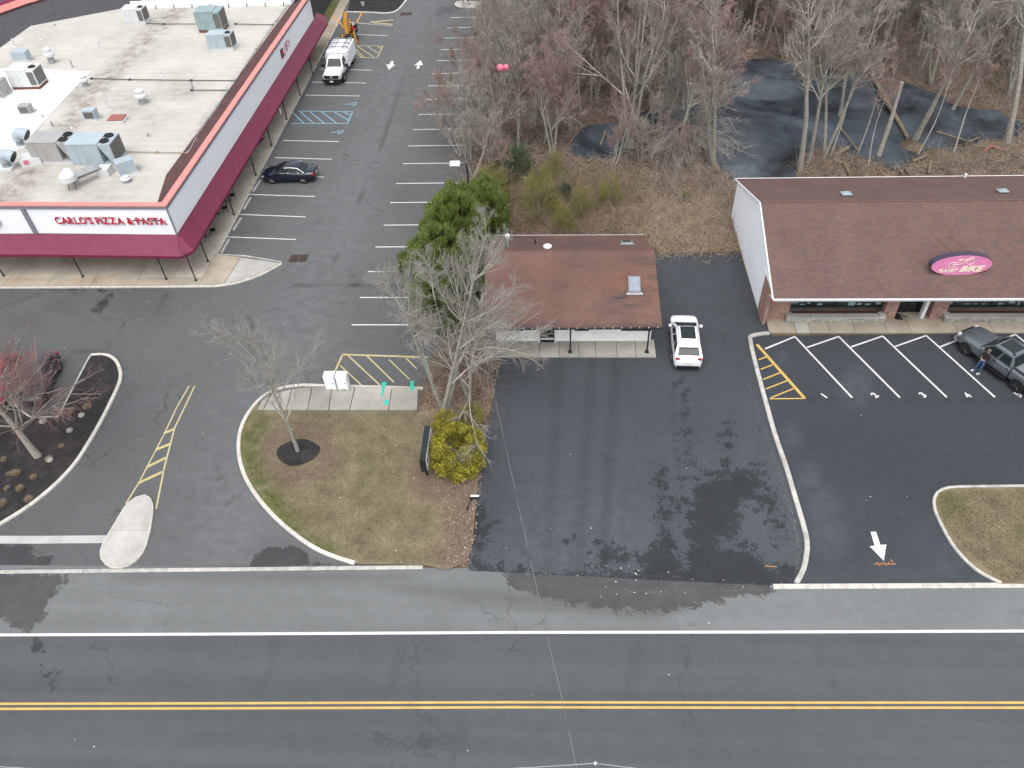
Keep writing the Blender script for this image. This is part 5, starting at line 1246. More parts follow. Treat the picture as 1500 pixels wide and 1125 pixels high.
def arches(root, wx_, yw, r, mat='black'):
    for x in wx_:
        for s in (-1, 1):
            pts = [(x + r * math.cos(a), r * .94 + r * math.sin(a) * .98) for a in np.linspace(-.25, math.pi + .25, 16)]; n = len(pts); mb = MB()
            mb.add([(a, s * (yw - .10), b) for a, b in pts] + [(a, s * (yw + .006), b) for a, b in pts], [tuple(range(n)), tuple(reversed(range(n, 2 * n)))] + [(i, n + i, n + (i + 1) % n, (i + 1) % n) for i in range(n)])
            obj('wheel_arch', mb, MAT[mat], root)
def bx(root, name, c, s, mat, rz=0, taper=1): mb = MB(); mb.box(c, s, rz, taper=taper); return obj(name, mb, MAT[mat], root)
def mirrors(root, x, w, z, mat, s=1.0):
    for sg in (-1, 1):
        mb = MB(); mb.box((x, sg * (w + .10 * s), z), (.12 * s, .20 * s, .15 * s)); mb.tube([(x, sg * (w - .08), z - .05), (x, sg * (w + .05), z - .02)], .025, 4); obj('side_mirror', mb, MAT[mat], root)
def place(root, front, back, zf=.0):
    """stand the vehicle on the ground between two pixel positions of its ends"""
    a, b = np.array(at(*front, zf)), np.array(at(*back, zf)); c = (a + b) / 2; d = a - b
    root.location = (c[0], c[1], 0.02); root.rotation_euler = (0, 0, math.atan2(d[1], d[0]))

# white SUV
t = thing('suv', 'white SUV with black glass roof panel driving beside the small building', 'car')
W = .93
mb = body_loft([(-2.36, .62, .45, .75, .86), (-2.30, .80, .30, .85, 1.02), (-2.1, .90, .25, .9, 1.06), (-1.2, W, .22, .95, 1.08), (0, W, .22, .93, 1.06), (.95, W, .22, .92, 1.04), (1.35, .925, .22, .88, 1.0), (1.9, .91, .24, .82, .95), (2.2, .87, .28, .74, .88), (2.36, .72, .35, .62, .74)])
obj('body', mb, MAT['car_white'], t, smooth=.6)
cabin(t, (-2.12, -1.45, .22, 1.30), .88, .70, 1.05, 1.60, 'car_white', splits=(.28, .62))
bx(t, 'glass_roof', (-.45, 0, 1.678), (1.15, .92, .03), 'carglass'); bx(t, 'rear_spoiler', (-1.62, 0, 1.60), (.35, 1.22, .05), 'car_white')
for s in (-1, 1):
    mb = MB(); mb.tube([(-1.45, s * .62, 1.63), (-1.3, s * .62, 1.69), (.05, s * .62, 1.69), (.2, s * .62, 1.62)], .022, 5); obj('roof_rail', mb, MAT['galv'], t)
    bx(t, 'tail_light', (-2.24, s * .68, 1.0), (.14, .26, .07), 'tail'); bx(t, 'headlight', (2.12, s * .62, .76), (.22, .3, .12), 'lens')
bx(t, 'rear_bumper', (-2.33, 0, .40), (.12, 1.4, .22), 'black'); bx(t, 'number_plate', (-2.385, 0, .72), (.02, .36, .16), 'plate')
mirrors(t, .85, .9, 1.12, 'car_white'); arches(t, (-1.35, 1.42), W, .40)
for x in (-1.35, 1.42):
    for s in (-1, 1): wheel(t, x, s * .82, .355, .24, 'rim', s)
place(t, (1000.5, 479), (1004.5, 540)); t.rotation_euler.z += R_(1.5)

# navy sedan
t = thing('sedan', 'dark navy sedan parked nose-in at the covered walk of the shopping centre', 'car')
W = .90
mb = body_loft([(-2.42, .60, .42, .68, .80), (-2.34, .78, .30, .82, .98), (-2.1, .86, .24, .86, 1.02), (-1.5, W, .22, .88, 1.02), (0, W, .20, .86, .97), (.8, W, .20, .84, .96), (1.3, .89, .20, .80, .92), (1.9, .86, .22, .70, .84), (2.25, .74, .26, .60, .72), (2.40, .52, .32, .52, .60)])
obj('body', mb, MAT['car_navy'], t, smooth=.6)
cabin(t, (-1.75, -.95, .25, 1.12), .82, .60, .98, 1.43, 'car_navy', splits=(.22, .56))
for s in (-1, 1):
    bx(t, 'tail_light', (-2.30, s * .66, .84), (.20, .30, .15), 'tail'); bx(t, 'headlight', (2.12, s * .62, .64), (.26, .26, .12), 'lens')
    mb = MB(); mb.tube([(-1.55, s * .80, 1.02), (.85, s * .80, 1.00)], .016, 4); mb.tube([(-1.55, s * .80, 1.02), (-1.0, s * .64, 1.36), (-.4, s * .62, 1.42), (.15, s * .63, 1.40)], .018, 4); obj('window_trim', mb, MAT['chrome'], t)
bx(t, 'number_plate', (-2.43, 0, .70), (.02, .36, .16), 'plate'); mirrors(t, .72, .86, 1.02, 'car_navy'); arches(t, (-1.38, 1.42), W, .37)
for x in (-1.38, 1.42):
    for s in (-1, 1): wheel(t, x, s * .79, .33, .22, 'rim', s)
a, b = np.array(at(392, 269)), np.array(at(453, 269)); t.location = ((a[0] + b[0]) / 2 + .05, a[1] + .75, .02); t.rotation_euler = (0, 0, R_(180))

# grey pickup
t = thing('pickup_truck', 'grey pickup truck with covered bed parked in the angled bays of the bike shop', 'pickup truck')
W = 1.0
mb = body_loft([(1.05, W, .42, 1.05, 1.24), (1.7, W, .42, 1.05, 1.24), (2.3, .98, .42, 1.0, 1.2), (2.7, .94, .45, .95, 1.12), (2.92, .80, .5, .85, 1.0), (2.98, .62, .55, .8, .92)])
obj('hood', mb, MAT['car_grey'], t, smooth=.6)
mb = body_loft([(-1.02, W, .42, 1.05, 1.22), (1.1, W, .42, 1.05, 1.235)]); obj('body', mb, MAT['car_grey'], t, smooth=.6)
mb = body_loft([(-2.92, .94, .50, 1.1, 1.26), (-2.88, .985, .45, 1.12, 1.30), (-1.10, .985, .45, 1.12, 1.30)]); obj('truck_bed', mb, MAT['car_grey'], t, smooth=.6)
bx(t, 'bed_cover', (-1.98, 0, 1.345), (1.62, 1.60, .05), 'tonneau')
for s in (-1, 1):
    mb = MB(); mb.tube([(-2.85, s * .87, 1.35), (-1.1, s * .87, 1.35)], .045, 6); obj('bed_rail', mb, MAT['black'], t)
    bx(t, 'running_board', (0, s * 1.02, .40), (2.0, .22, .06), 'black'); bx(t, 'headlight', (2.82, s * .72, .95), (.26, .24, .16), 'lens'); bx(t, 'tail_light', (-2.93, s * .84, 1.02), (.05, .18, .34), 'tail')
    bx(t, 'door_handle', (.05, s * 1.005, 1.05), (.2, .03, .04), 'black'); bx(t, 'door_handle', (-.85, s * 1.005, 1.05), (.2, .03, .04), 'black')
mb = MB(); mb.box((2.0, .35, 1.265), (1.3, .05, .02)); mb.box((2.0, -.35, 1.265), (1.3, .05, .02)); obj('hood_crease', mb, MAT['car_grey'], t)
cabin(t, (-1.05, -.72, .55, 1.28), .93, .74, 1.2, 1.82, 'car_grey', splits=(.44,))
bx(t, 'sunroof', (-.05, 0, 1.885), (.95, 1.02, .02), 'carglass')
for s in (-1, 1): bx(t, 'roof_lug', (-.62, s * .55, 1.88), (.10, .14, .06), 'black')
bx(t, 'front_bumper', (2.98, 0, .58), (.16, 1.7, .26), 'galv'); bx(t, 'rear_bumper', (-3.0, 0, .62), (.16, 1.8, .2), 'galv'); bx(t, 'grille', (2.985, 0, .86), (.05, 1.1, .26), 'black')
mirrors(t, .95, 1.0, 1.3, 'car_grey', 1.3); arches(t, (-1.80, 2.02), W, .47)
for x in (-1.80, 2.02):
    for s in (-1, 1): wheel(t, x, s * .90, .42, .28, 'darkrim', s)
fr = np.array(at(1416, 524)); rr = np.array(at(1476, 568)); d = fr - rr; an = math.atan2(d[1], d[0]); d /= np.linalg.norm(d); nrm_ = np.array([-d[1], d[0]])
c = (fr + rr) / 2 - d * .11 - nrm_ * 1.02
t.location = (c[0], c[1], .02); t.rotation_euler = (0, 0, an); PICK = (c, an, d, nrm_)

# red car and dark car in the left bay
def hatch(lab, pm, front, back, L=4.3, Wd=.88):
    t = thing('parked_car', lab, 'car'); k = L / 4.7
    mb = body_loft([(-2.36 * k, .60, .42, .7, .85), (-2.28 * k, .78, .28, .82, 1.0), (-1.4 * k, Wd, .22, .9, 1.02), (0, Wd, .2, .88, .98), (1.2 * k, Wd, .2, .82, .93), (1.95 * k, .84, .22, .7, .84), (2.34 * k, .55, .3, .55, .66)])
    obj('body', mb, MAT[pm], t, smooth=.6); cabin(t, (-1.95 * k, -1.25 * k, .3 * k, 1.15 * k), .80, .60, .98, 1.45, pm, splits=(.5,))
    for s in (-1, 1):
        bx(t, 'tail_light', (-2.26 * k, s * .62, .88), (.18, .26, .16), 'tail'); bx(t, 'headlight', (2.08 * k, s * .6, .66), (.24, .26, .12), 'lens')
    arches(t, (-1.38 * k, 1.42 * k), Wd, .36); mirrors(t, .75, Wd - .04, 1.02, pm)
    for x in (-1.38 * k, 1.42 * k):
        for s in (-1, 1): wheel(t, x, s * .77, .32, .2, 'rim', s)
    place(t, front, back); return t
hatch('dark grey car parked under the bare reddish tree beside the red car', 'car_dark', (47, 601), (78, 530))
hatch('bright red car parked at the left photo edge beside the dark grey car', 'car_red', (-12, 601), (20, 535))

# white utility truck
t = thing('utility_truck', 'white utility truck with ladder racks and service body facing the camera', 'truck')
mb = body_loft([(1.0, 1.0, .5, 1.1, 1.3), (2.3, .99, .5, 1.05, 1.28), (2.8, .95, .5, 1.0, 1.2), (3.05, .85, .55, .9, 1.08)]); obj('hood', mb, MAT['car_white'], t, smooth=.6)
mb = body_loft([(-.35, 1.0, .5, 1.1, 1.28), (1.05, 1.0, .5, 1.1, 1.295)]); obj('body', mb, MAT['car_white'], t, smooth=.6)
cabin(t, (-.42, -.3, .62, 1.35), .92, .76, 1.26, 1.95, 'car_white', splits=())
bx(t, 'grille', (3.04, 0, .92), (.08, 1.5, .34), 'black'); bx(t, 'front_bumper', (3.10, 0, .58), (.2, 1.95, .24), 'black'); bx(t, 'number_plate', (3.215, 0, .5), (.02, .34, .18), 'plate')
bx(t, 'badge', (3.09, 0, .93), (.02, .26, .12), 'lens')
for s in (-1, 1): bx(t, 'headlight', (2.98, s * .83, .95), (.14, .22, .3), 'lens')
bx(t, 'service_body', (-2.35, 0, 1.35), (3.7, 2.35, 1.5), 'car_white')
mb = MB()
for s in (-1, 1):
    for k in range(4): mb.box((-3.7 + .92 * k + .4, s * 1.185, 1.3), (.82, .02, 1.2))
obj('locker_door', mb, MAT['white_panel'], t)
bx(t, 'deck', (-2.9, 0, 2.13), (2.5, .62, .06), 'white_panel')
for s in (-1, 1):
    mb = MB()
    for k in range(6): mb.tube([(-4.2 + .55 * k, s * .95, 2.2), (-4.2 + .55 * k, s * .45, 2.2)], .025, 4)
    for y in (.95, .45): mb.tube([(-4.25, s * y, 2.2), (-1.35, s * y, 2.2)], .03, 4)
    obj('ladder_rack', mb, MAT['galv'], t)
for k in range(3): 
    mb = MB(); mb.tube([(-1.35 - k * 1.1, -1.05, 2.1), (-1.35 - k * 1.1, -1.05, 2.35), (-1.35 - k * 1.1, 1.05, 2.35), (-1.35 - k * 1.1, 1.05, 2.1)], .035, 5); obj('rack_bar', mb, MAT['dark_metal'], t)
mirrors(t, 1.05, 1.05, 1.35, 'black', 1.9); arches(t, (2.1,), 1.0, .5)
for x in (-2.6, 2.1):
    for s in (-1, 1): wheel(t, x, s * 1.0, .46, .3, 'rim', s)
a, b = np.array(at(500, 129)), np.array(at(500, 68)); t.location = ((a[0] + b[0]) / 2 + .15, a[1] + 3.6, .02); t.rotation_euler = (0, 0, R_(-91)); TR = t.location.copy()
# lifting boom behind the truck
x, y = at(512, 62); t = thing('spider_lift', 'folded yellow-orange spider lift standing behind the white utility truck', 'lift', (x, y + .6, 0), 0)
mb = MB(); mb.box((0, 0, .5), (.8, 1.6, .5)); obj('chassis', mb, MAT['dark_metal'], t)
for nm, pts, r in (('boom', [(-.15, -.3, .8), (-.45, .5, 1.8), (-.35, 1.3, 2.7)], .20), ('boom', [(.0, .6, .8), (-.1, 1.4, 1.9)], .13),
                   ('outrigger', [(-.3, .5, .6), (-1.0, .9, 1.6), (-1.9, 1.5, 2.2)], .10), ('outrigger', [(.3, .5, .6), (.9, 1.1, 1.7), (1.5, 1.9, 2.5)], .10),
                   ('outrigger', [(.35, -.6, .6), (.75, -.7, 1.3), (.95, -1.1, .05)], .11), ('outrigger', [(-.35, -.6, .6), (-.6, -.8, 1.0), (-.8, -1.2, .05)], .10)):
    mb = MB(); mb.tube(pts, r, 4); obj(nm, mb, MAT['boom'], t)
mb = MB(); mb.box((0.55, .6, 1.2), (.7, .6, .8)); obj('basket', mb, MAT['dark_metal'], t)

# ================================================================== PEOPLE
def person(label, joints, radii, edges, colors, mats, loc, rz, hair='hair', hat=False, shoes='shoe', scale=1.0):
    root = thing('person', label, 'person', loc, rz); root.scale = (scale,) * 3
    names = list(joints); me = bpy.data.meshes.new('body'); me.from_pydata([joints[n] for n in names], [(names.index(a), names.index(b)) for a, b in edges], [])
    o = link('body', me, root); md = o.modifiers.new('s', 'SKIN'); md.use_smooth_shade = True
    for i, n in enumerate(names):
        r = radii.get(n, .05); me.skin_vertices[0].data[i].radius = (r, r * (0.72 if n in ('chest', 'waist', 'pelvis', 'neck0') else 1))
    me.skin_vertices[0].data[0].use_root = True
    sd = o.modifiers.new('u', 'SUBSURF'); sd.levels = 2; sd.render_levels = 2
    dg = bpy.context.evaluated_depsgraph_get(); m2 = bpy.data.meshes.new_from_object(o.evaluated_get(dg)); o.modifiers.clear(); o.data = m2; m2.materials.clear()
    for m in mats: m2.materials.append(MAT[m])
    m2.polygons.foreach_set('material_index', [colors(p.center) for p in m2.polygons])
    h = joints['head']
    mb = MB(); c = h
    mb.lathe([(.02, .135), (.075, .115), (.105, .06), (.108, .0), (.09, -.05)], (c[0], c[1] + .012, c[2] + .01), 12)
    obj('hair' if not hat else 'helmet', mb, MAT['helmet' if hat else hair], root, smooth=1.0)
    mb = MB(); mb.box((c[0], c[1] - .098, c[2] - .015), (.03, .04, .045), taper=.5)
    for s in (-1, 1): mb.box((c[0] + s * .085, c[1], c[2] - .01), (.02, .035, .05))
    obj('face_features', mb, MAT['skin'], root)
    mb = MB()
    for s in (-1, 1): mb.box((c[0] + s * .03, c[1] - .088, c[2] + .005), (.018, .012, .01))
    mb.box((c[0], c[1] - .085, c[2] - .055), (.035, .01, .008)); obj('eyes', mb, MAT['dark_metal'], root)
    for f in ('footL', 'footR'):
        q = joints[f]; mb = MB(); mb.box((q[0], q[1] + .03, q[2] - .01), (.105, .27, .09), taper=.8); obj('shoe', mb, MAT[shoes], root)
    for hn, en in (('handL', 'elbL'), ('handR', 'elbR')):
        hp, ep = Vector(joints[hn]), Vector(joints[en]); d = (hp - ep).normalized(); u = d.cross(Vector((0, 0, 1))).normalized() if abs(d.z) < .95 else Vector((0, 1, 0)); mb = MB()
        for k, l in enumerate((.065, .078, .072, .055)):
            b = hp + d * .03 + u * (.024 * (k - 1.5)); w = b + d * l * .6; mb.tube([b, w, w + (d * .5 + Vector((0, 0, -.6))) * l * .6], [.0095, .009, .007], 5)
        b = hp - u * .03; mb.tube([b, b - u * .025 + d * .03, b - u * .03 + d * .06], [.011, .010, .008], 5); obj('fingers', mb, MAT['skin'], root)
    return root
EDG = [('pelvis', 'waist'), ('waist', 'chest'), ('chest', 'neck'), ('neck', 'head'), ('chest', 'shL'), ('shL', 'elbL'), ('elbL', 'wrL'), ('wrL', 'handL'), ('chest', 'shR'), ('shR', 'elbR'), ('elbR', 'wrR'), ('wrR', 'handR'),
       ('pelvis', 'hipL'), ('hipL', 'kneeL'), ('kneeL', 'ankL'), ('ankL', 'footL'), ('pelvis', 'hipR'), ('hipR', 'kneeR'), ('kneeR', 'ankR'), ('ankR', 'footR')]
RAD = dict(pelvis=.145, waist=.14, chest=.165, neck=.055, head=.098, shL=.075, shR=.075, elbL=.05, elbR=.05, wrL=.036, wrR=.036, handL=.038, handR=.038, hipL=.10, hipR=.10, kneeL=.068, kneeR=.068, ankL=.048, ankR=.048, footL=.045, footR=.045)
J = dict(pelvis=(0, .02, .93), waist=(0, .05, 1.10), chest=(0, .09, 1.36), neck=(0, .09, 1.52), head=(0, .06, 1.68), shL=(.19, .09, 1.42), elbL=(.27, .02, 1.15), wrL=(.10, -.20, 1.10), handL=(.03, -.24, 1.10),
         shR=(-.19, .09, 1.42), elbR=(-.27, .02, 1.15), wrR=(-.10, -.20, 1.14), handR=(-.03, -.24, 1.14), hipL=(.10, .0, .88), kneeL=(.14, -.10, .50), ankL=(.17, -.12, .10), footL=(.18, -.22, .05), hipR=(-.10, .0, .88), kneeR=(-.14, -.10, .50), ankR=(-.20, -.14, .10), footR=(-.21, -.24, .05))
def pcol(c):
    if c.z > 1.53: return 0
    if c.z < .96 and abs(c.x) < .4 and c.z > .0 and not (c.z > .98): return 2
    if c.y < -.17: return 0
    return 1
a = at(1432.5, 547)
person('person in dark jacket and blue jeans leaning on the side of the grey pickup', J, RAD, EDG, pcol, ['skin', 'jacket', 'jeans'], (a[0] + .05, a[1] + .18, .02), math.atan2(nrm_[0], -nrm_[1]))
J2 = dict(J); J2.update(dict(head=(0, .0, 1.64), elbL=(.26, -.12, 1.2), wrL=(.2, -.35, 1.3), handL=(.18, -.42, 1.32), elbR=(-.26, -.12, 1.2), wrR=(-.2, -.35, 1.25), handR=(-.18, -.42, 1.26)))
a = at(518, 62)
person('person in red shirt and white helmet standing at the yellow lift behind the truck', J2, RAD, EDG, pcol, ['skin', 'red_shirt', 'jeans'], (a[0] + .1, a[1] + .9, .02), R_(60), hat=True, shoes='black')

# ================================================================== SMALL PROPS
for i, (px, py) in enumerate(((486.5, 574), (504, 574))):
    a = at(px, py)
    t = thing('utility_cabinet', ('left' if i == 0 else 'right') + ' one of the two white utility cabinets at the kerb of the grass island', 'utility cabinet', (a[0] + .0, a[1] + .25, .14), 0, 'white utility cabinets on the walkway')
    mb = MB(); mb.box((0, 0, .62), (.68, .50, 1.1)); obj('cabinet', mb, MAT['white_panel'], t); mb = MB(); mb.box((0, 0, 1.19), (.70, .54, .05), taper=.96); obj('lid', mb, MAT['white_panel'], t)
    mb = MB(); mb.box((0, -.26, .62), (.60, .02, 1.0)); d_ = obj('door', mb, MAT['white_panel'], t); mb = MB(); mb.box((.22, -.28, .65), (.03, .03, .12)); obj('handle', mb, MAT['dark_metal'], d_)
    mb = MB(); mb.box((0, -.0, .04), (.70, .56, .08)); obj('plinth', mb, MAT['slab_pale'], t)
    mb = MB(); mb.tube([(.0, -.34, 0), (.0, -.34, .2)], .05, 6); obj('bollard_stub', mb, MAT['slab_pale'], t)
# mailbox
a = at(684.5, 748.5)
t = thing('mailbox', 'black mailbox on a leaning post at the edge of the grass island', 'mailbox', (a[0], a[1], .08), 0)
mb = MB(); mb.tube([(0, 0, 0), (.10, .02, .45), (.33, .05, .95)], .035, 6); obj('post', mb, MAT['black'], t)
mb = MB(); mb.tube([(.22, .06, 1.05), (.72, .04, 1.12)], .115, 8); obj('box', mb, MAT['black'], t); mb = MB(); mb.box((.5, .05, 1.235), (.46, .12, .01)); obj('flag', mb, MAT['white_trim'], t)
# wheel stops
WS = [((381, 266), (372, 280)), ((368, 289.5), (357, 308)), ((353.5, 320), (342, 338)), ((336, 351), (324.5, 372))]
for k, (p, q) in enumerate(WS):
    a, b = np.array(at(*p)), np.array(at(*q)); c = (a + b) / 2; d = b - a; L = 1.85
    t = MB(); w = .16
    t.add([(-L / 2, -w / 2, 0), (L / 2, -w / 2, 0), (L / 2, w / 2, 0), (-L / 2, w / 2, 0), (-L / 2 + .04, -w * .35, .11), (L / 2 - .04, -w * .35, .11), (L / 2 - .04, w * .35, .11), (-L / 2 + .04, w * .35, .11)], [(3, 2, 1, 0), (4, 5, 6, 7), (0, 1, 5, 4), (1, 2, 6, 5), (2, 3, 7, 6), (3, 0, 4, 7)])
    o = obj('wheel_stop', t, MAT['kerb'], loc=(c[0], c[1], .01), rz=math.atan2(d[1], d[0]), label=('weathered concrete wheel stop in front of the navy sedan', 'concrete wheel stop in the first empty bay nearer than the navy sedan', 'grey wheel stop with leaves in the second bay from the pizza corner', 'whitest concrete wheel stop in the bay next to the corner apron')[k], category='wheel stop', group='wheel stops along the covered walk')
# drains
for k, (px, py, lab) in enumerate(((437.5, 378.5, 'pair of rusty drain grates in the asphalt near the corner apron'), (595, 20.5, 'pair of rusty drain grates in the asphalt near the far mulch bed'))):
    a = at(px, py); t = thing('storm_drain', lab, 'drain', (a[0], a[1], .012))
    for sx_ in (-.36, .36):
        g = link('grate', None, t); mb = MB(); w, l = (.62, .95)
        mb.box((sx_, 0, .004), (w, l, .008)); obj('pit', mb, MAT['black'], g)
        mb = MB()
        for q in range(7): mb.box((sx_, -l / 2 + l * (q + .5) / 7, .014), (w, l / 7 * .55, .012))
        mb.box((sx_ - w / 2, 0, .016), (.05, l, .014)); mb.box((sx_ + w / 2, 0, .016), (.05, l, .014)); obj('bars', mb, MAT['grate'], g)
# accessible parking signs
for px, py, h, lab in ((417, 189, 2.0, 'thin post with small white sign at the kerb by the nearer wheelchair bay'), (436, 130, 2.0, 'thin post with small white sign under the awning by the farther wheelchair bay')):
    a = at(px, py); t = thing('parking_sign', lab, 'sign', (a[0], a[1], .1)); mb = MB(); mb.tube([(0, 0, 0), (0, 0, h)], .025, 5); obj('post', mb, MAT['galv'], t)
    mb = MB(); mb.box((.03, 0, h - .25), (.02, .32, .5)); obj('sign_plate', mb, MAT['white_panel'], t)
# tables with chairs on the covered walk
for px, py, lab in ((303, 349, 'nearest round cafe table with black chairs under the side awning'), (321, 316, 'middle round cafe table with black chairs under the side awning'), (332, 297, 'farthest round cafe table with black chairs under the side awning')):
    a = at(px, py); t = thing('cafe_table', lab, 'table', (a[0], a[1], .14)); mb = MB(); mb.lathe([(.42, .70), (.42, .73)], n=18); obj('table_top', mb, MAT['galv'], t)
    mb = MB(); mb.tube([(0, 0, .02), (0, 0, .7)], .035, 6)
    for k in range(4): mb.tube([(0, 0, .05), (.3 * math.cos(k * 1.57 + .4), .3 * math.sin(k * 1.57 + .4), .02)], .02, 4)
    obj('pedestal', mb, MAT['dark_metal'], t)
    for k, an in enumerate((.5, 3.4)):
        c = thing('cafe_chair', ('right' if k == 0 else 'left') + ' black metal chair at the ' + lab.split()[0] + ' round cafe table', 'chair', (a[0] + .62 * math.cos(an), a[1] + .62 * math.sin(an), .14), an + math.pi / 2, 'black chairs at the cafe tables')
        mb = MB(); mb.box((0, 0, .45), (.42, .42, .035)); obj('seat', mb, MAT['black'], c); mb = MB(); mb.box((0, -.2, .72), (.42, .03, .42)); obj('backrest', mb, MAT['black'], c)
        for dx in (-.18, .18):
            for dy in (-.18, .18): mb = MB(); mb.tube([(dx, dy, .44), (dx * 1.15, dy * 1.15, 0)], .014, 4); obj('leg', mb, MAT['black'], c)
a = at(380, 211); t = thing('door_mat', 'red-brown mat lying on the covered walk beyond the navy sedan', 'mat', (a[0] - .4, a[1], .15)); mb = MB(); mb.prism([(-.7, -.9), (.35, -.9), (.75, .9), (-.2, .9)], 0, .04); obj('mat', mb, MAT['rustbrown'], t)
# leaf blower lying on the shop walk
a = at(1311, 467); t = thing('leaf_blower', 'black leaf blower lying on the beige walk before the bike shop entrance', 'leaf blower', (a[0], a[1], .14), R_(-48))
mb = MB(); mb.box((0, 0, .14), (.55, .30, .28), taper=.8); obj('housing', mb, MAT['black'], t); mb = MB(); mb.tube([(.25, 0, .12), (.48, -.02, .1)], [.09, .07], 8); obj('nozzle', mb, MAT['black'], t); mb = MB(); mb.tube([(.1, .1, .12), (.42, .44, .08), (.5, .55, .05)], .025, 6); obj('tube', mb, MAT['dark_metal'], t)
# trap / small bits
a = at(1091, 434); t = MB(); t.lathe([(.2, 0), (.2, .03)], n=12); obj('manhole', t, MAT['grate'], loc=(a[0], a[1], .018), label='small rusty cover in the dark asphalt beside the white gable wall', category='manhole cover')
# pink balloons caught in the trees
a = at(736, 99.5, 9.0); t = thing('balloons', 'pink balloons caught in the bare trees beside the parking lot', 'balloon', (a[0], a[1], 9.0))
for dx, dz, r in ((-.15, 0, .34), (.3, .05, .27)):
    mb = MB(); mb.lathe([(.02, -r), (r * .6, -r * .75), (r, 0), (r * .75, r * .65), (.02, r)], (dx, 0, dz), 12); obj('balloon', mb, MAT['pink_cloth'], t, smooth=2.0)
# broken timbers in a far bay
for k, (p, q) in enumerate((((542, 32.5), (576, 30)), ((545, 33), (576, 36.5)))):
    a, b = at3(*p, .12), at3(*q, .08); mb = MB(); c = ((a[0] + b[0]) / 2, (a[1] + b[1]) / 2, .08); mb.tube([(a[0] - c[0], a[1] - c[1], 0), (b[0] - c[0], b[1] - c[1], 0)], .13, 4)
    obj('timber', mb, MAT['timber'], loc=c, label=('straight weathered timber crossing the far parking bay line', 'second weathered timber lying askew below the first in the far bay')[k], category='timber')
# cables
def cable(p0, p1, sag, r, mats, name, lab, n=40, ext=0.0, twist=False):
    a, b = Vector(p0), Vector(p1); d = b - a; a2 = a - d * ext; b2 = b + d * ext
    pts = [a2.lerp(b2, i / n) - Vector((0, 0, 4 * sag * (i / n) * (1 - i / n))) for i in range(n + 1)]
    mb = MB()
    if not twist: mb.tube(pts, r, 5)
    else:
        up = Vector((0, 0, 1)); side = d.cross(up).normalized(); N = n * 10
        for ph, mi in ((0, 0), (math.pi, 1)):
            q = []
            for i in range(N + 1):
                u = i / N; c = a2.lerp(b2, u) - Vector((0, 0, 4 * sag * u * (1 - u))); an_ = ph + u * N / 8
                q.append(c + (side * math.cos(an_) + up * math.sin(an_)) * r)
            mb.tube(q, r * .8, 3, mi=mi)
    return obj(name, mb, [MAT[m] for m in mats], label=lab, category='cable')
cable(at3(700, 466, 2.7), at3(858, 1180, 8.6), .35, .0075, ('wire', 'wire_pale'), 'service_cable', 'thin twisted overhead cable running from the small building across the road', twist=True)
p = at3(872, 1118, 8.7)
a, b = at3(690, 1130, 8.7), at3(1010, 1131, 8.7)
cable(p, (p[0] - 30, p[1] - .2, 8.9), 2.0, .012, ('wire_pale',), 'overhead_cable', 'pale overhead cable sloping down to the left at the bottom photo edge', n=60)
cable(p, (p[0] + 30, p[1] - .2, 8.9), 2.0, .012, ('wire_pale',), 'overhead_cable', 'pale overhead cable sloping down to the right at the bottom photo edge', n=60)
mb = MB(); mb.lathe([(.02, -.06), (.05, -.04), (.05, .02), (.03, .05)], n=8); obj('insulator', mb, MAT['litter'], loc=p, label='small white insulator joining the pale overhead cables', category='insulator')

# ================================================================== VEGETATION
def norm(a): return a / (np.linalg.norm(a, axis=-1, keepdims=True) + 1e-9)
def grow(P, D, L, R, K, wob, up, tip=0.35):
    """sticks of K segments; returns points (n,K+1,3), radii (n,K+1), dirs (n,K,3)"""
    n = len(P); pts = [P]; rad = [R]; dirs = []
    for k in range(K):
        D = norm(D + rng.normal(0, wob, (n, 3)) + np.array([0, 0, up])); dirs.append(D)
        P = P + D * (L / K)[:, None]; pts.append(P); rad.append(R * (1 - (1 - tip) * (k + 1) / K))
    return np.stack(pts, 1), np.stack(rad, 1), np.stack(dirs, 1)
def spawn(G, m, t0, ang, lenf, radf, lens, tpow=1.0):
    pts, rad, dirs = G; n, K1, _ = pts.shape; K = K1 - 1
    t = (t0 + (1 - t0) * rng.uniform(0, 1, (n, m)) ** tpow) * K; t = np.minimum(t, K - 1e-3); i = t.astype(int); f = t - i
    idx = np.arange(n)[:, None]
    P = pts[idx, i] * (1 - f)[..., None] + pts[idx, i + 1] * f[..., None]; D = dirs[idx, i]; Rr = rad[idx, i] * radf
    a = rng.uniform(ang[0], ang[1], (n, m)); ref = norm(rng.normal(0, 1, (n, m, 3))); u = norm(np.cross(D, ref))
    D2 = D * np.cos(a)[..., None] + u * np.sin(a)[..., None]
    Ln = lens[:, None] * lenf * (1.15 - 0.65 * (t / K)) * rng.uniform(.7, 1.3, (n, m))
    return P.reshape(-1, 3), D2.reshape(-1, 3), Ln.reshape(-1), Rr.reshape(-1)
def to_segs(G):
    pts, rad, _ = G; return pts[:, :-1].reshape(-1, 3), pts[:, 1:].reshape(-1, 3), rad[:, :-1].reshape(-1), rad[:, 1:].reshape(-1)
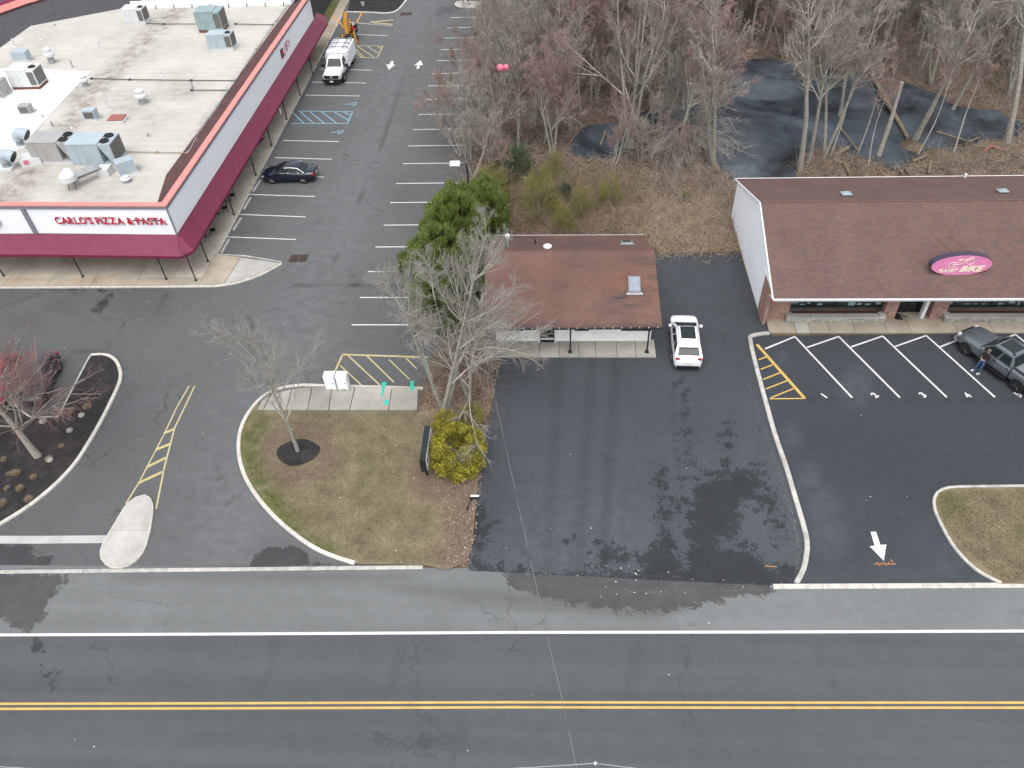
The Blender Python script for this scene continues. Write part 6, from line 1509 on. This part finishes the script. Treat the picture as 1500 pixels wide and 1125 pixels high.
def bare_tree(h, r0, cb=.4, spread=.38, limbs=14, sub=(6, 6, 5), stems=1, lean=.1, twr=.010, up=.10, limb_ang=(.5, .95), mats=('bark', 'bark_mid', 'twig'), droop=0.0, wob=.10):
    P = rng.normal(0, .15 * (stems > 1), (stems, 3)); P[:, 2] = 0
    D = norm(np.c_[rng.normal(0, lean, (stems, 2)) + (rng.normal(0, .16, (stems, 2)) if stems > 1 else 0), np.ones(stems)])
    L = h * rng.uniform(.85, 1, stems) * .92; G0 = grow(P, D, L, np.full(stems, r0), 9, .035, .03, .18)
    m = MB()
    for s in range(stems):
        pr = list(G0[1][s]); pp = [tuple(q) for q in G0[0][s]]
        pp = [(pp[0][0], pp[0][1], -.15), (pp[0][0], pp[0][1], .12)] + pp[1:]; pr = [pr[0] * 1.5, pr[0] * 1.12] + pr[1:]; m.tube(pp, pr, 7)
    p, d, l, r = spawn(G0, max(2, limbs // stems), cb, limb_ang, spread, .55, L); G1 = grow(p, d, l, np.maximum(r, .02), 5, wob, up - droop, .35)
    p, d, l, r = spawn(G1, sub[0], .15, (.35, .85), .50, .60, l); G2 = grow(p, d, l, np.maximum(r, .012), 4, wob * 1.2, up * .8 - droop, .5)
    p, d, l, r = spawn(G2, sub[1], .12, (.35, .9), .50, .60, l); G3 = grow(p, d, l, np.maximum(r * .8, twr), 3, wob * 1.4, up * .6, .6)
    p, d, l, r = spawn(G3, sub[2], .1, (.35, .9), .55, .6, l); G4 = grow(p, d, np.maximum(l, .22), np.full(len(p), twr * .8), 2, .16, up * .5, .5)
    trunk = m.mesh('trunk', MAT[mats[0]], .8)
    a = [to_segs(g) for g in (G1, G2)]; b = [to_segs(g) for g in (G3, G4)]
    A = np.concatenate([x[0] for x in a + b]); B = np.concatenate([x[1] for x in a + b]); ra = np.concatenate([x[2] for x in a + b]); rb = np.concatenate([x[3] for x in a + b])
    mi = np.r_[np.zeros(sum(len(x[0]) for x in a)), np.ones(sum(len(x[0]) for x in b))].astype(int)
    crown = segs_mesh('crown', A, B, ra, rb, [MAT[mats[1]], MAT[mats[2]]], mi)
    return trunk, crown
def tree_thing(meshes, loc, rz=0, s=1.0, label='', group=None, name='bare_tree', cat='tree', rx=0):
    t = thing(name, label, cat, loc, rz, group); t.scale = (s, s, s) if not hasattr(s, '__len__') else s
    if rx: t.rotation_euler = (rx, 0, rz)
    link('trunk', meshes[0], t); link('crown', meshes[1], t); return t

# forest variants
VAR = [bare_tree(17, .19, .38, .32, 16, (8, 7, 6), 1, twr=.015), bare_tree(16, .17, .40, .34, 16, (8, 7, 6), 2, .06, twr=.015), bare_tree(14, .15, .28, .42, 16, (8, 7, 6), 1, .1, twr=.016, mats=('bark', 'bark_mid', 'twig_red')),
       bare_tree(12.5, .13, .22, .44, 16, (8, 7, 6), 3, .08, twr=.015, mats=('bark', 'bark_mid', 'twig_red')), bare_tree(14, .14, .22, .44, 18, (8, 7, 6), 4, .1, twr=.015, mats=('bark', 'bark_mid', 'twig')),
       bare_tree(12, .10, .25, .40, 16, (7, 7, 6), 1, .1, twr=.014, mats=('bark_mid', 'twig_pale', 'twig_pale')), bare_tree(18, .24, .5, .26, 12, (6, 6, 6), 1, .05, twr=.014, mats=('bark_pale', 'bark_mid', 'twig'))]
SLIM = bare_tree(15, .085, .5, .2, 10, (6, 6, 5), 1, .08, twr=.013, mats=('bark_mid', 'bark_mid', 'twig_red'))
MID = [bare_tree(6.5, .05, .12, .5, 14, (7, 6, 5), 3, .2, twr=.010, mats=('bark_mid', 'bark_mid', 'twig')), bare_tree(5.5, .045, .1, .6, 16, (6, 6, 5), 4, .25, twr=.009, mats=('bark_mid', 'twig', 'twig_red'))]
def W(px, py): a = at(px, py); return (a[0], a[1], 0.0)
SPEC = [((921, 217), 4, 1.25, 'large many-stemmed bare tree rising from the dark pool in the middle of the wood'), ((1043, 243), 1, 1.0, 'twin-trunked pale bare tree leaning over the near left shore of the pond'),
        ((1171, 250), 6, 1.0, 'palest thick straight trunk at the pond edge just behind the bike shop roof'), ((1184, 238), 0, 1.0, 'straight grey trunk right beside the palest one at the pond edge'),
        ((1205, 232), 1, .98, 'forked grey trunk in the middle of the pond-edge clump'), ((1230, 170), 0, .95, 'tree standing in the water behind the pond-edge clump'), ((1180, 128), 3, 1.0, 'tree with a swollen two-lobed base standing in the far part of the pond'),
        ((1338, 210), 1, 1.05, 'tall double-trunked tree standing on a mossy mound in the right part of the pond'), ((1396, 160), 0, .9, 'shaded trunk at the back right shore of the pond'), ((1474, 210), 6, 1.15, 'thick pale trunk at the right photo edge near the red debris'),
        ((1410, 70), 0, .9, 'slanting grey trunk in the upper right of the wood'), ((1480, 118), 1, .9, 'twin grey trunks at the upper right photo edge'), ((760, 216), 0, .8, 'straight trunk above the dark green sapling in the left wood'), ((835, 192), 0, .85, 'upright grey trunk left of the dark pool'),
        ((690, 234), 5, .72, 'pale twiggy bare tree at the edge of the lot behind the lamp post'), ((1100, 64), 2, 1.0, 'reddish-twigged tree on the far left shore of the pond'), ((1000, 160), 0, .9, 'tree standing between the dark pool and the pond')]
for (p, v, s, lab) in SPEC: tree_thing(VAR[v], W(*p), random.uniform(0, 6.28), s, lab)
for p, lab in (((1217, 228), 'thin crooked sapling trunk right of the pond-edge clump'), ((1256, 226), 'thin leaning trunk with yellow bark in the middle of the pond'), ((1272, 242), 'thinnest pale stem before the broken snag'), ((1345, 226), 'thin curving pale trunk right of the mossy mound'), ((1397, 224), 'thin dead stem in the shallow right end of the pond'), ((1024, 203), 'thin pale stem left of the twin-trunked shore tree'), ((1036, 208), 'second thin pale stem nearest the twin-trunked shore tree')):
    tree_thing(SLIM, W(*p), random.uniform(0, 6.28), random.uniform(.7, .95), lab, name='sapling')
pp = pix(*PND); pp2 = pix(*PND2); used = [W(*q[0])[:2] for q in SPEC]; cnt = 0
GL = {0: 'tall grey bare tree in the dense leafless wood behind the buildings', 1: 'reddish-twigged bare tree in the dense leafless wood behind the buildings'}
for _ in range(9000):
    if cnt >= 175: break
    x, y = rng.uniform(-5, 62), rng.uniform(58, 118); Q = np.array([[x, y]])
    if sdf(pp, Q)[0] > -1.0 or sdf(pp2, Q)[0] > -.5: continue
    px, py = proj([[x, y, 0]])[0]
    if px > 1150 and py > 175: continue
    if px > 1230 and rng.uniform() < .4: continue
    if px < 1100 and py > 232: continue
    if min(math.hypot(x - a, y - b) for a, b in used) < (2.1 if px < 1230 else 2.8): continue
    used.append((x, y)); red = rng.uniform() < (.5 if px < 1230 else .25)
    v = int(rng.choice([2, 3])) if red else int(rng.choice([0, 1, 4, 5, 0]))
    s = rng.uniform(.82, 1.15) * (.85 if px < 800 and py > 60 else 1); reg = 'beside the parking bays' if px < 800 else ('behind the dark pool' if px < 960 else ('on the left shore of the pond' if px < 1100 else ('on the far shore of the pond' if px < 1280 else 'at the thin upper right')))
    if py < 0: reg = 'just past the upper photo edge'
    kind_ = ('grey', 'reddish')[int(red)]; form = {0: 'tall single-trunked', 1: 'tall fork-trunked', 2: 'spreading', 3: 'low-forked', 4: 'many-stemmed', 5: 'pale slender'}[v]
    tree_thing(VAR[v], (x, y, 0), random.uniform(0, 6.28), s, f'{kind_} {form} bare tree in the wood {reg}', f'{kind_} {form} bare trees {reg}'); cnt += 1
cnt = 0
for _ in range(9000):      # understorey
    if cnt >= 130: break
    x, y = rng.uniform(-6.5, 58), rng.uniform(52, 112); Q = np.array([[x, y]])
    if sdf(pp, Q)[0] > -.6 or sdf(pp2, Q)[0] > -.3: continue
    px, py = proj([[x, y, 0]])[0]
    if px > 1060 and py > 90 or py > 262: continue
    if min(math.hypot(x - a, y - b) for a, b in used) < 1.5: continue
    used.append((x, y)); v = int(rng.integers(0, 2)); reg = 'beside the parking bays' if px < 760 else ('left of the dark pool' if px < 860 else ('around the dark pool' if px < 1040 else 'beyond the pond'))
    c_ = ('grey', 'reddish')[v]; tree_thing(MID[v], (x, y, 0), random.uniform(0, 6.28), rng.uniform(.6, 1.15), f'{c_} many-stemmed bare shrub tree under the taller trees {reg}', f'{c_} understorey shrubs {reg}', 'understorey_tree'); cnt += 1
for k, (px, py, v, sc_) in enumerate(((672, 205, 1, 1.2), (684, 160, 1, 1.3), (700, 120, 1, 1.3), (688, 262, 0, .9), (705, 90, 0, 1.2), (668, 228, 0, .8))):
    tree_thing(MID[v], W(px + 6, py), k * 1.3, sc_, ('reddish twiggy edge tree overhanging the parking bays, nearest of its kind', 'reddish twiggy edge tree overhanging the bays behind the nearest one', 'reddish twiggy edge tree below the pink balloons', 'grey twiggy edge tree just behind the junipers', 'grey twiggy edge tree farthest along the parking bays', 'grey twiggy edge tree between two reddish ones at the bays')[k], name='edge_tree')
for k in range(26):      # beyond the frame, the wood goes on
    x, y = rng.uniform(-5, 90), rng.uniform(119, 150); tree_thing(VAR[int(rng.integers(0, 5))], (x, y, 0), random.uniform(0, 6.28), rng.uniform(.8, 1.05), GL[0], 'grey bare trees of the wood')
# broken snag, fallen trunks, logs
def log(pts, r, mat, lab, name='fallen_log', cat='log'):
    c = Vector(pts[0]); m = MB(); m.tube([Vector(q) - c for q in pts], r, 8); return obj(name, m, MAT[mat], smooth=.8, loc=tuple(c), label=lab, category=cat)
b = W(1287, 228); log([b, (b[0] + .15, b[1] + .2, 3.0), (b[0] + .1, b[1] + .35, 6.4)], [.24, .2, .16], 'bark_pale', 'broken pale snag without branches standing in the pond', 'snag', 'snag')
a, b, c = at3(1275, 106, .3), at3(1300, 150, .35), at3(1330, 202, .2); log([a, b, c], [.25, .22, .16], 'log', 'mossy brown fallen trunk lying across the pond from back to front')
for p, q, r, lab in (((1222, 228), (1243, 216), .2, 'short peeled log lying at the pond edge by the trunk clump'), ((1236, 239), (1245, 254), .16, 'short forked log on the bank right behind the bike shop roof'), ((1337, 236), (1357, 228), .12, 'small peeled log right of the mossy mound'), ((1363, 236), (1361, 252), .13, 'upright short log on the bank near the right'),
                     ((1372, 193), (1416, 206), .09, 'long thin fallen branch in the right shallow pond'), ((1416, 208), (1436, 201), .07, 'thin pale branch right of the long fallen branch'), ((1228, 184), (1258, 222), .08, 'thin fallen branch between the pond trunks'), ((1316, 246), (1322, 254), .12, 'small log behind the roof left of the bank litter'), ((1326, 246), (1332, 254), .12, 'small log behind the roof beside its twin'),
                     ((880, 212), (887, 192), .12, 'pale broken branch standing out of the dark pool'), ((946, 172), (958, 155), .1, 'pale broken branch above the right end of the dark pool'), ((862, 237), (869, 230), .1, 'short pale branch on the near bank of the dark pool')):
    log([at3(*p, .15), at3(*q, .35)], [r, r * .8], 'log', lab)
a = W(1336, 214); mb = MB(); mb.lathe([(1.1, 0), (.85, .2), (.45, .38), (.1, .45)], n=12); obj('mound', mb, MAT['soil'], loc=a, kind='structure', smooth=1.5)
a = W(1456, 222); t = thing('debris', 'red plastic debris lying on the bank by the thick right trunk', 'debris', a); mb = MB(); mb.tube([(-.9, 0, .1), (-.2, .5, .3), (.5, .2, .15), (1.2, 0, .1)], .10, 4); obj('sheet', mb, MAT['hatch'], t)
# fallen crown on the bank: branches fan out towards the viewer
def fan(base, n, L, mats, label, zt=1.6):
    P = np.tile([0, 0, zt], (n, 1)) + rng.normal(0, .25, (n, 3)); az = rng.uniform(-2.9, -.25, n); D = norm(np.c_[np.cos(az), np.sin(az), rng.uniform(.0, .4, n)])
    l = L * rng.uniform(.6, 1, n); G1 = grow(P, D, l, np.full(n, .045), 6, .09, -.07, .3)
    p, d, l2, r = spawn(G1, 7, .1, (.2, .6), .45, .6, l); G2 = grow(p, d, l2, np.maximum(r * .8, .013), 4, .12, -.04, .4)
    p, d, l3, r = spawn(G2, 6, .1, (.3, .8), .5, .6, l2); G3 = grow(p, d, l3, np.full(len(p), .009), 3, .15, 0, .5)
    a = [to_segs(g) for g in (G1, G2, G3)]; A, B, ra, rb = [np.concatenate([x[i] for x in a]) for i in range(4)]
    A[:, 2] = np.maximum(A[:, 2], .03); B[:, 2] = np.maximum(B[:, 2], .02)
    mi = np.r_[np.zeros(len(a[0][0]) + len(a[1][0])), np.ones(len(a[2][0]))].astype(int)
    t = thing('fallen_branches', label, 'fallen branches', base); link('branches', segs_mesh('branches', A, B, ra, rb, [MAT['twig_pale'], MAT[mats]], mi, 4), t)
    m = MB(); m.tube([(-.2, .6, .3), (0, 0, zt), (.2, -.4, zt * .8)], [.2, .16, .08], 6); link('stump', m.mesh('stump', MAT['bark']), t)
fan(W(995, 208), 24, 7.0, 'twig_pale', 'pale fallen crown fanned over the near bank left of the pond')
fan(W(790, 190), 16, 5.0, 'twig', 'tangle of drooping bare branches in the left wood above the saplings', 3.0)
fan(W(1012, 190), 18, 3.6, 'twig_pale', 'low pale twiggy shrub between the dark pool and the pond', 1.6)

# trees by the lots
big = bare_tree(12.3, .15, .20, .43, 30, (8, 7, 6), 3, .05, .0065, .09, (.45, 1.0), ('bark', 'bark_mid', 'twig_ash'))
tree_thing(big, W(652, 604), 0.6, 1.0, 'large pale many-branched bare tree between the lot and the small building')
big2 = bare_tree(9.0, .12, .08, .60, 20, (7, 7, 6), 2, .08, .0068, .03, (.8, 1.35), ('bark', 'bark_mid', 'twig_ash'), droop=.02)
tree_thing(big2, (-5.4, 33.6, 0), 2.1, 1.0, 'lower spreading bare tree whose branches reach over the dark lot beside the small building')
sm = bare_tree(10.4, .115, .22, .46, 20, (6, 6, 6), 1, .02, .006, .13, (.4, .85), ('bark', 'bark_mid', 'twig_ash'))
tree_thing(sm, W(437, 662), 1.0, 1.0, 'small bare street tree standing in the dark mulch ring on the lawn')
rd = bare_tree(8.2, .22, .20, .85, 22, (7, 7, 7), 1, .05, .0065, .02, (.8, 1.35), ('bark_pale', 'bark', 'twig_maroon'))
tree_thing(rd, W(56, 669), 2.0, 1.0, 'spreading reddish-twigged tree with thick pale trunk in the left mulch bed')
tree_thing(rd, W(-75, 610), 4.0, .95, 'reddish-twigged tree mostly outside the left photo edge beside the red car')
# evergreens
def blades(C, D, L, r, mat, name='foliage'):
    return segs_mesh(name, C, C + D * L[:, None], r, r * .25, MAT[mat])
def ever(h, rad, nclump, nb, mat, upw=1.2, bl=(.14, .34), br=.028, zmin=.04, shape='egg', clr=.30):
    u = rng.uniform(zmin, 1, nclump); th = rng.uniform(0, 6.28, nclump)
    rr = {'egg': np.sqrt(np.clip(1 - (np.abs(u - .42) / .62) ** 2.2, .02, 1)), 'cone': np.clip(1 - u, .02, 1) ** .8, 'dome': np.sqrt(np.clip(1 - u ** 2.4, .03, 1))}[shape] * rad * rng.uniform(.45, 1.0, nclump) ** .5
    c = np.c_[rr * np.cos(th), rr * np.sin(th), u * h]; cr = clr * rng.uniform(.6, 1.3, nclump)
    k = np.repeat(np.arange(nclump), nb); off = norm(rng.normal(0, 1, (len(k), 3))) * (rng.uniform(0, 1, (len(k), 1)) ** .4); off[:, 2] = off[:, 2] * 1.5
    P = c[k] + off * cr[k][:, None]; P[:, 2] = np.maximum(P[:, 2], .03); out = norm(np.c_[c[k][:, :2] / (rad + .01), np.full(len(k), .1)])
    D = norm(out * .55 + norm(off) * .45 + rng.normal(0, .3, (len(k), 3)) + [0, 0, upw]); return blades(P, D, rng.uniform(*bl, len(k)), br, mat)
def shrub(mesh, loc, rz, s, label, cat='shrub', name='evergreen_shrub', group=None, tr=(.09, .6)):
    t = thing(name, label, cat, loc, rz, group); t.scale = (s,) * 3 if not hasattr(s, '__len__') else s
    mesh.name = 'foliage'; link('foliage', mesh, t); m = MB(); m.tube([(0, 0, 0), (.05, 0, tr[1]), (0, .05, tr[1] * 2.5)], [tr[0], tr[0] * .8, tr[0] * .4], 6); link('stem', m.mesh('stem', MAT['bark']), t); return t
JA = ever(6.3, 2.45, 330, 62, 'juniper', 1.5, (.12, .36), .035, clr=.27); JB = ever(5.6, 2.0, 230, 62, 'juniper', 1.5, (.12, .36), .035, clr=.27)
for (x, y, m, s, lab) in ((-7.6, 42.6, JA, 1.0, 'nearest big green juniper shrub beside the left end of the shingle roof'), (-6.9, 46.2, JA, 1.05, 'broadest green juniper shrub in the middle of the row'), (-7.0, 49.6, JB, 1.0, 'green juniper shrub just before the lamp post'),
                        (-5.2, 50.2, JB, .92, 'smaller green juniper shrub on the wood side of the row'), (-5.2, 52.4, JB, .8, 'farthest green juniper shrub behind the lamp post'), (-5.7, 42.6, JB, .95, 'green juniper shrub squeezed against the small building'), (-8.0, 40.6, JB, .78, 'lowest green juniper shrub, behind the pale branches of the big bare tree')):
    shrub(m, (x, y, 0), random.uniform(0, 6), s, lab, tr=(.12, .9))
a = at(596, 388, 1.5); shrub(ever(1.3, .5, 26, 60, 'juniper'), (a[0], a[1], .9), 0, 1, 'small separate juniper tuft hanging left of the big shrubs over the lot', tr=(.04, .3))
CE = ever(2.7, 1.15, 34, 44, 'cedar', .6, (.14, .42), .018, shape='dome', clr=.5); HO = ever(2.4, 1.35, 36, 50, 'holly', .3, (.12, .36), .022, shape='dome', clr=.5)
for (p, m, s, lab) in (((758, 262), HO, 1.1, 'dark green evergreen sapling above the yellow-green ones'), ((790, 318), CE, 1.3, 'tallest yellow-green cedar sapling behind the small building roof'), ((826, 344), CE, .8, 'green cedar sapling touching the rear edge of the small roof'), ((850, 318), CE, .85, 'olive cedar sapling right of the one at the roof edge'),
                       ((892, 304), CE, .8, 'slim cedar sapling farthest right in the bramble'), ((810, 262), CE, .8, 'pale yellow-green sapling top behind the tall cedar'), ((828, 290), HO, .5, 'small dark green sapling between the cedars'), ((722, 298), CE, 1.1, 'loose green cedar beside the junipers'), ((740, 250), HO, .8, 'second dark evergreen sapling left of the first'),
                       ((700, 150), HO, .9, 'dark green shrub half hidden in the wood edge by the lot'), ((1005, 292), CE, .3, 'tiny olive shrub in the brown brush behind the small building')):
    shrub(m, W(*p), random.uniform(0, 6), s, lab, 'sapling' if s > .6 else 'shrub', 'evergreen_sapling', tr=(.05, .5))
def leafquads(P, s, mat, name='foliage', upb=.4):
    n = len(P); N = norm(rng.normal(0, 1, (n, 3)) + [0, 0, upb]); u = norm(np.cross(N, rng.normal(0, 1, (n, 3)))); v = np.cross(N, u); s = np.broadcast_to(s, (n,))[:, None]
    V = np.stack([P - u * s, P - v * s * .45, P + u * s, P + v * s * .45], 1).reshape(-1, 3); return fastmesh(name, V, np.arange(4 * n).reshape(-1, 4), MAT[mat])
def broad(h, rad, ncl, nb, mat, s, clr=.26):
    u = rng.uniform(.04, 1, ncl); th = rng.uniform(0, 6.28, ncl); rr = np.sqrt(np.clip(1 - (np.abs(u - .45) / .62) ** 2.4, .02, 1)) * rad * rng.uniform(.5, 1, ncl) ** .5
    c = np.c_[rr * np.cos(th), rr * np.sin(th), u * h]; k = np.repeat(np.arange(ncl), nb); off = norm(rng.normal(0, 1, (len(k), 3))) * (rng.uniform(.2, 1, (len(k), 1)) ** .5) * clr
    P = c[k] + off; P[:, 2] = np.maximum(P[:, 2], .04); return leafquads(P, rng.uniform(.5, 1, len(k)) * s, mat)
shrub(broad(2.5, 1.55, 190, 75, 'golden', .085), (at(672, 694)[0], at(672, 694)[1] + .6, .05), 0, 1, 'rounded golden-yellow shrub beside the roadside sign', tr=(.07, .5))
shrub(broad(1.3, .8, 60, 60, 'golden', .07), (at(655, 640)[0], at(655, 640)[1] + .4, .05), 0, 1, 'small olive-golden bush under the big bare tree above the golden shrub', tr=(.04, .3))
shrub(broad(1.1, .7, 50, 60, 'cedar', .06), (at(690, 622)[0], at(690, 622)[1] + .3, .05), 0, 1, 'low green bush under the spreading tree at the edge of the dark lot', tr=(.04, .3))
# low brown shrubs in the mulch bed
GT = blades(*(lambda P: (P, norm(np.c_[P[:, :2] * 3, np.full(len(P), .8)] + rng.normal(0, .2, (len(P), 3))), rng.uniform(.2, .42, len(P))))(np.c_[rng.normal(0, .07, (500, 2)), np.full(500, .05)]), .008, 'straw')
for k, p in enumerate(((8, 676), (14, 697), (22, 697), (28, 697), (52, 702), (13, 718), (32, 719), (6, 741), (92, 657), (43, 652), (-14, 712), (74, 675), (108, 605), (-20, 745), (130, 600), (45, 735))):
    t = thing('grass_tuft', 'dry tan ornamental grass tuft in the dark mulch bed at the left', 'grass tuft', (*at(*p), .09), k, 'dry grass tufts in the mulch bed'); t.scale = (random.uniform(.45, .85),) * 3; link('blades', GT, t)
for k, p in enumerate(((75, 676), (64, 620), (121, 611), (104, 633))):
    mb = MB(); mb.lathe([(.16, 0), (.22, .1), (.15, .2), (.03, .24)], n=7); obj('rock', mb, MAT['stone'], loc=(*at(*p), .08), rz=k, label=('pale rock at the foot of the thick mulch-bed trunk', 'pale rock just below the parking bay kerb corner', 'pale rock in the middle of the mulch bed tip', 'pale rock near the curved mulch bed kerb')[k], category='rock')

# stuff: brambles, straw, leaf litter, grass
def sample(poly_px, n, z=0.0):
    poly = pix(*poly_px); P = np.array(poly); lo, hi = P.min(0), P.max(0); out = []
    while sum(len(o) for o in out) < n:
        q = rng.uniform(lo, hi, (n * 2, 2)); out.append(q[sdf(poly, q) > 0])
    return np.concatenate(out)[:n]
def brush(poly, n, L, r, mat, name, avoid=True, flatn=.6):
    q = sample(poly, n)
    q = q + rng.normal(0, .7, q.shape)
    if avoid: q = q[(sdf(pp, q) < -.2) & (sdf(pp2, q) < -.2)]
    m = len(q); cl = .5 + .5 * np.sin(q[:, 0] * 1.3 + np.sin(q[:, 1] * .9) * 2) * np.sin(q[:, 1] * 1.1); q = q[rng.uniform(0, 1, m) < .25 + .75 * cl]; m = len(q)
    D = norm(np.c_[rng.normal(0, flatn, (m, 2)), rng.uniform(.15, 1, m)]); G = grow(np.c_[q, np.full(m, .02)], D, rng.uniform(*L, m), np.full(m, r), 3, .15, -.16, .4)
    a = to_segs(G); o = link(name, segs_mesh(name, *a, MAT[mat])); o['kind'] = 'stuff'; return o
WOOD = [(672, 250), (690, 60), (700, 0), (720, -40), (1560, -40), (1560, 258), (1083, 262), (1090, 368), (962, 368), (960, 340), (714, 342)]
brush(WOOD, 50000, (.4, 1.6), .018, 'bramble', 'brambles'); brush(WOOD, 34000, (.7, 2.4), .017, 'twig', 'dry_stalks'); brush([(715, 250), (930, 262), (935, 340), (716, 340)], 7000, (.5, 1.6), .014, 'cedar', 'green_brush')
brush([(940, 300), (1060, 290), (1088, 368), (963, 368), (955, 342), (860, 340), (880, 310)], 9000, (.2, .9), .012, 'straw', 'straw_grass'); brush([(740, 260), (930, 270), (930, 342), (716, 342), (716, 290)], 16000, (.3, 1.4), .014, 'twig_red', 'brambles')
brush([(1300, 90), (1500, 60), (1500, 190), (1400, 190), (1370, 130)], 5000, (.2, .6), .010, 'straw', 'straw_grass')
brush([(615, 600), (630, 560), (690, 480), (705, 460), (705, 520), (722, 540), (700, 630), (640, 630)], 3500, (.2, .8), .008, 'bramble', 'brambles', False)
q = np.concatenate([sample(WOOD, 16000), sample([(1165, 240), (1500, 205), (1500, 256), (1165, 262)], 2500), sample([(640, 690), (712, 640), (700, 760), (690, 830), (650, 834)], 900), sample([(612, 604), (700, 480), (735, 528), (706, 650), (640, 640)], 1800)])
q = q[(sdf(pp, q) < -.1) & (sdf(pp2, q) < -.1)]
o = link('leaf_litter', leafquads(np.c_[q, rng.uniform(.04, .12, len(q))], .07, 'bramble', 'leaf_litter', 2.0)); o['kind'] = 'stuff'
q = sample([(1165, 235), (1480, 205), (1500, 240), (1165, 258)], 1500); q = q[(sdf(pp, q) < .6)]; a = rng.uniform(0, 6.28, len(q)); A = np.c_[q, np.full(len(q), .06)]
o = link('stick_litter', segs_mesh('stick_litter', A, A + np.c_[np.cos(a), np.sin(a), np.full(len(a), .05)] * rng.uniform(.2, .9, (len(a), 1)), .02, .012, MAT['log'])); o['kind'] = 'stuff'
q = sample(G_IS_PX if 'G_IS_PX' in globals() else [(520, 822), (430, 775), (360, 690), (360, 630), (385, 607), (610, 606), (700, 660), (690, 800), (650, 828)], 26000)
A = np.c_[q, np.full(len(q), .08)]; D = norm(np.c_[rng.normal(0, .6, (len(q), 2)), np.ones(len(q))]); o = link('grass', segs_mesh('grass', A, A + D * rng.uniform(.03, .085, (len(q), 1)), .010, .003, MAT['lawn'])); o['kind'] = 'stuff'
for nm in ('green', 'bare'):
    V = coords(o.data); Q = proj(V); set_attr(o.data, nm, island_green(V, Q) if nm == 'green' else island_bare(V, Q))
q = sample([(1372, 722), (1560, 716), (1560, 855), (1462, 854), (1384, 772)], 12000); A = np.c_[q, np.full(len(q), .08)]; D = norm(np.c_[rng.normal(0, .6, (len(q), 2)), np.ones(len(q))]); o = link('grass', segs_mesh('grass', A, A + D * rng.uniform(.03, .085, (len(q), 1)), .010, .003, MAT['lawn'])); o['kind'] = 'stuff'
# scraps of litter and kerb-side leaves
q = np.concatenate([sample([(0, 425), (400, 425), (560, 600), (300, 700), (0, 480)], 22), sample([(0, 385), (240, 385), (240, 416), (0, 416)], 14), sample([(340, 120), (420, 120), (480, 380), (330, 400)], 8), sample([(620, 620), (1480, 600), (1480, 1110), (100, 1110), (100, 950)], 26), sample([(440, 640), (700, 640), (690, 820), (520, 800)], 14), sample([(830, 830), (960, 832), (1170, 860), (880, 880)], 26), sample([(960, 290), (1080, 300), (1080, 360), (970, 360)], 12)])
o = link('litter', leafquads(np.c_[q, np.full(len(q), .17)], rng.uniform(.018, .055, len(q)), 'litter', 'litter', 6.0)); o['kind'] = 'stuff'
q = []
for path, n in (([(1096, 560), (1126, 650), (1150, 720), (1170, 790), (1168, 840)], 420), ([(700, 690), (692, 770), (688, 825)], 160), ([(378, 270), (350, 310), (398, 235)], 120), ([(930, 868), (1130, 864)], 120), ([(700, 840), (1000, 845)], 120)):
    for _ in range(n * 6 // 10):
        k = random.randrange(len(path) - 1); u = random.random(); q.append(at(path[k][0] * (1 - u) + path[k + 1][0] * u + random.gauss(0, 2.2), path[k][1] * (1 - u) + path[k + 1][1] * u + random.gauss(0, 1.5)))
q = np.array(q); o = link('kerbside_leaves', leafquads(np.c_[q, np.full(len(q), .03)], .026, 'twig', 'kerbside_leaves', 5.0)); o['kind'] = 'stuff'
bpy.context.view_layer.update()
